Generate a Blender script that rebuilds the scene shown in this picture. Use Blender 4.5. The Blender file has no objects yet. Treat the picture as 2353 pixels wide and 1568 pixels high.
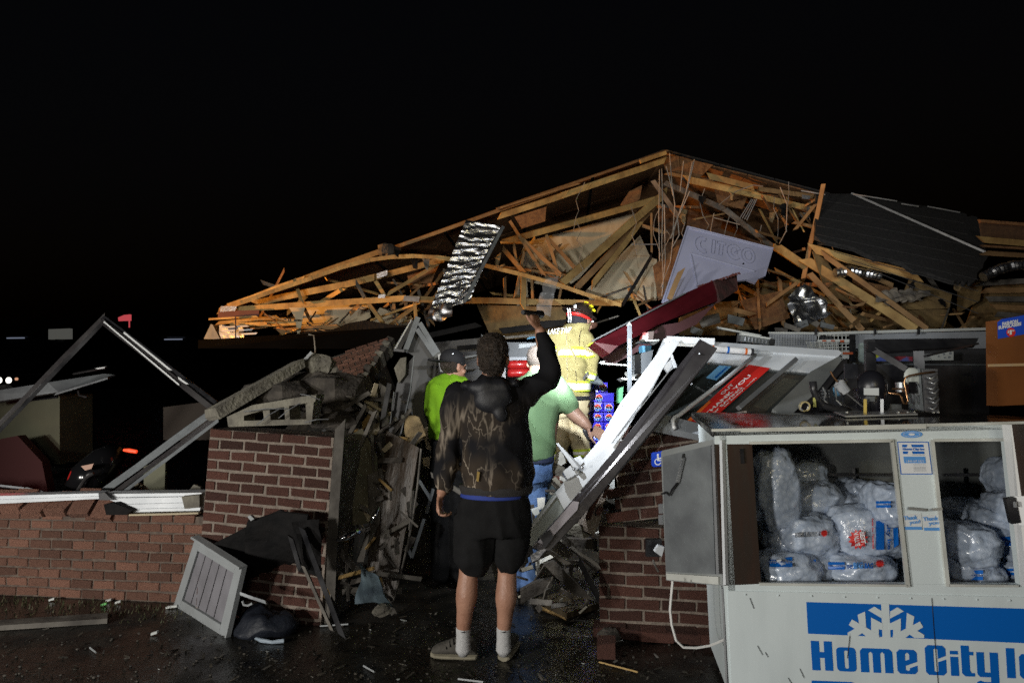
import bpy, math, random
from mathutils import Vector, Matrix, noise
R = random.Random(7)
SC = bpy.context.scene
COL = SC.collection
V = Vector
# ---------------------------------------------------------------- camera
F, CX, CY, CAMH = 1450.0, 1176.0, 784.0, 1.5
PITCH = math.atan(96 / F)
cam_d = bpy.data.cameras.new('camera'); cam = bpy.data.objects.new('camera', cam_d); COL.objects.link(cam)
cam.location = (0, 0, CAMH); cam.rotation_euler = (math.pi / 2 + PITCH, 0, 0)
cam_d.sensor_width = 36; cam_d.lens = F / 2352 * 36; cam_d.clip_end = 500; cam_d.clip_start = .05
SC.camera = cam
# ---------------------------------------------------------------- night sky
world = bpy.data.worlds.new('World'); SC.world = world; world.use_nodes = True
wn = world.node_tree; bgn = wn.nodes['Background']
sky = wn.nodes.new('ShaderNodeTexSky'); sky.sky_type = 'NISHITA'; sky.sun_disc = False
sky.sun_elevation = math.radians(-4); sky.sun_rotation = math.radians(200)
wn.links.new(sky.outputs[0], bgn.inputs[0]); bgn.inputs[1].default_value = .09
SC.view_settings.view_transform = 'Standard'; SC.view_settings.look = 'None'
SC.view_settings.gamma = 1; SC.view_settings.exposure = 0
SC.cycles.use_denoising = False; SC.cycles.max_bounces = 6; SC.cycles.sample_clamp_indirect = 1.2; SC.cycles.caustics_reflective = False; SC.cycles.caustics_refractive = False

def aim(o, target):
    d = V(target) - o.location
    o.rotation_euler = d.to_track_quat('-Z', 'Y').to_euler()
def spot(name, loc, target, energy, color, size=60, blend=.6, radius=.05):
    l = bpy.data.lights.new(name, 'SPOT'); l.energy = energy; l.color = color
    l.spot_size = math.radians(size); l.spot_blend = blend; l.shadow_soft_size = radius
    o = bpy.data.objects.new(name, l); COL.objects.link(o); o.location = loc; aim(o, target); return o
def point(name, loc, energy, color, radius=.1):
    l = bpy.data.lights.new(name, 'POINT'); l.energy = energy; l.color = color; l.shadow_soft_size = radius
    o = bpy.data.objects.new(name, l); COL.objects.link(o); o.location = loc; return o
moon = bpy.data.lights.new('moonlight', 'SUN'); moon.energy = .004; moon.color = (.7, .8, 1); moon.angle = math.radians(.5)
mo = bpy.data.objects.new('moonlight', moon); COL.objects.link(mo); mo.rotation_euler = (math.radians(40), 0, math.radians(-30))
# headlights of the rescue vehicle parked behind the photographer, on the left
spot('vehicle_headlight', (-5.0, -.9, 1.5), (-.2, 3.6, .9), 740, (1, .965, .90), 105, .5, .22)
spot('vehicle_headlight', (-3.7, -2.3, 1.5), (.2, 3.6, .9), 620, (1, .965, .90), 95, .5, .22)
point('front_fill', (.4, -4.2, 3.2), 150, (1, .93, .84), .8)  # added soft fill for the foreground, not a real forecourt light
# unseen warm fill lamp added behind the camera to light the roof
spot('roof_fill', (1.5, -6.5, 3.6), (.6, 8, 4.2), 380, (1, .84, .42), 46, .9, .3)
# unseen white spot added to brighten the shelving and the fallen sign
spot('shelf_fill', (-1.2, -4.5, 3.0), (2.7, 6.8, 2.6), 1000, (.86, .93, 1), 20, .6, .1)
# orange sodium street light beyond the left end of the store
spot('street_light', (-9.2, 6.6, 1.6), (-3.0, 8.1, 3.1), 5200, (1, .42, .08), 30, .5, .12)

def P(px, py, Y):
    cx, cy = (px - CX) / F, (CY - py) / F
    s, c = math.sin(PITCH), math.cos(PITCH)
    d = V((cx, c - cy * s, s + cy * c))
    return V((0, 0, CAMH)) + d * (Y / d.y)
def G(px, py, z=0.0):                       # point of the ground (or of the level z)
    cx, cy = (px - CX) / F, (CY - py) / F
    s, c = math.sin(PITCH), math.cos(PITCH)
    d = V((cx, c - cy * s, s + cy * c))
    return V((0, 0, CAMH)) + d * ((z - CAMH) / d.z)
class Plane:
    def __init__(s, a, b=None, c=None, n=None):
        s.o = a; s.n = n.normalized() if n is not None else (b - a).cross(c - a).normalized()
        if s.n.dot(V((0, 0, CAMH)) - a) < 0: s.n = -s.n
    def at(s, px, py, off=0.0):             # where the sight line meets the plane, lifted by off
        q = P(px, py, 1.0); o = V((0, 0, CAMH)); d = q - o
        t = (s.o + s.n * off - o).dot(s.n) / d.dot(s.n)
        return o + d * t
CAMP = V((0, 0, CAMH))
# ---------------------------------------------------------------- materials
MATS = {}
def mat(name, c1, c2=None, scale=8, rough=.6, metal=0.0, bump=0.0, bscale=None, stretch=(1, 1, 1), rvar=0.0,
        emit=None, estr=0, alpha=1, trans=0, spec=.5, jitter=0.0, coat=0.0, thr=(.35, .65), sheen=0.0):
    if name in MATS: return MATS[name]
    m = bpy.data.materials.new(name); m.use_nodes = True; nt = m.node_tree; N = nt.nodes; L = nt.links
    b = N['Principled BSDF']
    def inp(k, v):
        if k in b.inputs: b.inputs[k].default_value = v
    c4 = lambda c: (c[0], c[1], c[2], 1)
    inp('Base Color', c4(c1)); inp('Roughness', rough); inp('Metallic', metal); inp('Specular IOR Level', spec)
    inp('Alpha', alpha); inp('Transmission Weight', trans); inp('Coat Weight', coat); inp('Sheen Weight', sheen)
    if emit: inp('Emission Color', c4(emit)); inp('Emission Strength', estr)
    if c2 or bump or rvar:
        tc = N.new('ShaderNodeTexCoord'); mp = N.new('ShaderNodeMapping'); mp.inputs['Scale'].default_value = stretch
        L.new(tc.outputs['Object'], mp.inputs[0])
        src = mp.outputs[0]
        if jitter:
            oi = N.new('ShaderNodeObjectInfo'); va = N.new('ShaderNodeVectorMath'); va.operation = 'ADD'
            sc = N.new('ShaderNodeMath'); sc.operation = 'MULTIPLY'; sc.inputs[1].default_value = 37
            L.new(oi.outputs['Random'], sc.inputs[0]); L.new(src, va.inputs[0]); L.new(sc.outputs[0], va.inputs[1]); src = va.outputs[0]
        nz = N.new('ShaderNodeTexNoise'); nz.inputs['Scale'].default_value = scale; nz.inputs['Detail'].default_value = 6
        L.new(src, nz.inputs['Vector'])
        if c2:
            cr = N.new('ShaderNodeValToRGB'); cr.color_ramp.elements[0].position = thr[0]; cr.color_ramp.elements[1].position = thr[1]
            cr.color_ramp.elements[0].color = c4(c1); cr.color_ramp.elements[1].color = c4(c2)
            L.new(nz.outputs[0], cr.inputs[0]); out = cr.outputs[0]
            if jitter:
                hs = N.new('ShaderNodeHueSaturation'); mr = N.new('ShaderNodeMapRange')
                mr.inputs[3].default_value = 1 - jitter; mr.inputs[4].default_value = 1 + jitter
                L.new(oi.outputs['Random'], mr.inputs[0]); L.new(mr.outputs[0], hs.inputs['Value']); L.new(out, hs.inputs['Color']); out = hs.outputs[0]
            L.new(out, b.inputs['Base Color'])
        if rvar:
            mr2 = N.new('ShaderNodeMapRange'); mr2.inputs[1].default_value = .3; mr2.inputs[2].default_value = .7
            mr2.inputs[3].default_value = max(0.02, rough - rvar); mr2.inputs[4].default_value = min(1, rough + rvar)
            L.new(nz.outputs[0], mr2.inputs[0]); L.new(mr2.outputs[0], b.inputs['Roughness'])
        if bump:
            n2 = N.new('ShaderNodeTexNoise'); n2.inputs['Scale'].default_value = bscale or scale * 3; n2.inputs['Detail'].default_value = 5
            L.new(src, n2.inputs['Vector']); bp = N.new('ShaderNodeBump'); bp.inputs['Strength'].default_value = bump; bp.inputs['Distance'].default_value = .02
            L.new(n2.outputs[0], bp.inputs['Height']); L.new(bp.outputs[0], b.inputs['Normal'])
    MATS[name] = m; return m
M_WOOD = mat('pine_timber', (.43, .29, .105), (.25, .15, .05), 5, .75, bump=.3, stretch=(1, 1, 1), jitter=.25)
M_GWOOD = mat('weathered_grey_wood', (.15, .137, .118), (.065, .058, .05), 6, .8, bump=.4, jitter=.2)
M_OSB = mat('sheathing_board', (.26, .13, .05), (.15, .07, .03), 22, .85, bump=.3)
M_DRY = mat('beige_wallboard', (.52, .45, .31), (.42, .35, .24), 3, .85, bump=.1)
M_BRICK_SHADED = mat('shaded_red_brick', (.080, .028, .019), (.135, .056, .040), 18, .85, bump=.8, bscale=90, jitter=.5, thr=(.3, .7))  # shadow over the pilaster put into a darker brick colour
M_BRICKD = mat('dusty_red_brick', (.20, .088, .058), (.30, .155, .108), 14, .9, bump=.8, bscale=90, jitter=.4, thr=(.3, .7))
M_MORT = mat('mortar', (.25, .205, .17), (.17, .14, .115), 25, .95, bump=.6)
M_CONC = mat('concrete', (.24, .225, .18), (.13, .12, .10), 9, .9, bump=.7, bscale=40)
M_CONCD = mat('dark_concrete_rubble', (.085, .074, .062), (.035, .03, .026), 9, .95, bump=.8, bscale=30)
M_ALU = mat('mill_aluminium', (.62, .64, .66), (.45, .47, .5), 6, .35, .75, bump=.05)
M_WHITEAL = mat('white_painted_aluminium', (.74, .77, .80), (.62, .65, .68), 5, .35, .1, bump=.05)
M_DKAL = mat('dark_bronze_aluminium', (.045, .04, .042), (.09, .085, .085), 5, .35, .5, bump=.1)
M_BLACK = mat('black_paint', (.012, .012, .014), (.03, .03, .033), 6, .35, rvar=.15)
M_TARP = mat('black_roofing_felt', (.006, .006, .0065), (.013, .012, .012), 8, .85, bump=.5, spec=.15)
M_GREYP = mat('grey_metal_panel', (.22, .24, .25), (.13, .14, .15), 5, .5, .3, bump=.1)
M_FOIL = mat('aluminium_foil', (.62, .63, .66), None, 6, .33, 1.0, bump=.25, bscale=14)
M_DIRT = mat('wet_dirt', (.05, .042, .03), (.02, .018, .014), 7, .7, bump=.8)
# ---------------------------------------------------------------- mesh helper
def tag(o, label=None, cat=None, group=None, kind=None):
    if label: o['label'] = label
    if cat: o['category'] = cat
    if group: o['group'] = group
    if kind: o['kind'] = kind
    return o
ORG = {}
def thing(name, label, cat, loc, group=None):
    o = bpy.data.objects.new(name, None); COL.objects.link(o); o.location = V(loc); o.empty_display_size = .1
    ORG[o] = V(loc); return tag(o, label, cat, group)
class MB:
    def __init__(s): s.v = []; s.f = []; s.mi = []; s.cur = 0
    def add(s, vs, fs):
        n = len(s.v); s.v += [V(p) for p in vs]
        for f in fs: s.f.append([i + n for i in f]); s.mi.append(s.cur)
        return s
    def hexa(s, a, b, ext):                  # two opposite quads a, b (4 pts each)
        return s.add(list(a) + list(b), [(3, 2, 1, 0), (4, 5, 6, 7), (0, 1, 5, 4), (1, 2, 6, 5), (2, 3, 7, 6), (3, 0, 4, 7)])
    def box(s, c, ax, ay, az):               # centre and three half axes
        c, ax, ay, az = V(c), V(ax), V(ay), V(az)
        q = [c + ax * i + ay * j - az for i, j in ((-1, -1), (1, -1), (1, 1), (-1, 1))]
        return s.hexa(q, [p + az * 2 for p in q], 0)
    def bar(s, a, b, w, t, twist=0.0, face=None):   # w seen across the view, t in depth
        a, b = V(a), V(b); d = (b - a).normalized()
        v = V(face) if face is not None else (CAMP - (a + b) / 2)
        side = d.cross(v).normalized(); dep = side.cross(d).normalized()
        if twist: q = Matrix.Rotation(twist, 3, d); side = q @ side; dep = q @ dep
        ax, ay = side * w / 2, dep * t / 2
        q = lambda p: [p - ax - ay, p + ax - ay, p + ax + ay, p - ax + ay]
        return s.hexa(q(a), q(b), 0)
    def plate(s, pts, th, n=None):           # traced outline with a real thickness behind it
        pts = [V(p) for p in pts]
        if n is None:
            n = V((0, 0, 0))
            for i in range(len(pts)): n += pts[i].cross(pts[(i + 1) % len(pts)])
            n.normalize()
        c = sum(pts, V((0, 0, 0))) / len(pts); nn = V(n)
        if nn.dot(CAMP - c) < 0: nn = -nn
        k = len(pts)
        ar = V((0, 0, 0))
        for i in range(k): ar += (pts[i] - c).cross(pts[(i + 1) % k] - c)
        if ar.dot(nn) < 0: pts = pts[::-1]
        back = [p - nn * th for p in pts]
        return s.add(pts + back, [tuple(range(k)), tuple(range(2 * k - 1, k - 1, -1))] + [(i, i + k, (i + 1) % k + k, (i + 1) % k) for i in range(k)])
    def tube(s, pts, r, k=6):
        pts = [V(p) for p in pts]; n = len(pts)
        rs = r if isinstance(r, (list, tuple)) else [r] * n
        vs = []; ref = None
        for i, p in enumerate(pts):
            t = (pts[min(i + 1, n - 1)] - pts[max(i - 1, 0)]).normalized()
            if ref is None: ref = t.orthogonal().normalized()
            ref = (ref - t * ref.dot(t)).normalized(); b = t.cross(ref)
            vs += [p + (ref * math.cos(2 * math.pi * j / k) + b * math.sin(2 * math.pi * j / k)) * rs[i] for j in range(k)]
        fs = [(i * k + j, i * k + (j + 1) % k, (i + 1) * k + (j + 1) % k, (i + 1) * k + j) for i in range(n - 1) for j in range(k)]
        fs += [tuple(range(k - 1, -1, -1)), tuple((n - 1) * k + j for j in range(k))]
        return s.add(vs, fs)
    def loft(s, rings, k=16):                # ring = (centre, half axis vector x, half axis vector y)
        n = len(rings); vs = []
        for c, ax, ay in rings:
            vs += [V(c) + V(ax) * math.cos(2 * math.pi * j / k) + V(ay) * math.sin(2 * math.pi * j / k) for j in range(k)]
        fs = [(i * k + j, i * k + (j + 1) % k, (i + 1) * k + (j + 1) % k, (i + 1) * k + j) for i in range(n - 1) for j in range(k)]
        fs += [tuple(range(k - 1, -1, -1)), tuple((n - 1) * k + j for j in range(k))]
        return s.add(vs, fs)
    def ell(s, c, ax, ay, az, k=14, m=9):
        c, ax, ay, az = V(c), V(ax), V(ay), V(az); rings = []
        for i in range(1, m):
            t = math.pi * i / m; rings.append((c - az * math.cos(t), ax * math.sin(t), ay * math.sin(t)))
        return s.loft(rings, k)
    def sheet(s, q, nx, ny, amp, th, sc=3, seed=0, fold=None):   # crumpled sheet over four corners
        a, b, c, d = [V(p) for p in q]; n = (b - a).cross(d - a).normalized()
        if n.dot(CAMP - a) < 0: n = -n
        g = []
        for j in range(ny + 1):
            for i in range(nx + 1):
                u, v = i / nx, j / ny; p = (a * (1 - u) + b * u) * (1 - v) + (d * (1 - u) + c * u) * v
                k = noise.noise(p * sc + V((seed, seed * 2, 0))) + .5 * noise.noise(p * sc * 2.3 + V((0, seed, 5)))
                if fold: k += fold(u, v)
                e = V((noise.noise(p * sc * 2 + V((9, seed, 0))), 0, noise.noise(p * sc * 2 + V((seed, 31, 0))))) * amp * .5
                g.append(p + n * k * amp + e)
        w = nx + 1; N0 = len(g); fs = []
        g2 = [p - n * th for p in g]
        for j in range(ny):
            for i in range(nx):
                f = (j * w + i, j * w + i + 1, (j + 1) * w + i + 1, (j + 1) * w + i); fs.append(f); fs.append(tuple(x + N0 for x in f[::-1]))
        rim = list(range(nx)) + [j * w + nx for j in range(ny)] + [ny * w + i for i in range(nx, 0, -1)] + [j * w for j in range(ny, 0, -1)]
        for i in range(len(rim)): x, y = rim[i], rim[(i + 1) % len(rim)]; fs.append((y, x, x + N0, y + N0))
        return s.add(g + g2, fs)
    def build(s, name, m, parent=None, label=None, cat=None, group=None, kind=None, smooth=False, bevel=0, loc=None):
        if parent is not None: o0 = ORG[parent]
        else: o0 = V(loc) if loc is not None else sum(s.v, V((0, 0, 0))) / max(1, len(s.v))
        me = bpy.data.meshes.new(name); me.from_pydata([tuple(p - o0) for p in s.v], [], s.f)
        for mm in (m if isinstance(m, (list, tuple)) else [m]): me.materials.append(mm)
        if any(s.mi): me.polygons.foreach_set('material_index', s.mi)
        if smooth: me.polygons.foreach_set('use_smooth', [True] * len(me.polygons))
        me.validate(); me.update()
        o = bpy.data.objects.new(name, me); COL.objects.link(o)
        if parent is not None: o.parent = parent
        else: o.location = o0
        ORG[o] = o0
        if bevel:
            bv = o.modifiers.new('bevel', 'BEVEL'); bv.width = bevel; bv.segments = 2; bv.limit_method = 'ANGLE'
        return tag(o, label, cat, group, kind)
def clone(o, parent, M):                     # same mesh, placed by a world matrix
    c = o.copy(); COL.objects.link(c); c.parent = parent
    c.matrix_local = Matrix.Translation(-ORG[parent]) @ M if parent is not None else M
    return c
def frame(o, x, y, z):
    m = Matrix((x, y, z)).transposed().to_4x4(); m.translation = o; return m
# letters and marks ------------------------------------------------
def text_loops(txt, bold=0.0, narrow=1.0):
    cu = bpy.data.curves.new('lettering', 'FONT'); cu.body = txt; cu.size = 1; cu.offset = bold; cu.dimensions = '2D'; cu.fill_mode = 'FRONT'; cu.resolution_u = 3
    o = bpy.data.objects.new('lettering', cu); COL.objects.link(o)
    dg = bpy.context.evaluated_depsgraph_get(); me = bpy.data.meshes.new_from_object(o.evaluated_get(dg))
    vs = [v.co.copy() for v in me.vertices]; fs = [tuple(p.vertices) for p in me.polygons]
    bpy.data.objects.remove(o); bpy.data.meshes.remove(me)
    if vs:
        x0, x1 = min(v.x for v in vs), max(v.x for v in vs); y0, y1 = min(v.y for v in vs), max(v.y for v in vs)
        vs = [((v.x - x0) / (x1 - x0), (v.y - y0) / (y1 - y0)) for v in vs]
    return vs, fs
TCACHE = {}
def text_on(mb, txt, q, f, bold=.02):        # lettering filling the quad q (bl, br, tr, tl) in picture of a surface; f maps (x, y) to space
    if (txt, bold) not in TCACHE: TCACHE[(txt, bold)] = text_loops(txt, bold)
    vs, fs = TCACHE[(txt, bold)]; bl, br, tr, tl = q; out = []
    for u, v in vs:
        x = (bl[0] * (1 - u) + br[0] * u) * (1 - v) + (tl[0] * (1 - u) + tr[0] * u) * v
        y = (bl[1] * (1 - u) + br[1] * u) * (1 - v) + (tl[1] * (1 - u) + tr[1] * u) * v
        out.append(f(x, y))
    mb.add(out, fs); return mb
def loops_fill(loops):                       # filled outlines with holes -> verts, faces
    cu = bpy.data.curves.new('mark', 'CURVE'); cu.dimensions = '2D'; cu.fill_mode = 'FRONT'
    for lp in loops:
        sp = cu.splines.new('POLY'); sp.points.add(len(lp) - 1); sp.use_cyclic_u = True
        for i, (x, y) in enumerate(lp): sp.points[i].co = (x * .01, -y * .01, 0, 1)
    o = bpy.data.objects.new('mark', cu); COL.objects.link(o)
    dg = bpy.context.evaluated_depsgraph_get(); me = bpy.data.meshes.new_from_object(o.evaluated_get(dg))
    r = [(v.co.x * 100, -v.co.y * 100) for v in me.vertices], [tuple(p.vertices) for p in me.polygons]
    bpy.data.objects.remove(o); bpy.data.meshes.remove(me); return r
def rrect(x0, y0, x1, y1, r=0, k=4):
    r = min(r, (x1 - x0) / 2, (y1 - y0) / 2)
    if r <= 0: return [(x0, y0), (x1, y0), (x1, y1), (x0, y1)]
    out = []
    for cx, cy, a in ((x1 - r, y0 + r, -90), (x1 - r, y1 - r, 0), (x0 + r, y1 - r, 90), (x0 + r, y0 + r, 180)):
        out += [(cx + r * math.cos(math.radians(a + 90 * i / k)), cy + r * math.sin(math.radians(a + 90 * i / k))) for i in range(k + 1)]
    return out
def disc(x, y, r, k=20, ry=None): return [(x + r * math.cos(2 * math.pi * i / k), y + (ry or r) * math.sin(2 * math.pi * i / k)) for i in range(k)]
def marks(mb, loops, f):
    vs, fs = loops_fill(loops); mb.add([f(x, y) for x, y in vs], fs); return mb
# ================================================================ SETTING
def asphalt():
    m = bpy.data.materials.new('wet_asphalt'); m.use_nodes = True; nt = m.node_tree; N = nt.nodes; L = nt.links; b = N['Principled BSDF']
    tc = N.new('ShaderNodeTexCoord')
    n1 = N.new('ShaderNodeTexNoise'); n1.inputs['Scale'].default_value = 1.3; n1.inputs['Detail'].default_value = 8; L.new(tc.outputs['Object'], n1.inputs[0])
    n2 = N.new('ShaderNodeTexNoise'); n2.inputs['Scale'].default_value = 60; n2.inputs['Detail'].default_value = 4; L.new(tc.outputs['Object'], n2.inputs[0])
    n3 = N.new('ShaderNodeTexNoise'); n3.inputs['Scale'].default_value = 7; n3.inputs['Detail'].default_value = 8; L.new(tc.outputs['Object'], n3.inputs[0])
    cr = N.new('ShaderNodeValToRGB'); e = cr.color_ramp.elements; e[0].position = .35; e[1].position = .7; e[0].color = (.007, .0068, .006, 1); e[1].color = (.026, .023, .018, 1)
    L.new(n3.outputs[0], cr.inputs[0]); L.new(cr.outputs[0], b.inputs['Base Color'])
    rr = N.new('ShaderNodeMapRange'); rr.inputs[1].default_value = .44; rr.inputs[2].default_value = .56; rr.inputs[3].default_value = .07; rr.inputs[4].default_value = .62
    L.new(n1.outputs[0], rr.inputs[0]); L.new(rr.outputs[0], b.inputs['Roughness'])
    ad = N.new('ShaderNodeMath'); ad.operation = 'MULTIPLY_ADD'; ad.inputs[1].default_value = 2.2
    L.new(n3.outputs[0], ad.inputs[0]); L.new(n2.outputs[0], ad.inputs[2])
    bp = N.new('ShaderNodeBump'); bp.inputs['Strength'].default_value = .35; bp.inputs['Distance'].default_value = .010
    L.new(ad.outputs[0], bp.inputs['Height']); L.new(bp.outputs[0], b.inputs['Normal'])
    return m
g = MB(); g.add([(-120, -30, 0), (120, -30, 0), (120, 200, 0), (-120, 200, 0)], [(0, 1, 2, 3)])
g.build('ground', asphalt(), kind='structure', loc=(0, 0, 0))
FU = V((1, -.155, 0)).normalized(); FN = V((-.155, -1, 0)).normalized(); UP = V((0, 0, 1))

def brick_mesh(seed, m=None):
    r = random.Random(seed); mb = MB(); j = lambda a: r.uniform(-a, a)
    bk = [(x + j(.01), .5, z + j(.04)) for x, z in ((-.5, -.5), (.5, -.5), (.5, .5), (-.5, .5))]
    fo = [(x * (1 - (r.random() < .25) * r.uniform(.02, .07)) + j(.014), -.42, z * (1 - (r.random() < .2) * r.uniform(.05, .2)) + j(.05)) for x, z in ((-.5, -.5), (.5, -.5), (.5, .5), (-.5, .5))]
    fi = [(x * .965, -.5 + j(.02), z * .9) for x, _, z in fo]
    mb.add(bk + fo + fi, [(0, 1, 2, 3)] + [(i, i + 4, (i + 1) % 4 + 4, (i + 1) % 4) for i in range(4)] + [(i + 4, i + 8, (i + 1) % 4 + 8, (i + 1) % 4 + 4) for i in range(4)] + [(11, 10, 9, 8)])
    me = bpy.data.meshes.new('brick'); me.from_pydata([tuple(p) for p in mb.v], [], mb.f); me.materials.append(m or M_BRICK_SHADED); return me
BRK = [brick_mesh(i) for i in range(12)]
BRKD = [brick_mesh(i + 20, M_BRICKD) for i in range(12)]
DUSTY = set()
def one_brick(parent, c, x, y, z, L_, D_, H_):
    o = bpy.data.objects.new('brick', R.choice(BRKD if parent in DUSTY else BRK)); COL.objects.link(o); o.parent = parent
    o.matrix_local = Matrix.Translation(-ORG[parent]) @ frame(c, x * L_, y * D_, z * H_); return o
def courses(parent, o, u, v, rows, width, bl, bh, dep=.09, joint=.011, skip=None, jit=.002, off0=0.0, rowoff=None):
    n = u.cross(v).normalized()              # towards the viewer
    if n.dot(CAMP - o) < 0: n = -n
    for r in range(rows):
        x = -((r % 2) * .5 + off0) * bl; lim = width(r) if callable(width) else (0, width)
        while x < lim[1]:
            a, b = max(x, lim[0]), min(x + bl, lim[1])
            if b - a > .03 and not (skip and skip(r, (a + b) / 2)):
                c = o + u * ((a + b) / 2) + v * ((r + .5) * bh) - n * (dep / 2 + R.uniform(0, jit * 1.6)) 
                k = R.gauss(0, .011)
                uu = (u + v * k).normalized(); vv = (v - u * k).normalized()
                one_brick(parent, c, uu, -n, vv, b - a - joint, dep, bh - joint)
            x += bl
# ---- low brick wall, left
A, B = G(-330, 1352), G(640, 1395)
wu = (B - A).normalized(); wl = (B - A).length; wn_ = V((wu.y, -wu.x, 0))
wall = thing('brick_wall', 'low red brick storefront wall with broken top course under the bent white sill', 'wall', A)
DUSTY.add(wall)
courses(wall, A, wu, UP, 9, wl, .168, .0665, skip=lambda r, x: (r == 8 and (.75 < x < 1.1 or 1.55 < x < 1.72 or x > 2.62)) or (r == 7 and .95 < x < 1.08), off0=.3)
mb = MB(); c = A + wu * wl / 2 - wn_ * .11 + UP * .29
mb.box(c, wu * wl / 2, wn_ * .098, UP * .292); mb.build('mortar_core', mat('dusty_mortar', (.15, .115, .09), (.08, .06, .05), 25, .95, bump=.6), wall)
for k in range(15):                          # tilted sill bricks along the top
    x = .02 + k * .175
    if x > 1.95: break
    t = R.uniform(-.03, .03); f = -.55 if x < 1.7 else -.9
    yy = (wn_ * math.cos(f) + UP * math.sin(f)).normalized() * -1
    uu = (wu + UP * t).normalized()
    one_brick(wall, A + wu * x + UP * (.640 + .012 * math.sin(k * 2.1)) - wn_ * .05, uu, yy, uu.cross(yy).normalized(), .16, .2, .06)
# ---- pilaster
po = G(489, 1393) + FN * .2; po.z = 0
pv = V((.052, .0, 1)).normalized(); pu = (FU - pv * FU.dot(pv)).normalized()
pil = thing('brick_pilaster', 'square red brick pilaster standing beside the doorway opening', 'pilaster', po)
pw = .865
courses(pil, po, pu, pv, 18, pw, .172, .0672, skip=None, off0=.55, joint=.0125)
pn = pu.cross(pv).normalized(); pn = pn if pn.y < 0 else -pn
mb = MB(); mb.box(po + pu * pw / 2 + pv * .602 - pn * .18, pu * pw / 2 * .992, pn * .172, pv * .6); mb.build('mortar_core', M_MORT, pil)
mb = MB(); mb.box(po + pu * (pw + .02) + pv * .58 - pn * .2, pu * .016, pn * .16, pv * .58); mb.build('jamb_board', M_GWOOD, pil)
# ---- right brick pier
ro = G(1375, 1452)
pier = thing('brick_pier', 'red brick pier with pale mortar, lower part standing behind the ice chest', 'pier', ro)
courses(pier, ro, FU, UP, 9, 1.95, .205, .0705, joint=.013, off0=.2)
mb = MB(); mb.box(ro + FU * .978 + UP * .315 - FN * .11, FU * .97, FN * .098, UP * .315); mb.build('mortar_core', M_MORT, pier)
for k, (px, py) in enumerate(((1400, 1462), (1450, 1468), (1510, 1474), (1570, 1476), (1620, 1479))):
    q = G(px, py); one_brick(pier, q + UP * .03 - FN * .04, (FU + UP * R.uniform(-.06, .06)).normalized(), -FN, UP, .19, .12, .06)
# ---- upper part of the pier, leaning back
lo = P(1393, 1203, 3.86); lu = (FU + UP * .15).normalized(); lv = (UP + V((.06, .22, 0))); lv = (lv - lu * lv.dot(lu)).normalized()
lean = thing('leaning_brick_panel', 'cracked upper piece of the brick pier leaning back in shadow behind the open chest door', 'brick panel', lo)
courses(lean, lo, lu, lv, 8, lambda r: (.012 * r + (.05 if r % 2 else 0), .95), .205, .0705, joint=.012)
ln = lu.cross(lv).normalized(); ln = ln if ln.y < 0 else -ln
mb = MB(); mb.box(lo + lu * .52 + lv * .28 - ln * .1, lu * .42, ln * .088, lv * .28); mb.build('mortar_core', M_MORT, lean)
# broken end of it: bricks in pale mortar
jb = thing('broken_brick_jamb', 'jagged end of broken wall with bricks set in pale mortar under the bent door frame', 'brick rubble', P(1360, 1200, 3.9))
mb = MB(); mb.plate([P(x, y, d) for x, y, d in ((1402, 1088, 3.95), (1398, 1130, 3.93), (1386, 1158, 3.92), (1379, 1195, 3.9), (1364, 1230, 3.88), (1342, 1218, 3.88), (1338, 1205, 3.88), (1352, 1165, 3.9), (1368, 1125, 3.93), (1390, 1098, 3.95))], .14)
mb.build('mortar_bed', M_MORT, jb)
for (x, y, w, h, t) in ((1380, 1122, 10, 34, .5), (1367, 1150, 12, 38, .45), (1392, 1128, 8, 30, .3), (1377, 1172, 12, 18, .5), (1356, 1176, 12, 30, .4)):
    c = P(x, y, 3.86); d = (P(x + h * math.sin(t), y - h * math.cos(t), 3.86) - c).normalized(); s = d.cross(CAMP - c).normalized()
    one_brick(jb, c, d, (d.cross(s)), s, h / F * 3.9, .06, w / F * 3.9)
# ---- lit brick stub with wallboard scraps on it
so = P(1478, 1036, 4.35)
stub = thing('brick_stub', 'bright orange-red brick wall stub lit by the flashlight above the blue accessible sign', 'brick wall', so)
DUSTY.add(stub)
courses(stub, so, FU, (UP + FU * .12).normalized(), 2, .4, .19, .062, off0=.35)
mb = MB(); mb.box(so + FU * .2 + UP * .08 - FN * .08, (FU + UP * .1) * .2, FN * .07, UP * .055); mb.build('mortar_core', mat('white_mortar', (.6, .56, .5), (.45, .42, .38), 20, .9, bump=.4), stub)
M_SCRAP = mat('white_wallboard', (.72, .72, .66), (.6, .6, .56), 10, .8, bump=.3)
for k, (pts, lab) in enumerate(((((1484, 1000), (1492, 985), (1512, 988), (1525, 998), (1520, 1008), (1490, 1009)), 'white wallboard scrap with brown glue mark on the lit brick stub'),
        (((1476, 995), (1488, 978), (1492, 986), (1482, 1004)), 'narrow white wallboard splinter at the outer end of the lit brick stub'),
        (((1518, 994), (1530, 986), (1548, 1000), (1540, 1009), (1522, 1007)), 'tilted white wallboard scrap on the lit brick stub nearest the glass door'))):
    MB().plate([P(x, y, 4.3 + .03 * k) for x, y in pts], .03).build('wallboard_scrap', M_SCRAP, None, lab, 'wallboard')
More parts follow.
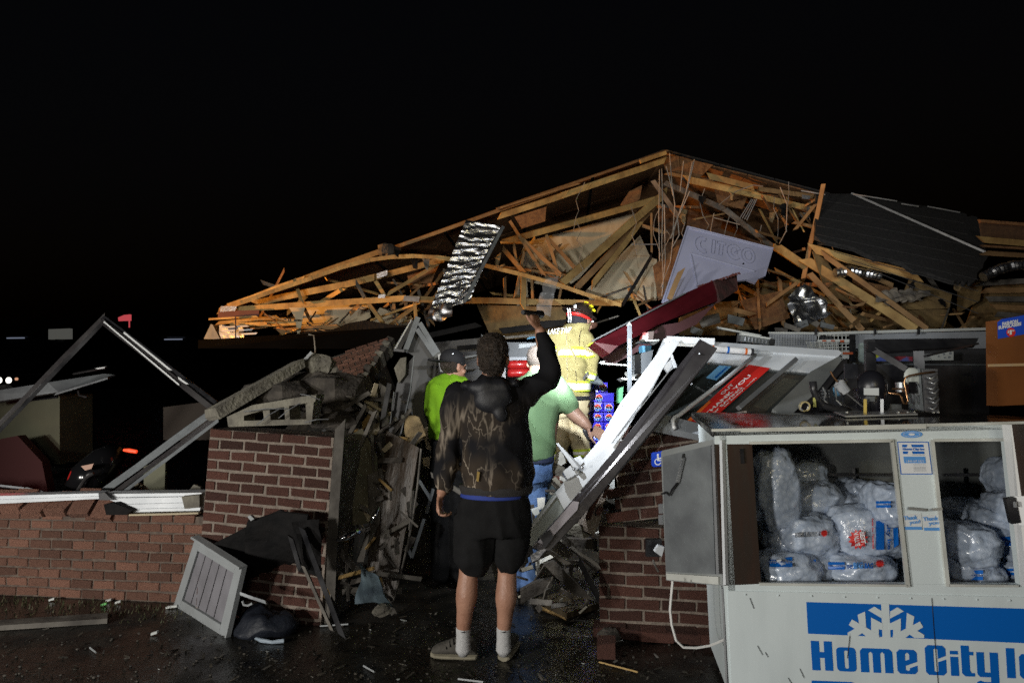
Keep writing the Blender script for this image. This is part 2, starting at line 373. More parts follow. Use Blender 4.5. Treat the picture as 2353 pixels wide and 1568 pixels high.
# ---- concrete lintel, hollow block and rubble on the pilaster
def prism4(name, q, dep, m, label, cat, **k):
    return MB().plate(q, dep).build(name, m, None, label, cat, **k)
mb = MB(); d0, d1 = 4.05, 4.55
mb.plate([P(494, 936, d0), P(698, 823, d1), P(701, 843, d1), P(640, 880, 4.4), P(506, 962, d0), P(496, 955, d0)], .16)
lin = mb.build('concrete_lintel', M_CONC, None, 'long broken concrete lintel sloping up from the pilaster corner', 'concrete beam')
blk = thing('hollow_concrete_block', 'broken concrete block with open square cells lying on top of the brick pilaster', 'concrete block', P(620, 978, 4.1))
yb = 4.02
for pts in (((521, 957), (580, 930), (727, 905), (724, 922), (600, 943), (524, 965)), ((524, 967), (715, 962), (715, 974), (525, 980)), ((521, 957), (560, 945), (560, 972), (524, 979)),
            ((603, 936), (618, 932), (622, 968), (607, 969)), ((652, 925), (663, 922), (666, 966), (655, 967)), ((701, 912), (722, 908), (716, 970), (704, 968))):
    MB().plate([P(x, y, yb + R.uniform(-.003, .003)) for x, y in pts], .17).build('web', M_CONC, blk)
def rubble(name, m, c, r, seed, label, cat, squash=(1, 1, 1), parent=None):
    mb = MB(); c = V(c); mb.ell(c, (r * squash[0], 0, 0), (0, r * squash[1], 0), (0, 0, r * squash[2]), 10, 7)
    for i, p in enumerate(mb.v):
        q = p - c; k = 1 + .35 * noise.noise(q * (1.6 / r) + V((seed, 0, 0))) + .15 * noise.noise(q * (4 / r) + V((0, seed, 0))); mb.v[i] = c + q * k
    return mb.build(name, m, parent, label, cat)
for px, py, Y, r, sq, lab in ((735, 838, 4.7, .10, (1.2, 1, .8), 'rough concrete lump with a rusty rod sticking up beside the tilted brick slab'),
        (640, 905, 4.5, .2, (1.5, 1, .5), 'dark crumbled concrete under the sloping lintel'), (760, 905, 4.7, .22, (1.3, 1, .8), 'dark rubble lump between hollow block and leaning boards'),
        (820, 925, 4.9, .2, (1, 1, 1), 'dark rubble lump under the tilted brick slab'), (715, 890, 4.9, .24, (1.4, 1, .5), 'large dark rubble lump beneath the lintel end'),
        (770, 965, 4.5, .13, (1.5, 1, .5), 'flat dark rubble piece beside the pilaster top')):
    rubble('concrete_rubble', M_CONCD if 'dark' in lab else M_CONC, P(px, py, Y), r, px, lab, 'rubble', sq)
MB().tube([P(709, 768, 4.7), P(721, 770, 4.7), P(724, 800, 4.7), P(724, 836, 4.7)], .006).build('rusty_rod', mat('rusty_steel', (.16, .11, .07), (.3, .27, .22), 20, .7, .3), None, 'bent thin rod standing up above the concrete lump', 'rod')
MB().bar(P(700, 826, 4.6), P(716, 808, 4.6), .02, .02).build('wire_stub', M_ALU, None, 'short pale metal stub beside the rusty rod', 'metal scrap')
for i, (a, b) in enumerate((((560, 945), (660, 938)), ((690, 905), (735, 918)), ((640, 960), (690, 925)), ((700, 970), (755, 962)), ((590, 975), (640, 940)))):
    MB().tube([P(*a, 3.98), P((a[0] + b[0]) / 2, (a[1] + b[1]) / 2 - 3, 3.95), P(*b, 3.98)], .003, 5).build('tie_wire', M_ALU, blk)
# ---- tilted brick slab
ta, tb, tc_ = P(738, 822, 5.95), P(894, 772, 6.1), P(817, 873, 5.8)
tu = (tb - ta).normalized(); tn = (tb - ta).cross(tc_ - ta).normalized(); tn = tn if tn.dot(CAMP - ta) > 0 else -tn
tv = tn.cross(tu); tv = tv if (tc_ - ta).dot(tv) > 0 else -tv
slab = thing('tilted_brick_slab', 'chunk of red brickwork lying tilted like a roof on the rubble heap', 'brick slab', tc_)
DUSTY.add(slab); Lx = (tb - ta).length; cx_, cy_ = (tc_ - ta).dot(tu), (tc_ - ta).dot(tv)
NR = 11; bh_ = cy_ / NR
courses(slab, ta, tu, tv, NR, lambda r: (cx_ * (r + .5) / NR * (1.0 if r > 3 else .55), Lx + (cx_ - Lx) * (r + .3) / NR), .11, bh_, .05, .009, skip=lambda r, x: r == 0 and x < .2)
mb = MB(); mb.plate([ta + tu * .04 - tn * .012 + tv * .02, tb - tu * .01 - tn * .012 + tv * .01, tc_ - tn * .012 - tv * .02], .22, tn); mb.build('mortar_bed', M_CONCD, slab)
for k in range(9):                           # ragged edge of block ends
    t = (k + .5) / 9; c = tb * (1 - t) + tc_ * t
    MB().box(c - tn * .1 + (tu * .02), (tc_ - tb) / 9 * .36, tn * R.uniform(.07, .11), (tn.cross((tc_ - tb).normalized())) * .035).build('block_end', M_CONC if k % 2 else M_CONCD, slab)
for k in range(5):
    t = (k + .5) / 5; c = (ta * (1 - t) + tc_ * t) - tn * .12 + tv * .03
    rubble('mortar_lump', M_CONC if k % 2 else M_CONCD, c, .11, k * 3.1, None, None, parent=slab)
# ---- mounds that carry the wreckage
def mound(c, rx, ry, h, seed, name='rubble_mound', m=None, lab='dark heap of broken boards and rubble'):
    mb = MB(); nx = 26
    g = []; fs = []
    for j in range(nx + 1):
        for i in range(nx + 1):
            x, y = i / nx * 2 - 1, j / nx * 2 - 1; d = max(0, 1 - x * x - y * y)
            p = V((c[0] + x * rx, c[1] + y * ry, 0)); z = h * d * (1 + .5 * noise.noise(p * 2.5 + V((seed, 0, 0)))) + .12 * d ** .5 * noise.noise(p * 7 + V((0, seed, 0)))
            g.append((p.x, p.y, max(-.02, z) - .02))
    for j in range(nx):
        for i in range(nx): fs.append((j * (nx + 1) + i, j * (nx + 1) + i + 1, (j + 1) * (nx + 1) + i + 1, (j + 1) * (nx + 1) + i))
    mb.add(g, fs); return mb.build(name, m or M_DIRT, None, lab, 'rubble', kind='stuff')
mound((.2, 6.6, 0), 2.2, 1.7, .45, 1, lab='low dark rubble under the firefighter inside the store')
mound((-1.5, 6.6, 0), 1.6, 1.5, 1.35, 5, lab='dark rubble heap behind the brick pilaster')
mound((3.4, 7.4, 0), 3.2, 1.8, 1.0, 9, lab='dark rubble heap under the fallen roof')
# ================================================================ ICE CHEST
M_CHW = mat('chest_white_enamel', (.66, .735, .75), (.535, .60, .615), 2.2, .38, rvar=.12, bump=.04, stretch=(3, 3, .8), thr=(.45, .85))
M_CHIN = mat('chest_liner', (.14, .15, .145), (.09, .095, .095), 5, .5, .3)
M_CHTOP = mat('chest_black_top', (.012, .012, .013), (.02, .02, .02), 5, .12, rvar=.08)
M_SHADE_BROWN = mat('shade_brown', (.040, .024, .018), (.024, .018, .014), 9, .3, rvar=.1, stretch=(3, 3, .4))  # shade on the white stile and the right door painted in as brown
M_BLUE = mat('print_blue', (.0, .12, .50), None, 5, .45)
M_LBLUE = mat('print_light_blue', (.10, .32, .72), None, 5, .45)
M_RED = mat('print_red', (.62, .03, .025), None, 5, .45)
M_WPRINT = mat('print_white', (.74, .76, .78), None, 5, .45)
M_GPRINT = mat('print_grey', (.25, .27, .3), None, 5, .5)
cp = Plane(P(1660, 1345, 2.9), n=FN)
cf = lambda off=0.0: (lambda x, y: cp.at(x, y, off))
BK = -FN
chest = thing('ice_chest', 'white two door ice merchandiser chest with big blue lettering and open doors', 'ice chest', V((cp.at(1676, 1630).x, cp.at(1676, 1630).y, 0)))
def front(pts, name, m, off=0.0, th=.03, **k):
    return MB().plate([cp.at(x, y, off) for x, y in pts], th, FN).build(name, m, chest, **k)
front([(1640, 988), (2480, 968), (2480, 1012), (2310, 1011), (1727, 1019), (1642, 1020)], 'top_rail', M_CHW)
front([(1642, 1020), (1727, 1019), (1748, 1340), (1662, 1344)], 'stile', M_SHADE_BROWN)
front([(2052, 1014), (2145, 1013), (2182, 1341), (2085, 1341)], 'stile', M_CHW)
front([(2308, 1011), (2480, 1012), (2480, 1343), (2342, 1342)], 'stile', M_CHW)
zb = lambda x: [y for y in range(1400, 1900) if cp.at(x, y).z > .09][-1]
front([(1662, 1344), (1748, 1340), (2085, 1341), (2480, 1343), (2480, zb(2480)), (1677, zb(1677))], 'front_panel', M_CHW)
front([(1671, 1356), (2480, 1373), (2480, zb(2480) - 8), (1682, zb(1682) - 8)], 'lower_sheet', M_CHW, .005, .004)
# trim round the two openings
for pts in (((2046, 1013), (2053, 1010), (2091, 1347), (2083, 1349)), ((1720, 1014), (2052, 1008), (2052, 1015), (1722, 1020)), ((2138, 1010), (2146, 1010), (2183, 1347), (2174, 1347)), ((2145, 1008), (2312, 1006), (2312, 1013), (2145, 1014)),
            ((1745, 1338), (2086, 1342), (2087, 1347), (1745, 1344)), ((2180, 1341), (2340, 1343), (2340, 1348), (2180, 1347)), ((1700, 984), (2128, 974), (2128, 984), (1702, 992))):
    front(pts, 'opening_trim', mat('trim_pale', (.72, .74, .70), (.55, .56, .52), 8, .3, .2), .014, .014)
mb = MB(); mb.plate([cp.at(1700 + a, 1030 + b, .012) for a, b in ((0, 0), (8, 0), (10, 34), (3, 34))], .008, FN); mb.build('handle_recess', M_BLACK, chest)
mb = MB()
for x0 in range(1712, 2352, 76): mb.ell(cp.at(x0, 1364 + (x0 - 1673) * .022, .009), (.004, 0, 0), (0, .003, 0), (0, 0, .004), 8, 5)
mb.build('rivet_row', M_CHW, chest, kind='stuff')
# carcass
TL, TR = cp.at(1635, 986), cp.at(2480, 966); DEP = .74
zt = P(1635, 946, TL.y + DEP).z
TLb, TRb = TL + BK * DEP, TR + BK * DEP; TLb.z = zt; TRb.z = zt
MB().hexa([TL, TR, TRb, TLb], [p - UP * .035 for p in (TL, TR, TRb, TLb)], 0).build('top_panel', M_CHTOP, chest, bevel=.006)
front([(1635, 985), (2480, 964), (2480, 971), (1635, 991)], 'top_edge_trim', mat('trim_pale', (1, 1, 1)), .012, .02)
bl, tl_ = cp.at(1668, 1620), cp.at(1642, 1000)
bl = cp.at(1678, 1630); sl = [bl, tl_, tl_ + BK * (DEP - .02) + UP * (zt - TL.z), bl + BK * (DEP - .02)]
MB().plate([p + FU * .02 for p in sl], .03, -FU).build('side_panel', M_CHW, chest)
for k in range(5): MB().bar(cp.at(1659 + k * 2.6, 1350, -.01 - .02 * k), cp.at(1672 + k * 2.6, 1640, -.01 - .02 * k), .008, .012).build('corner_fluting', M_ALU, chest)
def box_in(x0, x1, y0, y1, d):
    q = [cp.at(x0, y0, -.03), cp.at(x1, y0, -.03), cp.at(x1, y1, -.03), cp.at(x0, y1, -.03)]
    qb = [p + BK * d for p in q]; mb = MB(); mb.add(q + qb, [(4, 5, 6, 7), (0, 1, 5, 4), (1, 2, 6, 5), (2, 3, 7, 6), (3, 0, 4, 7)]); return mb
box_in(1660, 2480, 1000, 1352, .62).build('liner', M_CHIN, chest)
for x in (1960, 2075, 2200): MB().bar(cp.at(x, 1075, -.6), cp.at(x + 8, 1200, -.6), .012, .01).build('liner_seam', M_BLACK, chest)
for x0, x1 in ((1900, 2070), (2165, 2290)): MB().bar(cp.at(x0, 1090, -.59), cp.at(x1, 1090, -.59), .014, .02).build('liner_seam', M_BLACK, chest)
bc = (cp.at(1677, 1640) + cp.at(2480, 1640)) / 2; bc.z = .05
MB().box(bc + BK * .38, FU * ((cp.at(2480, 1640) - cp.at(1677, 1640)).length / 2 - .05), BK * .33, UP * .05).build('plinth', M_BLACK, chest)
# left door, folded right back
H0, H1, O1, O0 = P(1660, 1007, 2.9), P(1668, 1344, 2.9), P(1530, 1331, 3.22), P(1518, 1038, 3.22)
dpl = Plane(H0, H1, O0)
def dplate(pts, off, th): return MB().plate([dpl.at(x, y, off) for x, y in pts], th, dpl.n)
d1 = dplate([(1660, 1007), (1668, 1345), (1650, 1344), (1530, 1332), (1518, 1038), (1522, 1034), (1645, 1007)], 0, .05).build('door', mat('trim_grey', (.36, .38, .38), (.28, .3, .3), 7, .4, .3), chest, label='open left door showing its dull grey inner panel')
dplate([(1522, 1048), (1632, 1022), (1643, 1318), (1529, 1312)], .012, .012).build('inner_panel', M_GREYP, d1)
dplate([(1634, 1024), (1640, 1022), (1651, 1318), (1645, 1319)], .03, .03).build('latch_channel', M_ALU, d1)
dplate([(1530, 1316), (1650, 1324), (1650, 1342), (1531, 1330)], .014, .014).build('bottom_rim', mat('trim_pale', (1, 1, 1)), d1)
dplate([(1652, 1012), (1658, 1010), (1667, 1342), (1661, 1343)], .02, .02).build('gasket', M_WHITEAL, d1)
sp = []; A0, A1 = dpl.at(1569, 1052, .03), dpl.at(1556, 1108, .03)
for k in range(90): 
    t = k / 89; c = A0.lerp(A1, t); a = k * 2 * math.pi / 6; sp.append(c + FU * .009 * math.cos(a) + dpl.n * .009 * math.sin(a))
MB().tube(sp, .0024, 4).build('door_spring', M_ALU, d1)
MB().tube([dpl.at(1570, 1042, .02), dpl.at(1568, 1052, .03)], .005).build('spring_hook', M_BLACK, d1)
MB().tube([dpl.at(1556, 1108, .03), dpl.at(1545, 1122, .03), dpl.at(1537, 1137, .03), dpl.at(1528, 1130, .025), dpl.at(1520, 1134, .02)], .005).build('spring_chain', M_BLACK, d1)
for y in (1157, 1182): dplate([(1512, y), (1520, y), (1521, y + 22), (1513, y + 22)], .01, .03).build('hinge', M_ALU, d1)
# right door swung out past the frame
q = [P(2301, 975, 2.66), P(2321, 975, 2.60), P(2360, 1345, 2.58), P(2345, 1345, 2.64)]
d2 = MB().plate(q, .04).build('door', mat('white_door_edge', (.85, .86, .86), None, 6, .3), chest, label='open right door seen on its bright white edge')
MB().plate([P(2323, 974, 2.6), P(2520, 968, 2.3), P(2520, 1139, 2.3), P(2345, 1139, 2.59)], .03).build('outer_panel', M_SHADE_BROWN, d2)
MB().plate([P(2330, 1139, 2.585), P(2520, 1135, 2.3), P(2520, 1210, 2.3), P(2340, 1205, 2.585)], .03).build('hinge_plate', mat('white_door_edge', (1, 1, 1)), d2)
MB().plate([P(2310, 1146, 2.58), P(2332, 1143, 2.57), P(2345, 1200, 2.57), P(2323, 1203, 2.58)], .03).build('hinge', M_BLACK, d2)
MB().tube([P(2331, 1152, 2.55), P(2332, 1164, 2.55)], .006).build('hinge_pin', M_ALU, d2)
# latches, marks and lettering
for a, b in (((2085, 1167), (2126, 1171)), ((2140, 1170), (2163, 1168))): MB().bar(cp.at(*a, .014), cp.at(*b, .014), .011, .014).build('latch', M_ALU, chest)
for pts, bold in (([(2074, 1202), (2112, 1199), (2111, 1183), (2072, 1187)], 0), ([(2117, 1204), (2160, 1199), (2157, 1183), (2117, 1188)], 0)): pass
def print_(name, loops, m, off, parent=chest, f=None): return marks(MB(), loops, f or cf(off)).build(name, m, parent)
def print_text(name, t, q, m, off, bold=.02, parent=chest, f=None): return text_on(MB(), t, q, f or cf(off), bold).build(name, m, parent)
M_STK = mat('sticker_film', (.68, .71, .72), None, 5, .3)
for x0, x1, y0 in ((2074, 2116, 0), (2118, 2164, 2)):
    s = print_('thank_you_sticker', [[(x0, 1180 + y0), (x1, 1178 + y0), (x1 + 3, 1216 + y0), (x0 + 5, 1218 + y0)]], M_STK, .003)
    print_text('lettering', 'Thank', ((x0 + 3, 1194 + y0), (x1 - 8, 1192 + y0), (x1 - 9, 1182 + y0), (x0 + 1, 1185 + y0)), M_LBLUE, .006, .03, s)
    print_text('lettering', 'you!', ((x0 + 15, 1206 + y0), (x1 - 1, 1203 + y0), (x1 - 3, 1192 + y0), (x0 + 14, 1195 + y0)), M_LBLUE, .006, .03, s)
    print_('blue_strip', [[(x0 + 4, 1209 + y0), (x1 + 1, 1209 + y0), (x1 + 2, 1216 + y0), (x0 + 5, 1216 + y0)]], M_LBLUE, .006, s)
s = print_('info_sticker', [[(2061, 1014), (2133, 1014), (2142, 1089), (2069, 1089)]], M_BLUE, .003)
print_('sticker_face', [[(2063, 1016), (2131, 1016), (2140, 1087), (2071, 1087)]], M_WPRINT, .005, s)
for y in (1020.5, 1036):
    k = (y - 1014) * .11
    print_('logo_band', [[(2071 + k, y), (2120 + k, y), (2121 + k, y + 6), (2072 + k, y + 6)]], M_BLUE, .007, s)
    print_('flake', [[(2084 + k, y), (2092 + k, y), (2094 + k, y + 6), (2082 + k, y + 6)]], M_WPRINT, .009, s)
print_text('lettering', 'Home City Ice', ((2074, 1035), (2123, 1035), (2122, 1028), (2073, 1028)), M_BLUE, .009, .05, s)
print_('phone_band', [[(2075, 1048), (2125, 1048), (2127, 1063), (2077, 1063)]], M_LBLUE, .007, s)
print_text('lettering', '1-844-447-0423', ((2082, 1061), (2122, 1061), (2121, 1056), (2081, 1056)), M_WPRINT, .009, .0, s)
for y in (1044, 1066, 1071, 1074, 1077, 1080): print_('small_print', [rrect(2098 + (y - 1070) * .1, y, 2126 + (y - 1070) * .1, y + 1)], M_GPRINT, .007, s)
s = print_('oval_badge', [disc(2094, 997, 25, 24, 8)], M_LBLUE, .004)
print_('flake', [disc(2094, 997, 8, 6, 3)], M_WPRINT, .007, s); print_('badge_line', [disc(2094, 997, 20, 24, 5.5), disc(2094, 997, 19, 24, 4.8)], M_WPRINT, .006, s)
zx = lambda x, y: (1646.5 + .2999 * x, 1330.6 + .2999 * y)
fz = lambda off: (lambda x, y: cp.at(*zx(x, y), off))
def lt(pts):                                 # letter space -> photograph of the panel
    return [(u + 14 * (v - .5), 467 + (u - 745) * .037 + v * (225 + (u - 745) * .0035)) for u, v in pts]
def lr(x0, v0, x1, v1, r):
    pts = rrect(x0, v0 * 226, x1, v1 * 226, r, 3); return [(x, y / 226) for x, y in pts]
LET = {'H': [[(725, 0), (788, 0), (788, .37), (824, .37), (824, 0), (886, 0), (886, 1), (824, 1), (824, .57), (788, .57), (788, 1), (725, 1)]],
 'o': [lr(916, .18, 1066, 1, 30), lr(976, .29, 1006, .9, 12)],
 'm': [[(1098, 1), (1098, .28), (1118, .18), (1320, .18), (1346, .28), (1346, 1), (1284, 1), (1284, .36), (1268, .29), (1252, .36), (1252, 1), (1193, 1), (1193, .36), (1178, .29), (1162, .36), (1162, 1)]],
 'e': [[(1534, .58), (1534, .28), (1512, .18), (1400, .18), (1378, .28), (1378, .90), (1400, 1), (1512, 1), (1534, .9), (1534, .70), (1474, .80), (1474, .86), (1458, .9), (1442, .86), (1442, .73)], [(1442, .34), (1458, .28), (1474, .34), (1474, .50), (1442, .56)]],
 'C': [[(1756, .34), (1756, .10), (1732, 0), (1620, 0), (1597, .10), (1597, .90), (1620, 1), (1732, 1), (1756, .9), (1756, .46), (1694, .56), (1694, .86), (1678, .9), (1662, .86), (1662, .14), (1678, .1), (1694, .14), (1694, .45)]],
 'i': [[(1788, .36), (1850, .36), (1850, 1), (1788, 1)]], 'dot': [[(1788, .16), (1850, .16), (1850, .28), (1788, .28)]],
 't': [[(1873, -.03), (1936, -.03), (1936, .17), (1968, .17), (1968, .29), (1936, .29), (1936, .80), (1946, .88), (1972, .88), (1972, 1), (1898, 1), (1873, .9)]],
 'y': [[(1990, .17), (2048, .17), (2048, .84), (2092, .84), (2092, .17), (2156, .17), (2156, 1.22), (2136, 1.3), (1984, 1.3), (1984, 1.17), (2010, 1.12), (2040, 1.16), (2092, 1.16), (2092, 1), (2010, 1), (1990, .9)]],
 'I': [[(2218, 0), (2284, 0), (2284, 1), (2218, 1)]],
 'c': [[(2470, .45), (2470, .28), (2448, .18), (2338, .18), (2316, .28), (2316, .9), (2338, 1), (2448, 1), (2470, .9), (2470, .66), (2412, .70), (2412, .86), (2396, .9), (2380, .86), (2380, .34), (2396, .28), (2412, .34), (2412, .48)]]}
for k, lp in LET.items(): marks(MB(), [lt(l) for l in lp], fz(.007)).build('letter', M_BLUE, chest)
marks(MB(), [[(685, 170), (2700, 232), (2700, 500), (698, 412)]], fz(.007)).build('logo_band', M_BLUE, chest)
marks(MB(), [[(725, 770), (1030, 782), (1080, 800), (1500, 812), (1560, 796), (2700, 840), (2700, 1050), (735, 1000)]], fz(.007)).build('logo_band', M_BLUE, chest)
fl = [[(1258, 180), (1318, 182), (1330, 442), (1268, 440)], [(1158, 233), (1207, 205), (1262, 240), (1266, 296)], [(1078, 268), (1135, 243), (1143, 360), (1092, 352)],
      [(1181, 288), (1270, 335), (1271, 384), (1240, 378), (1240, 440), (1182, 420)], [(1010, 345), (1035, 303), (1092, 336), (1150, 368), (1243, 424), (1243, 442), (1147, 436), (1113, 408), (1076, 432), (1002, 428), (1002, 404), (1055, 375)]]
for k, p in enumerate(fl):
    marks(MB(), [p], fz(.0085 + .0004 * k)).build('snowflake_arm', M_WPRINT if False else M_CHW, chest)
    if k: marks(MB(), [[(2590 - x, y + (2590 - 2 * x) * .03) for x, y in p]], fz(.0085 + .0004 * k)).build('snowflake_arm', M_CHW, chest)
mb = MB()
for (a, b) in (((1020, 408), (1000, 600)), ((310, 505), (350, 575)), ((370, 555), (392, 592)), ((635, 680), (668, 752)), ((545, 750), (575, 800)), ((252, 140), (283, 220)), ((1645, 140), (1672, 500)), ((1672, 500), (1695, 800))):
    pa, pb = cp.at(*zx(*a), .0095), cp.at(*zx(*b), .0095); mb.bar(pa, pb, .0022, .001)
mb.build('scratch', M_BLACK, chest, kind='stuff')
# power cable
MB().tube([P(*p, 2.98) for p in ((1545, 1333), (1542, 1365), (1539, 1400), (1543, 1435), (1553, 1470), (1570, 1486), (1600, 1487), (1630, 1482), (1650, 1474), (1668, 1466))], .0058, 6).build('power_cable', mat('white_cable', (.72, .72, .7), None, 5, .4), None, 'white power cable looping down below the open chest door', 'cable')
# ---- bags of ice
def ice_mat():
    m = bpy.data.materials.new('ice_bag_plastic'); m.use_nodes = True; nt = m.node_tree; N, L = nt.nodes, nt.links; b = N['Principled BSDF']; b.inputs['Roughness'].default_value = .2; b.inputs['Specular IOR Level'].default_value = .8
    tc = N.new('ShaderNodeTexCoord'); vo = N.new('ShaderNodeTexVoronoi'); vo.inputs['Scale'].default_value = 34; L.new(tc.outputs['Object'], vo.inputs[0])
    cr = N.new('ShaderNodeValToRGB'); e = cr.color_ramp.elements; e[0].position = .0; e[0].color = (.52, .59, .70, 1); e[1].position = .75; e[1].color = (.33, .395, .50, 1); L.new(vo.outputs['Distance'], cr.inputs[0]); L.new(cr.outputs[0], b.inputs['Base Color'])
    nz = N.new('ShaderNodeTexNoise'); nz.inputs['Scale'].default_value = 16; nz.inputs['Detail'].default_value = 4; nz.inputs['Distortion'].default_value = 1.5; L.new(tc.outputs['Object'], nz.inputs[0])
    ma = N.new('ShaderNodeMath'); ma.operation = 'MULTIPLY_ADD'; ma.inputs[1].default_value = -.5; L.new(vo.outputs['Distance'], ma.inputs[0]); L.new(nz.outputs[0], ma.inputs[2])
    bp = N.new('ShaderNodeBump'); bp.inputs['Strength'].default_value = .45; bp.inputs['Distance'].default_value = .012; L.new(ma.outputs[0], bp.inputs['Height']); L.new(bp.outputs[0], b.inputs['Normal']); return m
M_ICE = ice_mat()
def ice_bag(px, py, rx, rz, Y, seed, label, rot=0.0, ry=.15):
    c = P(px, py, Y); ax, az = rx / F * Y * 1.12, rz / F * Y * 1.1
    t = thing('ice_bag', label, 'ice bag', c, 'ice bags in the chest')
    cr, sr = math.cos(rot), math.sin(rot); X = V((cr, 0, sr)); Z = V((-sr, 0, cr)); mb = MB(); n, m2 = 48, 30; g = []
    e = lambda s, p: math.copysign(abs(s) ** p, s)
    K = lambda x, y, z: 1 - .24 * abs(noise.noise(V((x * 1.5 + seed, y * 1.5, z * 1.5)))) - .12 * abs(noise.noise(V((x * 4.5, y * 4.5 + seed, z * 2.6)))) - .05 * abs(noise.noise(V((x * 13, y * 13 + seed, z * 7))))
    for j in range(m2 + 1):
        for i in range(n):
            th, ph = 2 * math.pi * i / n, math.pi * j / m2 - math.pi / 2
            x, y, z = e(math.cos(th), .66) * e(math.cos(ph), .6), e(math.sin(th), .8) * e(math.cos(ph), .6), e(math.sin(ph), .75)
            k = K(x, y, z); g.append(c + X * (x * ax * k) + V((0, 1, 0)) * (y * ry * k) + Z * (z * az * k))
    fs = [(j * n + i, j * n + (i + 1) % n, (j + 1) * n + (i + 1) % n, (j + 1) * n + i) for j in range(m2) for i in range(n)]
    mb.add(g, fs); mb.build('bag', M_ICE, t, smooth=True)
    def f(off):
        def h(px_, py_):
            q = P(px_, py_, Y - ry * .7) - c; u0, v0 = q.dot(X) / ax, q.dot(Z) / az; k = .85; y = -1
            for _ in range(4):
                u, v = min(.97, abs(u0) / k), min(.97, abs(v0) / k); sp = v ** (1 / .75); cp_ = max(.05, 1 - sp * sp) ** .5; ct_ = min(.985, u / cp_ ** .6) ** (1 / .66); y = -(max(.0, 1 - ct_ * ct_) ** .4) * cp_ ** .6
                k = K(math.copysign(u, u0), y, math.copysign(v, v0))
            return P(px_, py_, Y + y * ry * k - off * .8 - .016)
        return h
    return t, f
def label_bag(t, f, x, y, w, bold=True):     # small printed panel: bands and lettering
    h = w * .45
    for k in (0, 1): marks(MB(), [rrect(x, y + k * h * .62, x + w, y + h * .38 + k * h * .62)], f(.006)).build('printed_band', M_BLUE, t)
    text_on(MB(), 'Home City Ice', ((x, y + h * .62), (x + w, y + h * .62), (x + w, y + h * .42), (x, y + h * .42)), f(.008), .04).build('lettering', M_BLUE, t)
    marks(MB(), [disc(x + w * .4, y + h * .3, w * .13, 6)], f(.009)).build('flake', M_WPRINT, t)
t, f = ice_bag(1970, 1303, 74, 36, 3.04, 1.3, 'clear ice bag lying at the bottom with big bag lettering')
label_bag(t, f, 1902, 1290, 38); text_on(MB(), 'THE', ((1944, 1305), (1958, 1305), (1958, 1297), (1944, 1297)), f(.008), .05).build('lettering', M_BLUE, t)
text_on(MB(), 'BIG', ((1960, 1306), (1983, 1305), (1983, 1289), (1960, 1291)), f(.008), .06).build('lettering', M_LBLUE, t)
text_on(MB(), 'BAG', ((1986, 1305), (2006, 1305), (2006, 1292), (1986, 1292)), f(.008), .05).build('lettering', M_BLUE, t)
star = lambda x, y, r, n=12: [(x + (r if i % 2 else r * .7) * math.cos(math.pi * i / n), y + (r if i % 2 else r * .7) * math.sin(math.pi * i / n)) for i in range(2 * n)]
marks(MB(), [star(2021, 1293, 11)], f(.008)).build('value_star', M_RED, t)
t, f = ice_bag(1988, 1216, 86, 58, 3.1, 4.1, 'large ice bag with red best value star and blue panel printed sideways')
marks(MB(), [star(1971, 1238, 24)], f(.008)).build('value_star', M_RED, t)
text_on(MB(), 'BEST', ((1974, 1221), (1978, 1248), (1989, 1247), (1985, 1220)), f(.012), .04).build('lettering', M_WPRINT, t)
text_on(MB(), 'VALUE', ((1960, 1222), (1965, 1254), (1976, 1252), (1971, 1220)), f(.012), .04).build('lettering', M_WPRINT, t)
marks(MB(), [[(2012, 1196), (2031, 1195), (2031, 1262), (2012, 1262)]], f(.008)).build('printed_band', M_BLUE, t)
text_on(MB(), 'City Ice', ((2034, 1196), (2036, 1262), (2048, 1261), (2046, 1196)), f(.008), .04).build('lettering', M_BLUE, t)
text_on(MB(), 'Better than Homemade', ((2002, 1190), (2004, 1260), (2009, 1260), (2007, 1190)), f(.008), .03).build('lettering', M_RED, t)
marks(MB(), [[(2051, 1200), (2062, 1204), (2064, 1250), (2053, 1258)]], f(.008)).build('printed_band', M_BLUE, t)
t, f = ice_bag(2036, 1156, 40, 46, 3.02, 7.7, 'round ice bag pressed against the middle stile above the starred bag')
label_bag(t, f, 2012, 1150, 34)
t, f = ice_bag(1848, 1226, 62, 46, 3.12, 2.2, 'dim ice bag in the middle of the pile with big bag lettering'); text_on(MB(), 'BIG BAG', ((1826, 1234), (1878, 1231), (1878, 1220), (1826, 1222)), f(.008), .05).build('lettering', M_GPRINT, t); marks(MB(), [star(1893, 1224, 9)], f(.008)).build('value_star', M_RED, t)
ice_bag(1775, 1120, 48, 92, 3.16, 9.4, 'tall shaded ice bag standing upright by the shaded stile', .06)
t, f = ice_bag(1805, 1305, 66, 40, 3.05, 5.5, 'shaded ice bag at the bottom by the shaded stile'); label_bag(t, f, 1768, 1278, 52)
ice_bag(1862, 1148, 60, 44, 3.3, 3.6, 'dark ice bag at the back between tall bag and starred bag')
ice_bag(1900, 1310, 50, 30, 3.25, 6.6, 'ice bag wedged low behind the big lettering bag'); ice_bag(2072, 1310, 30, 42, 3.18, 8.1, 'crumpled ice bag squeezed low behind the middle stile')
t, f = ice_bag(2236, 1318, 46, 34, 2.97, 11.3, 'ice bag with blue printed panel lying at the bottom of the second opening'); label_bag(t, f, 2208, 1309, 50)
t, f = ice_bag(2330, 1318, 40, 40, 2.96, 12.5, 'ice bag at the bottom of the second opening beside its hinge'); label_bag(t, f, 2312, 1305, 34)
t, f = ice_bag(2322, 1248, 48, 42, 3.0, 13.9, 'ice bag halfway up the second opening below the hinge'); label_bag(t, f, 2290, 1232, 46)
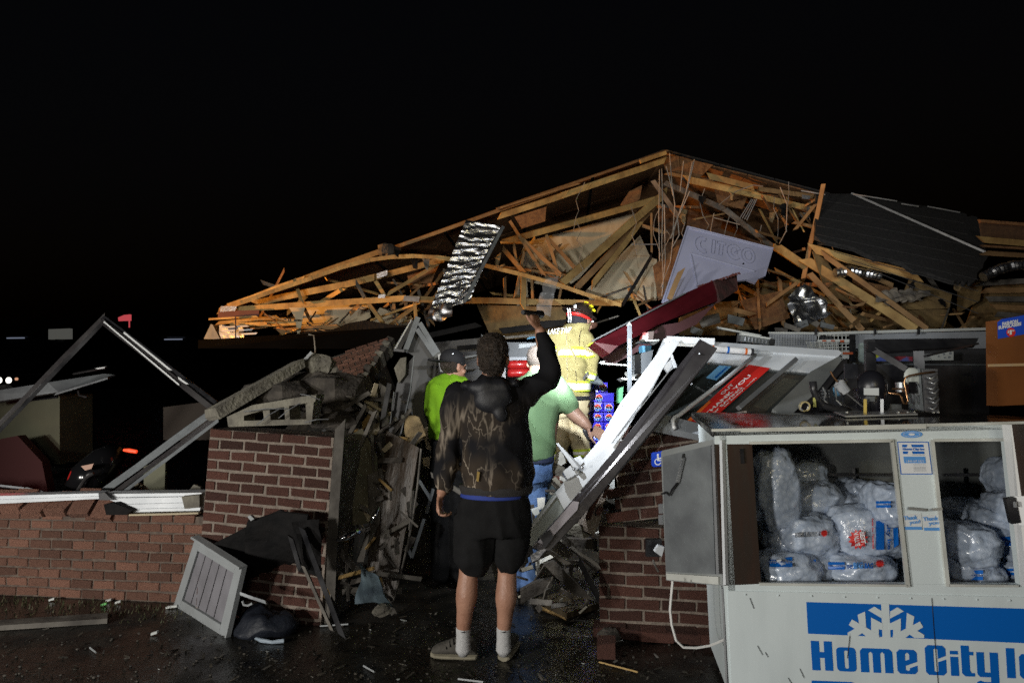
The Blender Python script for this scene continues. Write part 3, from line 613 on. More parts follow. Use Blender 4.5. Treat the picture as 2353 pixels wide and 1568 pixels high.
ice_bag(2220, 1248, 52, 46, 2.95, 14.2, 'dim ice bag on the printed bag of the second opening', -.1); ice_bag(2326, 1172, 46, 40, 2.98, 15.8, 'ice bag near the hinge topmost but one in the second opening')
ice_bag(2322, 1098, 40, 44, 3.1, 16.6, 'topmost shaded ice bag in the second opening', -.2); ice_bag(2225, 1180, 48, 34, 3.2, 17.7, 'dark ice bag at the back of the second opening')
ice_bag(1935, 1158, 46, 34, 3.34, 19.2, 'shaded ice bag at the back above the large starred bag'); ice_bag(1960, 1128, 40, 30, 3.4, 21.7, 'darkest ice bag deep at the back of the first opening'); t, f = ice_bag(1858, 1296, 52, 36, 3.12, 23.1, 'ice bag between the two bottom bags of the first opening'); label_bag(t, f, 1836, 1284, 38)
t, f = ice_bag(2196, 1290, 40, 40, 3.0, 24.8, 'ice bag low beside the middle stile in the second opening'); label_bag(t, f, 2190, 1262, 36); ice_bag(2268, 1200, 44, 38, 3.06, 26.3, 'shaded ice bag in the middle of the second opening')
ice_bag(1796, 1220, 46, 48, 3.2, 28.4, 'shaded ice bag below the tall upright bag'); ice_bag(1842, 1090, 44, 36, 3.42, 30.2, 'dark ice bag high at the back beside the tall upright bag'); ice_bag(2180, 1232, 40, 40, 3.08, 33.3, 'shaded ice bag against the middle stile in the second opening')
# ---- blue accessible parking sign behind the door
sg = Plane(P(1510, 1055, 3.62), n=V((-.1, -1, 0)))
s = MB().plate([sg.at(x, y) for x, y in ((1496, 1042), (1500, 1039), (1528, 1034), (1528, 1069), (1501, 1072), (1497, 1069))], .006).build('accessible_sign', mat('sign_blue', (.01, .06, .55), None, 5, .35), None, 'blue square wheelchair access sign half hidden by the open chest door', 'sign')
fs_ = lambda x, y: sg.at(x, y, .004)
mb = MB(); marks(mb, [disc(1511, 1044, 2.4, 12)], fs_); marks(mb, [[(1509, 1047), (1513, 1046.5), (1513, 1051), (1519, 1050), (1519, 1053), (1514, 1054), (1514, 1056), (1522, 1055), (1523, 1062), (1520, 1063), (1519, 1058), (1510, 1058.5)]], fs_)
marks(mb, [[(1511 + 8 * math.cos(a), 1060 + 8 * math.sin(a)) for a in [math.radians(15 + 12.5 * i) for i in range(21)]] + [(1511 + 5.6 * math.cos(a), 1060 + 5.6 * math.sin(a)) for a in [math.radians(265 - 12.5 * i) for i in range(21)]]], fs_)
mb.build('wheelchair_symbol', M_WPRINT, s)
# ---- outlet hanging off the pier
t = thing('wall_outlet', 'white outlet cover hanging loose from its dark box on the brick pier', 'outlet', P(1512, 1262, 3.6))
MB().plate([P(x, y, 3.66) for x, y in ((1484, 1238), (1520, 1238), (1520, 1278), (1484, 1278))], .03).build('outlet_box', M_BLACK, t)
MB().plate([P(x, y, 3.58) for x, y in ((1512, 1252), (1526, 1256), (1520, 1278), (1503, 1266))], .03).build('cover', M_WHITEAL, t)
MB().tube([P(1500, 1285, 3.6), P(1504, 1297, 3.58), P(1512, 1312, 3.58)], .006).build('wire', M_GWOOD, t)
# ================================================================ CONDENSING UNIT on the chest
TP = Plane(TL, TR, TLb)
zc = lambda x, y: (1801 + .2342 * x, 725.8 + .2342 * y)
def cu(x, y, Y): return P(*zc(x, y), Y)
un = thing('condensing_unit', 'stripped black compressor and condenser standing on top of the ice chest', 'cooling unit', TP.at(2020, 955))
YU = TP.at(2020, 955).y
q = [TP.at(1942, 958, .004), TP.at(2108, 953, .004)]; q += [q[1] + BK * .3 + UP * .03, q[0] + BK * .3 + UP * .03]
MB().hexa(q, [p + UP * .008 for p in q], 0).build('base_plate', M_ALU, un)
YU += .13
mb = MB(); mb.ell(cu(855, 690, YU), V((.075, 0, 0)), V((0, .075, 0)), V((0, 0, .085)), 20, 12); mb.tube([cu(855, 690, YU), cu(855, 930, YU)], .07, 20); mb.build('compressor', mat('compressor_black', (.012, .012, .016), None, 5, .35), un, smooth=True)
MB().plate([cu(785, 705, YU - .085), cu(930, 705, YU - .085), cu(930, 778, YU - .085), cu(785, 772, YU - .085)], .004).build('rating_label', M_STK, un)
MB().plate([cu(840, 785, YU - .08), cu(890, 785, YU - .08), cu(890, 835, YU - .08), cu(840, 835, YU - .08)], .03).build('terminal_cover', M_GREYP, un)
MB().tube([cu(520, 650, YU), cu(535, 655, YU), cu(600, 745, YU), cu(612, 755, YU)], [.015, .028, .028, .015], 16).build('filter_drier', mat('drier_grey', (.3, .32, .35), (.5, .5, .5), 14, .4), un)
for x, m in ((795, mat('yellow_strut', (.55, .4, .06), (.4, .28, .05), 20, .5)), (960, M_WHITEAL)): MB().bar(cu(x, 815, YU - .09), cu(x, 955, YU - .1), .014, .014).build('strut', m, un)
M_COP = mat('copper_tube', (.55, .30, .15), None, 5, .3, .9)
MB().tube([cu(x, y, YU - .05) for x, y in ((1480, 545), (1340, 560), (1225, 585), (1185, 605), (1178, 650), (1200, 760), (1213, 830), (1200, 862), (1170, 852), (1152, 800), (1130, 765), (1020, 752))], .0048, 8).build('copper_tube', M_COP, un, smooth=True)
MB().tube([cu(x, y, YU - .04) for x, y in ((1060, 712), (1150, 712), (1170, 740))], .0048, 8).build('copper_tube', M_COP, un)
MB().tube([cu(x, y, YU - .02) for x, y in ((455, 540), (480, 590), (525, 645))], .005, 8).build('copper_tube', M_COP, un)
MB().tube([cu(x, y, YU - .05) for x, y in ((610, 755), (690, 820), (760, 880), (810, 900))], .004, 8).build('copper_tube', mat('grey_tube', (.2, .2, .2), None, 5, .4, .5), un)
YC = YU - .02
for k in range(22): MB().plate([cu(1330 + k * 7, 515, YC + .002 * k), cu(1334 + k * 7, 515, YC + .002 * k), cu(1372 + k * 6.6, 945, YC + .002 * k), cu(1368 + k * 6.6, 945, YC + .002 * k)], .12).build('fin', M_GREYP, un) if k % 3 == 0 else None
MB().plate([cu(1370, 522, YC - .005), cu(1505, 518, YC - .005), cu(1520, 940, YC - .005), cu(1385, 940, YC - .005)], .02).build('condenser_plate', mat('condenser_grey', (.22, .22, .23), (.12, .12, .13), 9, .45, .5), un)
for k, y in enumerate((600, 650, 705, 745, 800, 840, 900)):
    x0 = 1400 + (y - 520) * .05 + (k % 2) * 20
    MB().tube([cu(x0, y, YC), cu(x0, y, YC - .03), cu(x0 + 40, y + 12, YC - .045), cu(x0 + 80, y - 25, YC - .03), cu(x0 + 80, y - 25, YC)], .006, 8).build('return_bend', M_ALU, un, smooth=True)
mb = MB(); mb.ell(cu(1258, 595, YU), V((.045, 0, 0)), V((.01, .012, 0)), V((0, 0, .05)), 16, 8); mb.build('fan_blade', mat('fan_grey', (.5, .53, .5), None, 5, .4), un, smooth=True)
MB().bar(cu(1260, 660, YU), cu(1330, 770, YU), .035, .006).build('fan_blade', M_GREYP, un)
mb = MB(); mb.tube([cu(1140, 650, YU), cu(1145, 740, YU)], .024, 12); mb.build('fan_motor', M_ALU, un)
for x, y, w, h in ((1230, 700, 45, 60), (900, 915, 60, 20), (660, 920, 40, 25), (1060, 890, 60, 30), (640, 660, 50, 50), (745, 740, 40, 60)):
    MB().box(cu(x, y, YU + .02), (w * .0005, 0, 0), (0, .03, 0), (0, 0, h * .0005)).build('bracket', M_GREYP if w > 50 else M_BLACK, un)
for x in (615, 1120, 1210, 1275, 1465, 1510): MB().tube([cu(x, 950, YU - .14), cu(x, 935, YU - .14)], .007, 6).build('bolt', M_ALU, un)
hs = thing('hose_and_wires', 'black rubber hose and looped wires lying beside the compressor', 'hose', cu(380, 900, YU))
MB().tube([cu(x, y, YU) for x, y in ((280, 640), (290, 720), (320, 800), (380, 870), (470, 905), (560, 915), (640, 930))], .018, 10).build('hose', M_BLACK, hs, smooth=True)
for k in range(4):
    MB().tube([cu(190 + 45 * math.cos(a + k) + k * 6, 885 + 45 * math.sin(a + k), YU - .02 * k) for a in [i * .5 for i in range(10)]], .0042, 6).build('wire_loop', mat('yellow_wire', (.5, .42, .2), None, 5, .5) if k % 2 else M_ALU, hs)
for k in range(6):
    x, y = 380 + 40 * k, 760 + 20 * (k % 3); MB().tube([cu(x, y - 60, YU), cu(x + 30 - 20 * (k % 2), y, YU - .02), cu(x + 10, y + 60, YU), cu(x + 60, y + 110, YU)], .0045, 6).build('wire_loop', M_ALU if k % 3 == 0 else M_BLACK, hs)
MB().plate([cu(x, y, YU - .01) for x, y in ((285, 800), (310, 795), (315, 890), (288, 890))], .004).build('yellow_tag', mat('yellow_tag', (.5, .5, .15), None, 5, .6), hs)
MB().plate([cu(x, y, YU + .01) for x, y in ((480, 700), (530, 690), (545, 780), (490, 790))], .004).build('blue_tag', mat('blue_tag', (.1, .25, .4), None, 5, .6), hs)
for k, (x, y) in enumerate(((400, 730), (400, 760), (405, 790))): MB().bar(cu(x - 35, y, YU + .02), cu(x + 35, y, YU + .02), .01, .02).build('terminal', M_GREYP, hs)
# black shroud tipped up behind it
sh = thing('unit_shroud', 'black metal shroud lid torn open above the compressor with thin struts', 'metal lid', P(2010, 940, YU + .3))
MB().plate([P(x, y, YU + d) for x, y, d in ((1992, 779, .25), (2248, 776, .45), (2240, 793, .4), (2045, 806, .2), (1994, 800, .2))], .02).build('lid', M_BLACK, sh)
MB().plate([P(x, y, YU + .24) for x, y in ((1988, 780), (2010, 778), (2014, 857), (1990, 862))], .02).build('post', M_BLACK, sh)
MB().bar(P(2007, 803, YU + .22), P(2082, 848, YU + .1), .03, .02).build('strut', M_BLACK, sh); MB().bar(P(2125, 818, YU + .2), P(2246, 789, YU + .4), .012, .012).build('strut', M_BLACK, sh)
MB().bar(P(2110, 806, YU + .24), P(2112, 850, YU + .24), .05, .03).build('post', M_BLACK, sh)
MB().plate([P(x, y, YU + .5) for x, y in ((1940, 835), (2272, 842), (2272, 952), (1940, 945))], .01).build('back_panel', M_BLACK, sh)
# ---- sunglasses display box
YB = TP.at(2310, 925).y + .1
bx = thing('sunglasses_display_box', 'tall orange cardboard display box headed fashion sunglasses standing on the ice chest', 'display box', P(2300, 930, YB))
M_CARD = mat('orange_cardboard', (.20, .064, .010), (.14, .045, .008), 3, .7)  # orange darkened to take in the shadow over the lower box
mat('grey_cardboard', (.42, .36, .28), (.5, .3, .1), 4, .7)
bp_ = Plane(P(2290, 850, YB), n=V((-.05, -1, 0)))
MB().plate([bp_.at(x, y) for x, y in ((2290, 735), (2300, 733), (2440, 708), (2440, 925), (2292, 932))], .09).build('box_front', M_CARD, bx)
f = lambda x, y: bp_.at(x, y, .004); f2 = lambda x, y: bp_.at(x, y, .007)
marks(MB(), [[(2291, 740), (2300, 733), (2440, 708), (2440, 752), (2292, 778)]], f).build('blue_header', mat('header_blue', (.012, .07, .55), None, 5, .5), bx)
text_on(MB(), 'FASHION', ((2302, 748), (2338, 741), (2338, 733), (2302, 740)), f2, .05).build('lettering', M_WPRINT, bx)
text_on(MB(), 'SUNGLASSES', ((2293, 757), (2346, 747), (2346, 739), (2293, 749)), f2, .05).build('lettering', M_WPRINT, bx)
marks(MB(), [disc(2322, 763, 10.5, 24)], f2).build('price_disc', M_RED, bx)
f3 = lambda x, y: bp_.at(x, y, .01)
text_on(MB(), '$', ((2314, 766), (2318, 765), (2318, 758), (2314, 759)), f3, .04).build('lettering', M_WPRINT, bx)
text_on(MB(), '1', ((2319, 769), (2324, 768), (2324, 757), (2319, 758)), f3, .08).build('lettering', M_WPRINT, bx)
text_on(MB(), '99', ((2325, 762), (2330, 761), (2330, 757), (2325, 758)), f3, .04).build('lettering', M_WPRINT, bx)
MB().plate([bp_.at(x, y, .02) for x, y in ((2274, 836), (2440, 832), (2440, 838), (2275, 842))], .02).build('shelf_edge', mat('grey_cardboard', (1, 1, 1)), bx)
# ================================================================ FALLEN ROOF
def tb(parent, name, a, b, w, Y, m=M_WOOD, label=None, cat=None, dep=.04, tw=None, group=None):
    Y0, Y1 = Y if isinstance(Y, tuple) else (Y, Y)
    pa, pb = P(*a, Y0), P(*b, Y1); mb = MB(); L_ = (pb - pa).length; n = max(2, int(L_ / .35)); ww = w / F * (Y0 + Y1) / 2 * (.86 if dep == .04 else 1)
    # sawn timber, slightly bowed and twisted, so no edge is dead straight
    d = (pb - pa).normalized(); v = CAMP - (pa + pb) / 2; side = d.cross(v).normalized(); dp = side.cross(d).normalized(); sd = R.uniform(0, 99); tw = R.uniform(-.25, .25) if tw is None else tw
    vs = []
    for i in range(n + 1):
        t = i / n; p = pa.lerp(pb, t) + side * (ww * .22 * noise.noise(V((t * 2, sd, 0)))) + dp * (ww * .1 * noise.noise(V((t * 2, 0, sd))))
        q = Matrix.Rotation(tw + .12 * noise.noise(V((t * 1.5, sd, 3))), 3, d); s_, e_ = q @ side * ww / 2, q @ dp * dep / 2
        k = d * R.uniform(-.07, .07) * min(1, ww / .07) if i in (0, n) else V((0, 0, 0))
        vs += [p - s_ - e_ + k, p + s_ - e_ - k, p + s_ + e_ - k, p - s_ + e_ + k]
    fs = [(3, 2, 1, 0), tuple(n * 4 + j for j in range(4))] + [(i * 4 + j, i * 4 + (j + 1) % 4, (i + 1) * 4 + (j + 1) % 4, (i + 1) * 4 + j) for i in range(n) for j in range(4)]
    mb.add(vs, fs); return mb.build(name, m, parent, label, cat, group)
def pl(parent, name, pts, Y, th, m, label=None, cat=None, group=None):
    q = [P(x, y, Y if not isinstance(Y, (list, tuple)) else Y[i]) for i, (x, y) in enumerate(pts)]
    return MB().plate(q, th).build(name, m, parent, label, cat, group)
M_WD2 = mat('old_timber', (.30, .18, .075), (.20, .11, .045), 5, .8, bump=.3, jitter=.2)
M_GUS = mat('nail_plate', (.45, .46, .48), (.3, .3, .32), 20, .4, .7, bump=.2)
M_ROOF = mat('roof_shingle', (.020, .0195, .021), (.034, .032, .031), 30, .9, bump=.6, bscale=60)
M_RDK = mat('dark_red_fascia', (.10, .018, .012), (.07, .014, .01), 8, .6)
# roof decks (they fall away behind the gable)
dk = thing('roof_deck', 'dark shingled roof slope rising from the orange end to the ridge', 'roof', P(1531, 347, 8.8))
a, b = P(498, 712, 8.8), P(1531, 345, 8.8); bk = V((.4, 5, -.1))
def deck_sheet(parent, a, b, bk, n1, n2, m, th=.05):
    for i in range(n1):
        for j in range(n2):
            e = .004; u0, u1, v0, v1 = i / n1 + e, (i + 1) / n1 - e, j / n2 + e, (j + 1) / n2 - e
            f = lambda u, v: a + (b - a) * u + bk * v + UP * (.035 * noise.noise(V((u * 6, v * 6, 1))))
            q = [f(u0, v0), f(u1, v0), f(u1, v1), f(u0, v1)]; MB().hexa([p - UP * th for p in q], q, 0).build('deck_panel', m, parent)
deck_sheet(dk, a, b, bk, 6, 4, M_OSB, .02)
deck_sheet(dk, a + UP * .03, b + UP * .03, bk, 5, 1, M_ROOF, .02)
dk2 = thing('roof_deck', 'dark sagging roof slope running down from the ridge towards the chest side', 'roof', P(1760, 430, 8.8))
deck_sheet(dk2, P(1531, 349, 8.8), P(1910, 450, 8.6), V((-.2, 5, -.2)), 4, 4, M_OSB, .02); deck_sheet(dk2, P(1531, 345, 8.8) + UP * .02, P(1910, 446, 8.6) + UP * .02, V((-.2, 5, -.2)), 3, 1, M_ROOF, .02)
# torn piece of roof hanging down on the right
rp = thing('hanging_roof_section', 'large dark shingled roof section hanging down with a pale metal edge strip', 'roof section', P(2060, 560, 7.6))
q0 = [(1872, 440), (1960, 445), (2190, 484), (2250, 505), (2270, 585), (2236, 648), (2192, 646), (1980, 578), (1872, 542)]; q = []
for i in range(9):
    (xa, ya_), (xb, yb_) = q0[i], q0[(i + 1) % 9]; m_ = 2 if i < 2 else 7
    q += [(xa + (xb - xa) * k / m_ + R.uniform(-4, 4) * (k > 0), ya_ + (yb_ - ya_) * k / m_ + R.uniform(-5, 5) * (k > 0)) for k in range(m_)]
rpl = Plane(P(1960, 445, 8.2), P(2268, 583, 7.2), P(1880, 540, 7.4))
MB().plate([rpl.at(x, y) for x, y in q], .05).build('shingle_sheet', M_ROOF, rp)
for k in range(9):
    y0 = 452 + k * 20; MB().bar(rpl.at(1876 + max(0, k - 5) * 40, y0 + 6, .006), rpl.at(2215 + min(k, 4) * 8, y0 + 60 + k * 6, .006), .008, .004).build('shingle_course', M_ROOF, rp)
MB().bar(rpl.at(1956, 444, .02), rpl.at(2274, 584, .02), .024, .03).build('edge_strip', mat('strip_grey', (.34, .33, .32), (.2, .2, .2), 12, .5, .4), rp)
for a, b in (((1960, 446), (2060, 462)), ((2070, 468), (2110, 474)), ((2130, 474), (2205, 488)), ((1840, 438), (1895, 447))): MB().bar(rpl.at(*a, .05), rpl.at(*b, .05), .014, .012).build('drip_edge', mat('strip_grey', (1, 1, 1)), rp)
# wallboard of the far ceiling and gable
wb = thing('ceiling_wallboard', 'torn beige wallboard sheets hanging behind the roof trusses', 'wallboard', P(1400, 620, 9.3))
for pts, Y in ((((1185, 640), (1191, 592), (1207, 556), (1458, 489), (1480, 472), (1400, 560), (1330, 640), (1290, 665)), 9.3), (((1470, 540), (1493, 589), (1483, 624), (1464, 690), (1355, 690), (1345, 668), (1420, 590)), 9.3), (((1496, 592), (1509, 596), (1508, 690), (1458, 690)), 9.2),
        (((668, 708), (697, 700), (846, 700), (852, 728), (813, 750), (684, 752)), 9.0), (((851, 748), (872, 706), (902, 716), (949, 730), (943, 746)), 9.1), (((1188, 650), (1210, 640), (1215, 705), (1188, 708)), 9.25)):
    pl(wb, 'wallboard_sheet', pts, Y, .015, M_DRY)
tb(wb, 'crack_batten', (778, 742), (812, 706), 2, 8.97, M_BLACK, dep=.004); tb(wb, 'crack_batten', (808, 704), (846, 716), 1.5, 8.97, M_BLACK, dep=.004)
# ---- truss at the orange lit end
t1 = thing('roof_truss', 'fallen roof truss at the orange lit eave end with grey nail plates', 'roof truss', P(700, 700, 8.6))
tb(t1, 'top_chord', (503, 711), (1280, 436), 9, (8.6, 8.75), M_WD2); tb(t1, 'top_chord', (525, 702), (700, 640), 15, 8.45); tb(t1, 'top_chord', (690, 643), (880, 574), 14, 8.55)
tb(t1, 'bottom_chord', (505, 714), (935, 684), 16, (8.3, 8.35), tw=.05); tb(t1, 'bottom_chord', (930, 685), (1280, 693), 16, (8.3, 8.4), tw=.05); tb(t1, 'bottom_chord', (1270, 693), (1432, 697), 14, 8.45, tw=.05)
tb(t1, 'rafter', (587, 697), (860, 636), 17, (8.4, 8.5)); tb(t1, 'rafter', (850, 640), (1022, 596), 15, 8.55)
tb(t1, 'web', (676, 641), (693, 694), 9, 8.25); tb(t1, 'web', (695, 700), (716, 741), 8, 8.5, M_WD2); tb(t1, 'web', (834, 679), (884, 748), 10, 8.5); tb(t1, 'web', (817, 648), (837, 683), 9, 8.28, M_GWOOD)
tb(t1, 'web', (856, 634), (884, 680), 10, 8.6); tb(t1, 'web', (889, 676), (1018, 598), 9, 8.6); tb(t1, 'web', (894, 748), (953, 704), 9, 8.5); tb(t1, 'web', (904, 690), (906, 730), 8, 8.7, M_WD2); tb(t1, 'web', (932, 690), (934, 728), 9, 8.7, M_WD2)
tb(t1, 'web', (953, 697), (956, 742), 9, 8.4)
pl(t1, 'nail_plate', ((507, 703), (544, 703), (540, 714), (505, 716)), 8.22, .008, M_GUS); pl(t1, 'nail_plate', ((928, 679), (964, 681), (962, 693), (926, 691)), 8.25, .008, mat('nail_plate_dark', (.2, .2, .2), (.12, .12, .12), 20, .5, .5))
pl(t1, 'nail_plate', ((865, 628), (890, 620), (889, 632), (866, 640)), 8.4, .008, M_GUS); pl(t1, 'nail_plate', ((870, 677), (886, 676), (884, 684), (868, 684)), 8.2, .008, M_GUS)
fa = thing('eave_fascia', 'dark red fascia and orange lit soffit boards at the collapsed eave', 'fascia', P(560, 740, 8.4))
pl(fa, 'fascia_board', ((502, 714), (595, 712), (594, 726), (500, 730)), 8.25, .03, M_RDK); tb(fa, 'soffit_board', (481, 733), (592, 727), 5, 8.15); tb(fa, 'soffit_board', (500, 742), (640, 728), 9, 8.5); tb(fa, 'soffit_board', (530, 748), (690, 741), 13, 8.4)
tb(fa, 'soffit_board', (640, 760), (780, 749), 13, 8.4, M_WD2); tb(fa, 'post', (541, 728), (541, 778), 3, 8.1, M_RDK); tb(fa, 'soffit_board', (600, 733), (602, 750), 4, 8.6); tb(fa, 'soffit_board', (560, 735), (680, 730), 6, 8.9)
tb(fa, 'soffit_board', (630, 728), (632, 748), 5, 8.7); pl(fa, 'hanging_paper', ((664, 706), (700, 706), (690, 760), (684, 775), (678, 730)), 8.3, .005, M_DRY)
M_WSH = mat('white_sheet_metal', (.7, .72, .74), (.55, .57, .6), 8, .4, .3)
sc = thing('crumpled_soffit_metal', 'crumpled white soffit metal under the orange lit eave', 'sheet metal', P(530, 765, 8.3))
MB().sheet([P(500, 748, 8.3), P(555, 750, 8.3), P(565, 780, 8.2), P(505, 778, 8.2)], 12, 8, .06, .006, 5, 2).build('sheet', M_WSH, sc)
MB().plate([P(468, 778, 8.3), P(484, 744, 8.3), P(488, 745, 8.3), P(506, 779, 8.3)], .2).build('end_cap', M_GREYP, sc)
for k in range(4): tb(sc, 'strip', (506 + k * 4, 752 + 8 * k), (570 + 10 * k, 748 + 9 * k), 4, 8.1 + .05 * k, M_WSH, dep=.01)
# dark flat canopy below the orange end
MB().hexa([P(455, 781, 8.0), P(960, 748, 8.0), P(960, 800, 7.6), P(455, 800, 7.6)], [P(455, 781, 8.3), P(960, 750, 8.3), P(960, 800, 8.0), P(455, 800, 8.0)], 0).build('dark_canopy_edge', mat('matt_black', (.004, .004, .004), None, 5, .95, spec=.05), None, 'black flat canopy edge below the orange lit trusses', 'canopy')
bh = MB(); bh.sheet([P(560, 770, 8.05), P(780, 742, 8.05), P(960, 690, 8.2), P(960, 800, 7.9)], 20, 10, .12, .01, 2.2, 5)
pl(None, 'torn_felt', ((660, 776), (700, 762), (760, 758), (800, 742), (840, 735), (890, 744), (980, 752), (980, 800), (640, 800)), 8.02, .04, M_TARP, 'black torn roofing felt drooping below the lit wallboard', 'roofing felt')
# bowed board
pts = [(555, 694), (640, 664), (717, 638), (790, 612), (848, 597), (900, 590), (950, 588), (1005, 591), (1053, 598), (1120, 611), (1190, 628), (1277, 652), (1340, 674), (1425, 700)]
mb = MB()
for i in range(len(pts) - 1):
    a, b = P(*pts[i], 8.0 + .02 * i), P(*pts[i + 1], 8.02 + .02 * i); d = (b - a).normalized(); mb.bar(a - d * .004, b + d * .004, .05 + .004 * (i % 2), .09 + .003 * (i % 2))
mb.build('bowed_board', M_WOOD, None, 'long thin board bent into an arc across the fallen trusses', 'board')
# knots of rubbish on the roof edge
rubble('roof_debris', M_CONCD, P(888, 574, 8.5), .12, 3.3, 'small dark lump of debris caught on the roof edge above the bowed board', 'debris', (1.2, 1, .8))
# ---- gable truss in the middle
t2 = thing('roof_truss', 'tall gable truss below the ridge with fanned diagonal webs over beige wallboard', 'roof truss', P(1350, 560, 8.6))
tb(t2, 'top_chord', (1147, 496), (1300, 446), 15, 8.5); tb(t2, 'top_chord', (1290, 449), (1527, 366), 16, (8.5, 8.6)); tb(t2, 'roof_edge', (1140, 480), (1533, 346), 5, 8.6, M_WD2); tb(t2, 'roof_edge', (1150, 478), (1330, 422), 4, 8.45, M_WD2)
tb(t2, 'ridge_board', (1470, 372), (1530, 352), 10, 8.4); tb(t2, 'bottom_chord', (1165, 555), (1515, 456), 16, (8.7, 8.8)); tb(t2, 'bottom_chord', (1150, 612), (1285, 630), 6, 8.7, M_WD2)
tb(t2, 'web', (1292, 650), (1530, 442), 20, (8.3, 8.6), tw=.1); tb(t2, 'web', (1320, 664), (1500, 476), 16, (8.45, 8.7), M_WD2); tb(t2, 'web', (1361, 655), (1470, 510), 14, (8.4, 8.6))
for a, b, w in (((1171, 508), (1250, 632), 8), ((1197, 547), (1289, 632), 11), ((1255, 540), (1283, 634), 8), ((1258, 547), (1321, 616), 9), ((1155, 570), (1203, 624), 12), ((1180, 560), (1186, 600), 7)): tb(t2, 'web', a, b, w, 8.55, M_WD2)
tb(t2, 'web', (1497, 588), (1428, 703), 9, 8.4, M_TARP); tb(t2, 'post', (1496, 490), (1497, 580), 5, 8.5, M_WD2); tb(t2, 'post', (1202, 633), (1202, 706), 14, 8.35); tb(t2, 'post', (1159, 636), (1160, 690), 7, 8.5, M_WD2); tb(t2, 'post', (1222, 640), (1224, 700), 7, 8.7, M_WD2)
pl(t2, 'sheathing_scrap', ((1182, 498), (1255, 475), (1252, 508), (1199, 525)), 8.45, .015, M_OSB); pl(t2, 'sheathing_scrap', ((1425, 470), (1445, 440), (1475, 425), (1470, 455), (1450, 480)), 8.8, .015, M_OSB)
pl(t2, 'nail_plate', ((1470, 366), (1492, 362), (1490, 370), (1468, 374)), 8.42, .006, M_GUS)
tb(t2, 'metal_strip', (1450, 561), (1508, 561), 2, 8.4, M_ALU, dep=.01)
tb(t2, 'web', (1500, 415), (1560, 500), 12, 8.5, M_GWOOD); tb(t2, 'cross_board', (1475, 518), (1530, 535), 9, 8.6, M_WD2)
pg = thing('ridge_sheathing', 'reddish brown sheathing boards torn open under the ridge', 'sheathing', P(1560, 380, 8.9))
pl(pg, 'sheathing_board', ((1522, 356), (1560, 360), (1562, 398), (1528, 390)), 8.7, .015, M_OSB); pl(pg, 'sheathing_board', ((1562, 361), (1638, 379), (1606, 410), (1564, 399)), 8.7, .015, M_OSB)
for pts in (((1512, 462), (1580, 480), (1570, 530), (1520, 560)), ((1582, 480), (1662, 500), (1640, 580), (1572, 560)), ((1520, 562), (1570, 548), (1560, 640), (1530, 650)), ((1640, 520), (1760, 560), (1720, 600), (1640, 580))): pl(pg, 'sheathing_board', pts, 9.4, .015, mat('dark_sheathing', (.13, .065, .03), (.08, .04, .02), 20, .9, bump=.3))
wr = thing('hanging_wires', 'bundle of thin wires hanging down from the ridge', 'wires', P(1550, 500, 8.2))
for pts in (((1538, 352), (1543, 420), (1550, 470), (1545, 540)), ((1520, 388), (1522, 470), (1520, 560), (1524, 660)), ((1530, 382), (1540, 420), (1546, 450)), ((1595, 366), (1580, 430), (1560, 490), (1548, 530), (1540, 600), (1518, 660)),
            ((1590, 372), (1574, 450), (1556, 500), (1540, 548)), ((1584, 440), (1566, 480), (1556, 500), (1560, 540), (1543, 570)), ((1570, 370), (1562, 440)), ((1515, 390), (1513, 500), (1515, 600)), ((1526, 470), (1528, 600), (1520, 680))):
    q = [P(x, y, 8.1 + .04 * i) for i, (x, y) in enumerate(pts)]; MB().tube(q, .007, 5).build('wire', mat('wire_grey', (.35, .31, .27), (.2, .18, .15), 9, .6), wr)
# ---- right side of the roof
t3 = thing('roof_truss', 'broken rafters sloping down from the ridge above the fallen white sign', 'roof truss', P(1700, 460, 8.5))
tb(t3, 'rafter', (1577, 412), (1735, 448), 17, 8.4); tb(t3, 'rafter', (1730, 446), (1882, 485), 15, 8.4); tb(t3, 'rafter', (1626, 404), (1730, 430), 15, 8.2, M_WOOD); tb(t3, 'rafter', (1742, 434), (1885, 454), 12, 8.5, M_WD2)
tb(t3, 'long_web', (1526, 420), (1670, 484), 14, 8.5, M_GWOOD); tb(t3, 'long_web', (1665, 480), (1780, 570), 14, 8.4, M_GWOOD); tb(t3, 'long_web', (1776, 566), (1850, 614), 15, 8.2)
tb(t3, 'post', (1892, 424), (1846, 640), 11, 7.7, M_WD2); tb(t3, 'brace', (1873, 470), (1826, 528), 8, 7.8, M_WD2); tb(t3, 'brace', (1822, 510), (1868, 522), 7, 7.9, M_WD2); tb(t3, 'rafter', (1530, 398), (1640, 418), 8, 8.7, M_WD2)
pl(t3, 'nail_plate', ((1842, 447), (1862, 450), (1859, 458), (1842, 456)), 8.2, .006, M_GUS)
for k in range(4): tb(t3, 'steel_rod', (1700 + 5 * k, 500 + 2 * k), (1726 + 4 * k, 458), 1.6, 8.1, M_ALU, dep=.01)
for pts in (((1652, 470), (1690, 440), (1730, 425), (1752, 428)), ((1640, 490), (1632, 530), (1660, 560), (1715, 570)), ((1792, 430), (1808, 470), (1806, 530), (1790, 560)), ((1895, 500), (1910, 560), (1930, 640), (1955, 720)), ((1640, 500), (1700, 516))):
    MB().tube([P(x, y, 8.0) for x, y in pts], .006, 5).build('loose_wire', mat('wire_grey', (1, 1, 1)), t3)
t4 = thing('roof_truss', 'collapsed truss boards splaying down towards the shelving on the chest side', 'roof truss', P(1980, 660, 7.5))
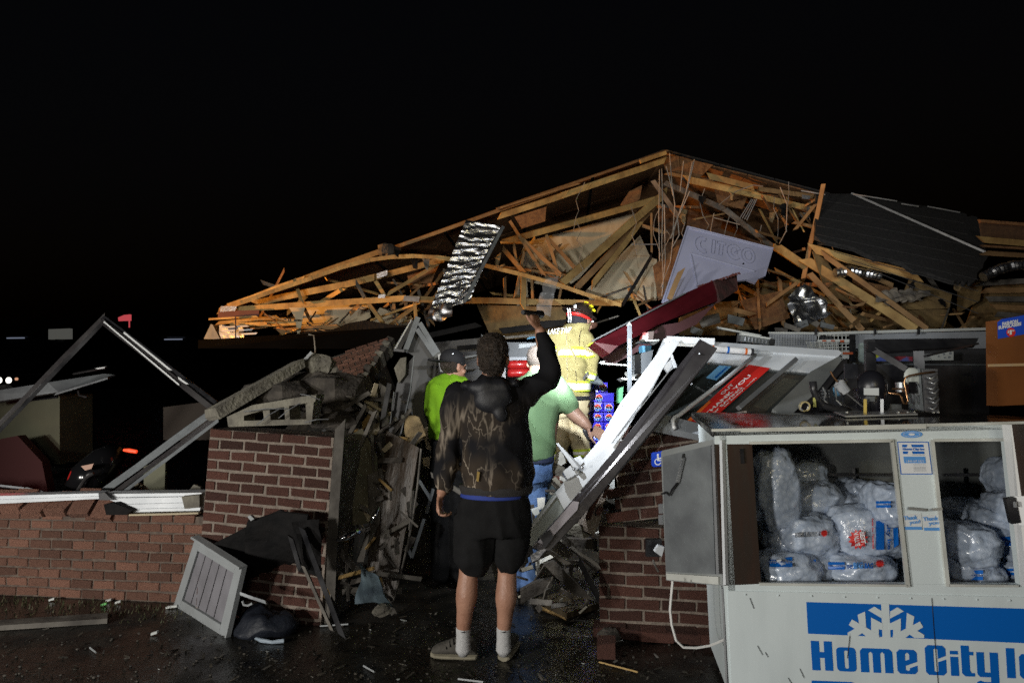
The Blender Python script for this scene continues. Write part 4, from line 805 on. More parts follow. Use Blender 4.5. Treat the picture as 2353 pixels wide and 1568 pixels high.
tb(t4, 'board', (1864, 570), (2110, 634), 22, (7.5, 7.2)); tb(t4, 'board', (1890, 584), (2132, 756), 13, (7.4, 7.0), M_WD2); tb(t4, 'board', (1848, 596), (2102, 758), 23, (7.6, 7.1)); tb(t4, 'board', (1860, 628), (1982, 760), 15, (7.4, 7.1), M_WD2)
tb(t4, 'board', (1782, 565), (1850, 612), 20, 7.7); tb(t4, 'board', (1935, 605), (2050, 655), 12, 7.6, M_WD2); tb(t4, 'board', (2030, 588), (2096, 612), 9, 7.5, M_WD2); tb(t4, 'board', (2020, 596), (2060, 612), 7, 7.4, M_GWOOD)
tb(t4, 'board', (1960, 705), (1985, 697), 8, 7.3, M_WD2); tb(t4, 'board', (2060, 690), (2140, 735), 10, 7.4, M_WD2); tb(t4, 'board', (1760, 700), (1830, 650), 9, 7.6, M_WD2); tb(t4, 'board', (1740, 640), (1746, 757), 7, 7.7, M_WD2); tb(t4, 'board', (1700, 655), (1780, 700), 10, 7.9, M_WD2)
tb(t4, 'board', (1790, 640), (1800, 750), 9, 7.8, M_WD2); tb(t4, 'board', (1640, 700), (1730, 722), 12, 7.6, M_WD2)
for pts, Y in ((((1866, 577), (1899, 598), (1959, 700), (1896, 672)), 7.5), (((2091, 638), (2187, 676), (2180, 708), (2056, 712)), 7.3), (((1700, 655), (1850, 640), (1830, 690), (1760, 757), (1690, 757)), 8.2), (((1840, 690), (2130, 700), (2200, 760), (1840, 762)), 8.0), (((1560, 700), (1700, 690), (1690, 770), (1560, 770)), 8.2), (((2200, 650), (2260, 640), (2250, 690), (2200, 720)), 7.6)):
    pl(t4, 'sheathing_sheet', pts, Y, .015, mat('olive_sheathing', (.21, .14, .055), (.13, .085, .035), 9, .85, bump=.3))
pp_ = thing('torn_insulation_paper', 'heap of torn grey insulation paper lying on the splayed boards', 'insulation', P(2060, 680, 7.2))
for k in range(5):
    x, y = 2010 + 18 * k, 672 + 5 * (k % 2); MB().sheet([P(x, y, 7.2), P(x + 50, y - 6, 7.2), P(x + 56, y + 12, 7.1), P(x + 4, y + 16, 7.1)], 10, 5, .06, .006, 6, k * 3.3).build('paper', mat('grey_paper', (.22, .19, .15), (.1, .09, .08), 9, .8), pp_)
# tangle of splintered members caught in the trusses
RT = random.Random(21)
def tangle(t, n, box, Y, ln, wmin=4, wmax=11, ang=None):
    x0, y0, x1, y1 = box
    for k in range(n):
        x, y = RT.uniform(x0, x1), RT.uniform(y0, y1); a = RT.uniform(-1.4, 1.4) if ang is None else RT.gauss(ang, .5); l = RT.uniform(*ln)
        p, q = (x - l / 2 * math.cos(a), y - l / 2 * math.sin(a)), (x + l / 2 * math.cos(a), y + l / 2 * math.sin(a))
        tb(t, 'splintered_member', p, q, RT.uniform(wmin, wmax), (Y + RT.uniform(-.4, .5), Y + RT.uniform(-.4, .5)), RT.choice((M_WOOD, M_WD2, M_WD2, M_OSB, M_GWOOD)))
tangle(t1, 13, (620, 650, 1000, 720), 8.75, (40, 130), ang=-.35); tangle(t1, 14, (560, 725, 760, 765), 8.5, (20, 70), 2, 6, ang=-.05); tangle(t1, 14, (900, 650, 1010, 735), 8.8, (25, 70), 3, 7)
tangle(t2, 9, (1150, 520, 1300, 690), 8.9, (40, 120), 3, 8); tangle(t2, 8, (1380, 640, 1520, 700), 8.5, (30, 90), 3, 8); tangle(t3, 11, (1540, 400, 1860, 500), 8.8, (40, 140), 3, 10, ang=.3); tangle(t3, 10, (1760, 440, 1900, 600), 8.3, (30, 100), 2.5, 7)
tangle(t4, 15, (1700, 610, 2200, 755), 7.6, (40, 150), 3, 11, ang=.5); tangle(t4, 14, (1850, 690, 2230, 757), 7.2, (20, 80), 3, 8); tangle(rb if False else t4, 10, (1640, 640, 1800, 750), 7.9, (40, 110), 3, 9)
for k in range(12):
    x, y = RT.uniform(1180, 1900), RT.uniform(380, 520); q = [P(x, y, 8.3)]
    for i in range(5): x += RT.uniform(-14, 14); y += RT.uniform(12, 34); q.append(P(x, y, 8.3 + RT.uniform(-.1, .1)))
    MB().tube(q, .005, 4).build('loose_wire', mat('wire_grey', (1, 1, 1)), t3)
hi = thing('hanging_insulation', 'shreds of dirty insulation and torn felt hanging among the rafters', 'insulation', P(1700, 520, 8.4))
for k in range(22):
    x, y = RT.choice(((RT.uniform(1560, 1880), RT.uniform(430, 500)), (RT.uniform(1880, 2200), RT.uniform(600, 700)), (RT.uniform(900, 1140), RT.uniform(560, 640)))); w, h = RT.uniform(8, 26), RT.uniform(10, 34); Y = RT.uniform(7.9, 8.5) if x < 1880 else 7.3
    MB().sheet([P(x, y, Y), P(x + w, y + RT.uniform(-5, 5), Y), P(x + w * .7, y + h, Y - .05), P(x + w * .2, y + h * .8, Y - .05)], 6, 7, .05, .01, 7, k).build('shred', (M_TARP, mat('tan_insulation', (.30, .22, .11), (.18, .13, .07), 16, .95, bump=.8), mat('grey_paper', (1, 1, 1)))[k % 3], hi)
for pts, Y, m in ((((1700, 690), (1790, 668), (1815, 730), (1735, 757)), 7.75, M_OSB), (((1960, 640), (2060, 662), (2040, 705), (1950, 690)), 7.55, M_OSB), (((1560, 560), (1500, 610), (1512, 690), (1560, 670)), 8.8, M_OSB), (((2070, 700), (2180, 712), (2170, 752), (2050, 745)), 7.35, mat('olive_sheathing', (1, 1, 1))), (((1640, 430), (1720, 445), (1705, 480), (1650, 470)), 8.7, M_OSB), (((930, 610), (1010, 604), (990, 650), (940, 652)), 8.9, M_OSB)):
    pl(t4 if pts[0][0] > 1600 else t2, 'sheathing_sheet', pts, Y, .015, m)
# neighbouring fallen roof piece at the edge
rb = thing('fallen_roof_piece', 'stack of reddish broken roof boards at the far edge above the silver duct', 'roof boards', P(2300, 560, 7.0))
pl(rb, 'sheathing_sheet', ((2250, 507), (2460, 530), (2460, 560), (2256, 548)), 7.2, .02, mat('dark_sheathing', (1, 1, 1)))
tb(rb, 'board', (2252, 549), (2460, 570), 16, 7.0); tb(rb, 'board', (2262, 580), (2460, 592), 12, 7.1, M_WD2); tb(rb, 'board', (2250, 508), (2460, 524), 8, 7.1, M_OSB); tb(rb, 'board', (2256, 565), (2460, 578), 6, 7.3, M_OSB)
for k in range(5): tb(rb, 'board', (2250 + k * 10, 650 + k * 18), (2470, 640 + k * 24), 14, 7.4 + .05 * k, M_WD2 if k % 2 else M_GWOOD)
pl(rb, 'sheathing_sheet', ((2250, 660), (2470, 620), (2470, 760), (2215, 757)), 7.8, .02, mat('olive_sheathing', (1, 1, 1)))
def foil_tube(name, pts, r, label, Y):
    q = []
    for i in range(len(pts) - 1):
        for k in range(8): t = k / 8; q.append(P(pts[i][0] * (1 - t) + pts[i + 1][0] * t, pts[i][1] * (1 - t) + pts[i + 1][1] * t, Y))
    q.append(P(*pts[-1], Y)); MB().tube(q, [r * (1 + .14 * (i % 2) + .1 * R.uniform(-1, 1)) for i in range(len(q))], 14).build(name, M_FOIL, None, label, 'duct')
foil_tube('silver_duct', [(2258, 636), (2292, 619), (2325, 610), (2360, 607), (2460, 612)], .05, 'crinkled silver duct lying below the reddish roof boards at the edge', 6.9)
foil_tube('silver_duct', [(1918, 627), (1950, 622), (1985, 628), (2020, 634)], .055, 'piece of silver duct half buried among the splayed truss boards', 7.35)
# foil faced insulation
def foil_fold(nf): return lambda u, v: (.9 * math.sin(v * nf + 4 * noise.noise(V((u * 2.5, v * 7, 2))) + 1.1 * noise.noise(V((u * 6, v * 10, 7)))) + .5 * noise.noise(V((u * 5, v * 70, 3)))) * (.5 + .9 * abs(noise.noise(V((u * 3, v * 9, 5)))))
fi = thing('foil_insulation', 'long sheet of crinkled black and silver foil insulation hanging from the roof', 'foil insulation', P(1070, 600, 7.8))
MB().sheet([P(1070, 505, 8.0), P(1150, 517, 8.0), P(1080, 690, 7.7), P(984, 720, 7.6)], 26, 120, .011, .006, 2, 3, foil_fold(80)).build('foil_sheet', M_FOIL, fi)
MB().bar(P(1156, 520, 7.95), P(1066, 694, 7.68), .04, .02).build('edge_band', M_GREYP, fi)
MB().bar(P(1150, 530, 7.97), P(1058, 700, 7.7), .05, .02).build('edge_band', M_BLACK, fi)
fi2 = MB(); fi2.sheet([P(1812, 682, 7.0), P(1850, 650, 7.1), P(1914, 720, 7.0), P(1824, 756, 6.9)], 26, 26, .075, .006, 5, 8); fi2.build('foil_insulation', M_FOIL, None, 'crumpled square of silver foil insulation hanging over the shelving', 'foil insulation')
fi3 = MB(); fi3.sheet([P(985, 712, 7.4), P(1040, 700, 7.4), P(1035, 730, 7.3), P(975, 730, 7.3)], 16, 12, .06, .006, 6, 4); fi3.build('foil_insulation', M_FOIL, None, 'small bright foil scrap below the long foil sheet', 'foil insulation')
# clear plastic sheet
M_PLAS = mat('clear_plastic', (.5, .5, .5), None, 5, .25, alpha=.16, bump=.5)
MB().sheet([P(1252, 640, 7.9), P(1284, 632, 7.9), P(1262, 725, 7.8), P(1232, 715, 7.8)], 14, 20, .06, .003, 5, 6).build('plastic_sheet', M_PLAS, None, 'torn clear plastic sheet hanging below the bowed board', 'plastic sheet')
# ---- white sign panel seen from its back
sgp = thing('fallen_sign_panel', 'pale lavender back of a big square sign with raised mirrored letters and triangle', 'sign', P(1640, 640, 7.0))
spn = Plane(P(1580, 519, 7.3), P(1777, 569, 7.3), P(1525, 690, 6.8))
M_SIGN = mat('sign_back_plastic', (.42, .43, .58), (.36, .37, .51), 3, .6)
MB().plate([spn.at(x, y) for x, y in ((1580, 519), (1777, 569), (1758, 634), (1742, 640), (1735, 650), (1716, 642), (1695, 644), (1640, 700), (1526, 702), (1521, 690))], .03).build('panel', M_SIGN, sgp)
for a, b in (((1580, 520), (1776, 570)), ((1579, 520), (1523, 690)), ((1583, 525), (1774, 573))): MB().bar(spn.at(*a, .01), spn.at(*b, .01), .014, .014).build('panel_rim', M_SIGN, sgp)
fsg = lambda x, y: spn.at(x, y, .02)
M_EMB = mat('sign_emboss', (.33, .34, .46), None, 5, .6)
def ring_letter(loop, w=.012):
    q = [spn.at(x, y, .008) for x, y in loop]; mb = MB(); mb.tube(q + [q[0]], .004, 5); mb.build('raised_letter', M_EMB, sgp)
zs = lambda x, y: (1142.5 + x * .3215, 302.4 + y * .3215)
def sk(cx, cy, a, b, k0=0, k1=360, n=22): return [zs(cx + a * math.cos(math.radians(k0 + (k1 - k0) * i / n)), cy + b * math.sin(math.radians(k0 + (k1 - k0) * i / n)) + (a * math.cos(math.radians(k0 + (k1 - k0) * i / n))) * .25) for i in range(n + 1)]
ring_letter(sk(1465, 810, 52, 58, 60, 300) + sk(1470, 810, 22, 30, 300, 60)); ring_letter([zs(*p) for p in ((1535, 770), (1558, 776), (1548, 872), (1525, 866))])
ring_letter([zs(*p) for p in ((1572, 780), (1630, 795), (1628, 812), (1612, 808), (1602, 884), (1578, 878), (1588, 802), (1570, 798))])
ring_letter(sk(1690, 860, 52, 54, 40, 330) + [zs(1705, 850), zs(1690, 866), zs(1712, 872)] + sk(1690, 860, 24, 28, 330, 60)); ring_letter(sk(1790, 885, 48, 54)); ring_letter(sk(1790, 885, 26, 32))
tri = [zs(*p) for p in ((1380, 870), (1838, 998))]; MB().bar(spn.at(*tri[0], .01), spn.at(*tri[1], .01), .018, .014).build('raised_triangle', M_EMB, sgp)
MB().bar(spn.at(*zs(1382, 872), .01), spn.at(*zs(1432, 1130), .01), .010, .014).build('raised_triangle', M_EMB, sgp)
MB().plate([spn.at(*zs(*p), .004) for p in ((1748, 945), (1760, 932), (1764, 948))], .004).build('hole', M_BLACK, sgp)
tb(None, 'leaning_board', (1565, 621), (1537, 688), 14, 6.5, M_WD2, 'short dark board leaning against the lavender sign panel', 'board')
# ---- red canopy fascia beam
rdb = thing('red_canopy_beam', 'torn dark red canopy fascia beam slanting up behind the firefighter', 'canopy beam', P(1520, 730, 5.8))
M_REDB = mat('red_panel', (.075, .006, .010), (.05, .004, .007), 5, .4, bump=.05)
MB().plate([P(x, y, d) for x, y, d in ((1365, 786, 5.4), (1500, 706, 5.8), (1648, 640, 6.2), (1658, 664, 6.2), (1655, 688, 6.2), (1520, 742, 5.8), (1420, 794, 5.4), (1400, 812, 5.4))], .12).build('fascia_face', M_REDB, rdb)
MB().plate([P(x, y, d) for x, y, d in ((1641, 643, 6.15), (1672, 640, 6.3), (1692, 627, 6.35), (1695, 666, 6.3), (1655, 692, 6.15))], .1).build('torn_end', mat('torn_end_brown', (.06, .02, .018), (.03, .014, .012), 14, .8, bump=.5), rdb)
MB().bar(P(1362, 782, 5.35), P(1572, 674, 5.95), .012, .03).build('edge_trim', M_ALU, rdb)
mb = MB()
for k in range(14):
    t = k / 13; x, y = 1600 + 90 * t, 664 - 30 * t; mb.plate([P(x, y - 6, 6.2), P(x + 8, y - 9 - 4 * R.random(), 6.2), P(x + 12, y - 4, 6.2)], .01)
mb.build('torn_shreds', M_RDK, rdb, kind='stuff')
MB().plate([P(x, y, 5.9) for x, y in ((1370, 800), (1440, 760), (1560, 740), (1640, 700), (1600, 745), (1480, 800), (1400, 840))], .08).build('underside', mat('dark_maroon', (.05, .01, .014), None, 5, .5), rdb)
# ================================================================ BENT DOOR FRAME AND GLASS DOOR
bf = thing('bent_door_frame', 'bent storefront door frame leaning diagonally with bright white inner face and dark outer face', 'door frame', P(1215, 1270, 3.55))
ya, yb2 = 3.45, 3.95
yy = lambda y: yb2 + (ya - yb2) * (y - 785) / (1280 - 785)
def fr(pts, d, th, name, m, n=None, **k): return MB().plate([P(x, y, yy(y) + d) for x, y in pts], th, n).build(name, m, bf, **k)
fr(((1240, 1262), (1296, 1197), (1413, 1055), (1472, 985), (1560, 866), (1614, 782), (1648, 800), (1600, 862), (1516, 970), (1441, 1062), (1336, 1186), (1262, 1264)), -.02, .05, 'outer_face', M_DKAL)
fr(((1222, 1256), (1295, 1172), (1413, 1033), (1472, 958), (1560, 838), (1608, 778), (1614, 783), (1562, 868), (1474, 986), (1414, 1056), (1297, 1198), (1241, 1263)), .0, .05, 'rounded_edge', mat('polished_bronze', (.10, .09, .1), (.2, .19, .2), 6, .25, .8))
fr(((1275, 1131), (1377, 1010), (1425, 925), (1500, 825), (1530, 784), (1560, 786), (1520, 850), (1440, 985), (1413, 1032), (1296, 1170)), .05, .05, 'inner_face', M_WHITEAL)
fr(((1202, 1226), (1275, 1129), (1292, 1140), (1296, 1172), (1222, 1256), (1198, 1256)), .06, .05, 'channel', mat('channel_grey', (.40, .44, .42), (.3, .33, .32), 5, .4, .3))
fr(((1209, 1222), (1276, 1136), (1279, 1139), (1211, 1228)), .05, .02, 'channel_lip', M_WHITEAL)
fr(((1235, 1244), (1316, 1150), (1330, 1152), (1326, 1170), (1252, 1250)), -.035, .02, 'snap_cover', mat('cover_lilac', (.5, .47, .52), (.35, .33, .36), 6, .4, .4))
fr(((1240, 1232), (1262, 1215), (1272, 1232), (1252, 1258)), -.045, .02, 'black_clip', M_BLACK)
fr(((1197, 1256), (1222, 1252), (1226, 1272), (1212, 1276), (1214, 1288), (1206, 1292), (1203, 1274)), -.01, .04, 'torn_end', M_BLACK)
fr(((1218, 1274), (1240, 1262), (1262, 1252), (1236, 1284), (1222, 1290)), -.02, .04, 'torn_end', M_GUS)
for a, b in (((1420, 1000), (1545, 842)), ((1405, 1018), (1500, 890))): MB().bar(P(*a, yy(a[1]) + .03), P(*b, yy(b[1]) + .03), .006, .01).build('glazing_bead', M_ALU, bf)
for p in ((1427, 1011), (1607, 812), (1333, 1130)): mb = MB(); mb.ell(P(*p, yy(p[1]) - .03), (.007, 0, 0), (0, .005, 0), (0, 0, .007), 8, 5); mb.build('screw', M_ALU, bf)
# door closer
fr(((1277, 1018), (1283, 1017), (1330, 1074), (1322, 1080)), -.02, .012, 'closer_arm', M_WHITEAL); fr(((1279, 1022), (1284, 1020), (1342, 1076), (1336, 1082)), .02, .012, 'closer_arm', M_ALU)
fr(((1293, 1082), (1311, 1068), (1322, 1080), (1330, 1085), (1303, 1100)), -.01, .05, 'closer_box', M_WHITEAL); fr(((1318, 1052), (1332, 1046), (1342, 1060), (1330, 1070)), .04, .05, 'closer_box', M_WHITEAL)
for p in ((1318, 1076), (1337, 1073)): mb = MB(); mb.ell(P(*p, yy(p[1]) - .04), (.01, 0, 0), (0, .008, 0), (0, 0, .01), 8, 5); mb.build('bolt', M_ALU, bf)
# second white frame behind
wf = thing('white_window_frame', 'white aluminium frame uprights standing behind the dark diagonal bar', 'window frame', P(1490, 880, 4.4))
for a, b, w in (((1475, 900), (1527, 786), 12), ((1490, 905), (1538, 795), 6), ((1450, 955), (1500, 862), 9), ((1500, 880), (1530, 822), 9)): MB().bar(P(*a, 4.35), P(*b, 4.5), w / F * 4.4, .05).build('upright', M_WHITEAL, wf)
MB().bar(P(1528, 778, 4.35), P(1552, 845, 4.25), .022, .02).build('loose_arm', M_WHITEAL, wf); MB().plate([P(x, y, 4.3) for x, y in ((1524, 842), (1546, 822), (1556, 838), (1534, 856))], .04).build('closer_box', M_WHITEAL, wf)
MB().bar(P(1531, 779, 4.5), P(1640, 784, 4.45), .045, .05).build('head_rail', M_WHITEAL, wf); MB().bar(P(1531, 790, 4.5), P(1640, 795, 4.45), .02, .04).build('head_rail', M_ALU, wf)
# glass door with red banner
gd = thing('glass_store_door', 'fallen aluminium framed glass store door with red thank you banner and long pull bar', 'glass door', P(1560, 990, 3.95))
gp = Plane(P(1500, 970, 3.85), P(1634, 998, 3.80), P(1925, 812, 4.45))
def gl(pts, off, th, name, m, par=None, **k): return MB().plate([gp.at(x, y, off) for x, y in pts], th, gp.n).build(name, m, par or gd, **k)
gl(((1600, 786), (1640, 785), (1926, 804), (1934, 810), (1926, 818), (1640, 800), (1596, 798)), 0, .05, 'top_rail', M_WHITEAL)
gl(((1590, 800), (1640, 800), (1926, 818), (1862, 853), (1768, 845), (1614, 825), (1580, 824)), -.012, .03, 'top_panel', M_WHITEAL)
gl(((1926, 818), (1934, 826), (1876, 900), (1808, 960), (1774, 940), (1862, 853)), 0, .05, 'hinge_stile', mat('stile_grey', (.26, .265, .25), (.19, .195, .185), 5, .45, .3))  # shadow over the hinge stile put into a darker grey
gl(((1936, 826), (1946, 822), (1946, 838), (1890, 905), (1820, 965), (1808, 960), (1876, 900)), -.02, .06, 'hinge_edge', M_DKAL)
gl(((1505, 955), (1512, 948), (1636, 980), (1700, 995), (1700, 1015), (1634, 1003), (1492, 975)), 0, .05, 'bottom_rail', mat('rail_grey', (.5, .54, .58), (.44, .48, .52), 4, .4, .3))
M_GLASS = mat('door_glass', (.05, .06, .06), None, 5, .06, alpha=.42, spec=.8)
gl(((1512, 948), (1580, 824), (1614, 825), (1862, 853), (1774, 940), (1700, 993), (1636, 980)), -.025, .006, 'glass_pane', M_GLASS)
bn = gl(((1574, 969), (1720, 837), (1769, 845), (1616, 981)), -.008, .002, 'red_banner', mat('banner_red', (.58, .025, .02), (.52, .02, .015), 3, .4))
gl(((1574, 969), (1628, 920), (1634, 922), (1582, 972)), -.005, .001, 'orange_edge', mat('banner_orange', (.75, .16, .03), None, 5, .4), bn)
fg = lambda x, y: gp.at(x, y, -.003)
bq = lambda u0, v0, u1, v1: [(1574 + (1720 - 1574) * u + 45 * v, 969 + (837 - 969) * u + 10 * v) for u, v in ((u0, v1), (u1, v1), (u1, v0), (u0, v0))]
for t_, q in (('THANK YOU', bq(.16, .42, .86, .60)), ('OUT', bq(.50, .14, .68, .30)), ('for SAVING', bq(.18, .67, .66, .80)), ('us today! with', bq(.34, .84, .84, .94))): text_on(MB(), t_, q, fg, .02).build('lettering', M_WPRINT, bn)
ls = gl(((1622, 867), (1652, 839), (1680, 841), (1646, 873)), -.01, .002, 'blue_sticker', mat('sticker_cyan', (.16, .42, .72), None, 5, .5)); gl(((1641, 866), (1668, 842), (1672, 843), (1645, 868)), -.006, .001, 'sticker_print', M_BLUE, ls)
hp = [(1550, 985), (1547, 977), (1545, 966), (1549, 959), (1560, 953), (1600, 922), (1660, 876), (1735, 815)]
MB().tube([gp.at(x, y, .03 if i > 1 else .01) for i, (x, y) in enumerate(hp)], .013, 10).build('pull_bar', M_WHITEAL, gd, smooth=True)
MB().bar(gp.at(1696, 937, .03), gp.at(1828, 825, .03), .028, .03).build('push_bar', M_ALU, gd)
MB().bar(gp.at(1582, 878, -.06), gp.at(1640, 912, -.06), .012, .012).build('shelf_strip', M_ALU, gd)
for k, (a, b) in enumerate((((1716, 912), (1812, 838)), ((1740, 925), (1840, 850)))): pass
pb = thing('framed_board', 'tan edged pale board lying under the glass of the fallen door', 'board', gp.at(1760, 900, -.1))
MB().plate([gp.at(x, y, -.08) for x, y in ((1680, 936), (1762, 852), (1855, 863), (1760, 944))], .02, gp.n).build('board_edge', mat('tan_edge', (.30, .20, .12), (.2, .13, .08), 8, .7), pb); MB().plate([gp.at(x, y, -.07) for x, y in ((1732, 930), (1800, 868), (1836, 873), (1764, 938))], .01, gp.n).build('board_face', M_DRY, pb)
MB().tube([gp.at(1634, 800, .03), gp.at(1729, 808, .03)], .022, 14).build('striped_pole', mat('pole_white', (.75, .75, .75), None, 5, .4), (sp_ := thing('striped_pole', 'white pole with blue and orange bands lying along the top of the glass door', 'pole', gp.at(1634, 800, .03))))
for t, w, m in ((.02, .03, 'o'), (.37, .05, 'b'), (.80, .05, 'o'), (.94, .07, 'k')):
    a, b = gp.at(1634, 800, .03), gp.at(1729, 808, .03); MB().tube([a.lerp(b, t), a.lerp(b, t + w)], .0232, 14).build('colour_band', {'o': mat('band_orange', (.7, .15, .02), None, 5, .4), 'b': M_BLUE, 'k': M_BLACK}[m], sp_)
# ================================================================ STORE SHELVING BEHIND
sv = thing('store_shelving', 'long grey pegboard store shelf run behind the ice chest with white top rail', 'shelf', P(2000, 835, 6.6))
def svp(name, pts, m, d=0.0, th=.02, par=None): return MB().plate([P(x, y, 6.6 + d) for x, y in pts], th).build(name, m, par or sv)
M_PEG = mat('pegboard_grey', (.32, .34, .37), (.27, .29, .32), 4, .55); M_SHW = mat('shelf_white', (.6, .62, .6), (.5, .52, .5), 5, .5)
svp('pegboard', ((1768, 766), (1876, 767), (1876, 800), (1768, 795)), M_PEG); svp('pegboard', ((1951, 766), (2268, 761), (2268, 800), (1951, 800)), M_PEG, .02)
mb = MB()
for i in range(17):
    for j in range(5): c = P(1773 + i * 6, 771 + j * 5, 6.597); mb.box(c, (.004, 0, 0), (0, .002, 0), (0, 0, .004))
mb.build('peg_holes', M_BLACK, sv, kind='stuff')
svp('top_rail', ((1766, 762), (1878, 763), (1878, 767), (1766, 766)), M_SHW, -.03); svp('top_rail', ((1876, 763), (2010, 759), (2010, 765), (1876, 769)), M_SHW, -.05); svp('top_rail', ((2012, 759), (2120, 756), (2120, 762), (2012, 765)), M_SHW, -.05); svp('top_rail', ((2122, 756), (2270, 752), (2270, 758), (2122, 762)), M_SHW, -.05)
svp('shelf_edge', ((1960, 833), (2270, 836), (2270, 840), (1960, 837)), M_GREYP, -.1); svp('upright', ((1951, 768), (1965, 768), (1966, 830), (1953, 830)), M_BLACK, -.12)
for x in (1873, 2009, 2109): svp('upright', ((x, 755), (x + 4, 755), (x + 4, 768), (x, 768)), M_BLACK, -.08)
svp('back_panel', ((1700, 795), (2270, 800), (2270, 960), (1700, 960)), mat('dark_shelf_back', (.05, .05, .055), None, 5, .7), .1)
wrk = thing('wire_shelf_rack', 'white wire shelf rack with orange and white price strips', 'rack', P(1910, 830, 6.3))
for y in (771, 783, 790, 798, 806, 816, 822): MB().tube([P(1878, y, 6.3), P(1950, y - 1, 6.3)], .005, 5).build('wire', M_SHW, wrk)
for x in range(1880, 1951, 9): MB().tube([P(x, 768, 6.31), P(x + 1, 826, 6.31)], .004, 5).build('wire', M_SHW, wrk)
for y in (780, 808):
    MB().plate([P(x, yy_, 6.28) for x, yy_ in ((1878, y), (1951, y - 1), (1951, y + 6), (1878, y + 6))], .01).build('price_strip', M_SHW, wrk)
    for x in (1889, 1909, 1930) if y == 780 else (1900, 1936): MB().plate([P(a, b, 6.272) for a, b in ((x, y + .6), (x + 9 + (y > 800) * 14, y + .6), (x + 9 + (y > 800) * 14, y + 5.6), (x, y + 5.6))], .004).build('price_tag', mat('tag_orange', (.45, .09, .03), None, 5, .5), wrk)
MB().plate([P(x, y, 6.28) for x, y in ((1935, 816), (1950, 816), (1950, 824), (1936, 824))], .01).build('price_strip', M_SHW, wrk)
bk_ = thing('wire_basket', 'fallen white wire basket tipped against the shelf rack', 'basket', P(1870, 795, 6.2))
for k in range(6): MB().tube([P(1850 + k * 2, 786 + 3 * k, 6.2), P(1925, 784 + 4 * k, 6.2)], .0035, 5).build('wire', M_SHW, bk_)
for k in range(8): MB().tube([P(1851 + k * 10, 784, 6.21), P(1858 + k * 9, 804, 6.2)], .0035, 5).build('wire', M_SHW, bk_)
gr = thing('air_grille', 'fallen grey louvred grille box lying on top of the glass door', 'grille', P(1740, 785, 5.6))
MB().plate([P(x, y, 5.6) for x, y in ((1703, 765), (1781, 779), (1779, 793), (1700, 784))], .1).build('grille_box', M_GREYP, gr); MB().plate([P(x, y, 5.57) for x, y in ((1703, 764), (1772, 776), (1772, 780), (1703, 769))], .05).build('top_lip', M_SHW, gr)
for k in range(7): MB().bar(P(1712 + k * 8, 773 + k * 1.4, 5.58), P(1711 + k * 8, 783 + k * 1.0, 5.58), .012, .01).build('louvre', M_BLACK, gr)
MB().plate([P(x, y, 5.56) for x, y in ((1770, 777), (1781, 779), (1779, 793), (1769, 791))], .1).build('end_cap', M_BLACK, gr)
pl(None, 'toy_box', ((2012, 812), (2030, 810), (2041, 821), (2036, 829), (2014, 829)), 6.3, .05, mat('box_yellow', (.55, .6, .03), (.1, .15, .5), 5, .5, thr=(.5, .56)), 'yellow and blue packet on the shelf behind the compressor', 'packet')
pl(None, 'red_packet', ((2061, 818), (2080, 818), (2096, 819), (2096, 829), (2068, 829)), 6.3, .05, mat('packet_red', (.3, .04, .05), (.12, .15, .4), 5, .5, thr=(.55, .6)), 'dull red packet on the shelf behind the compressor', 'packet')
wbx = thing('white_carton', 'white carton printed with small round pictures on the shelf', 'carton', P(2160, 825, 6.3))
MB().plate([P(x, y, 6.3) for x, y in ((2133, 815), (2146, 811), (2190, 807), (2190, 827), (2142, 827))], .15).build('carton', M_SHW, wbx)
for x, y, r in ((2183, 811, 3), (2168, 813, 2.4), (2180, 820, 2.6), (2170, 821, 2), (2156, 818, 2)): marks(MB(), [disc(x, y, r, 12)], lambda a, b: P(a, b, 6.29)).build('printed_dot', M_GPRINT, wbx)
MB().sheet([P(1975, 785, 6.2), P(1988, 782, 6.2), P(1990, 832, 6.2), P(1980, 830, 6.2)], 6, 14, .05, .02, 6, 2).build('plastic_bag', mat('grey_green_plastic', (.3, .36, .34), None, 5, .5), None, 'crumpled grey green plastic bag hanging at the shelf upright', 'plastic bag')
mb = MB(); [mb.ell(P(x, 774 + (x % 3), 6.3), (.035, 0, 0), (0, .03, 0), (0, 0, .025), 8, 6) for x in (1890, 1898, 1907)]; mb.build('sunglasses_pile', M_BLACK, None, 'small dark heap of goods on the wire rack', 'goods', kind='stuff')
tb(None, 'metal_trim', (1648, 753), (1745, 771), 5, 6.4, M_SHW, 'pale metal trim strip lying in front of the splayed boards', 'trim')
for k, (x, y, w, h, a) in enumerate(((1820, 752, 40, 12, .3), (1842, 745, 30, 16, -.4), (1870, 740, 26, 14, .5), (1900, 748, 34, 12, .2), (1795, 757, 30, 10, 0), (1690, 735, 40, 20, .2), (1630, 735, 50, 26, -.3), (1600, 760, 30, 16, .3))):
    c, s_ = math.cos(a), math.sin(a); pl(None, 'broken_panel', [(x + u * c - v * s_, y + u * s_ + v * c) for u, v in ((-w / 2, -h / 2), (w / 2, -h / 2.6), (w / 2.2, h / 2), (-w / 2.4, h / 2.2))], 6.9 + .03 * k, .02, M_GREYP if k % 2 else M_GWOOD, ['small grey panel scrap under the silver foil square', 'tilted grey scrap beside the silver foil square', 'narrow scrap at the foot of the splayed boards', 'flat scrap on the shelf top rail', 'thin scrap above the pegboard', 'grey scrap under the red beam end', 'bigger dark scrap behind the white head rail', 'little scrap above the white frame upright'][k], 'debris panel')
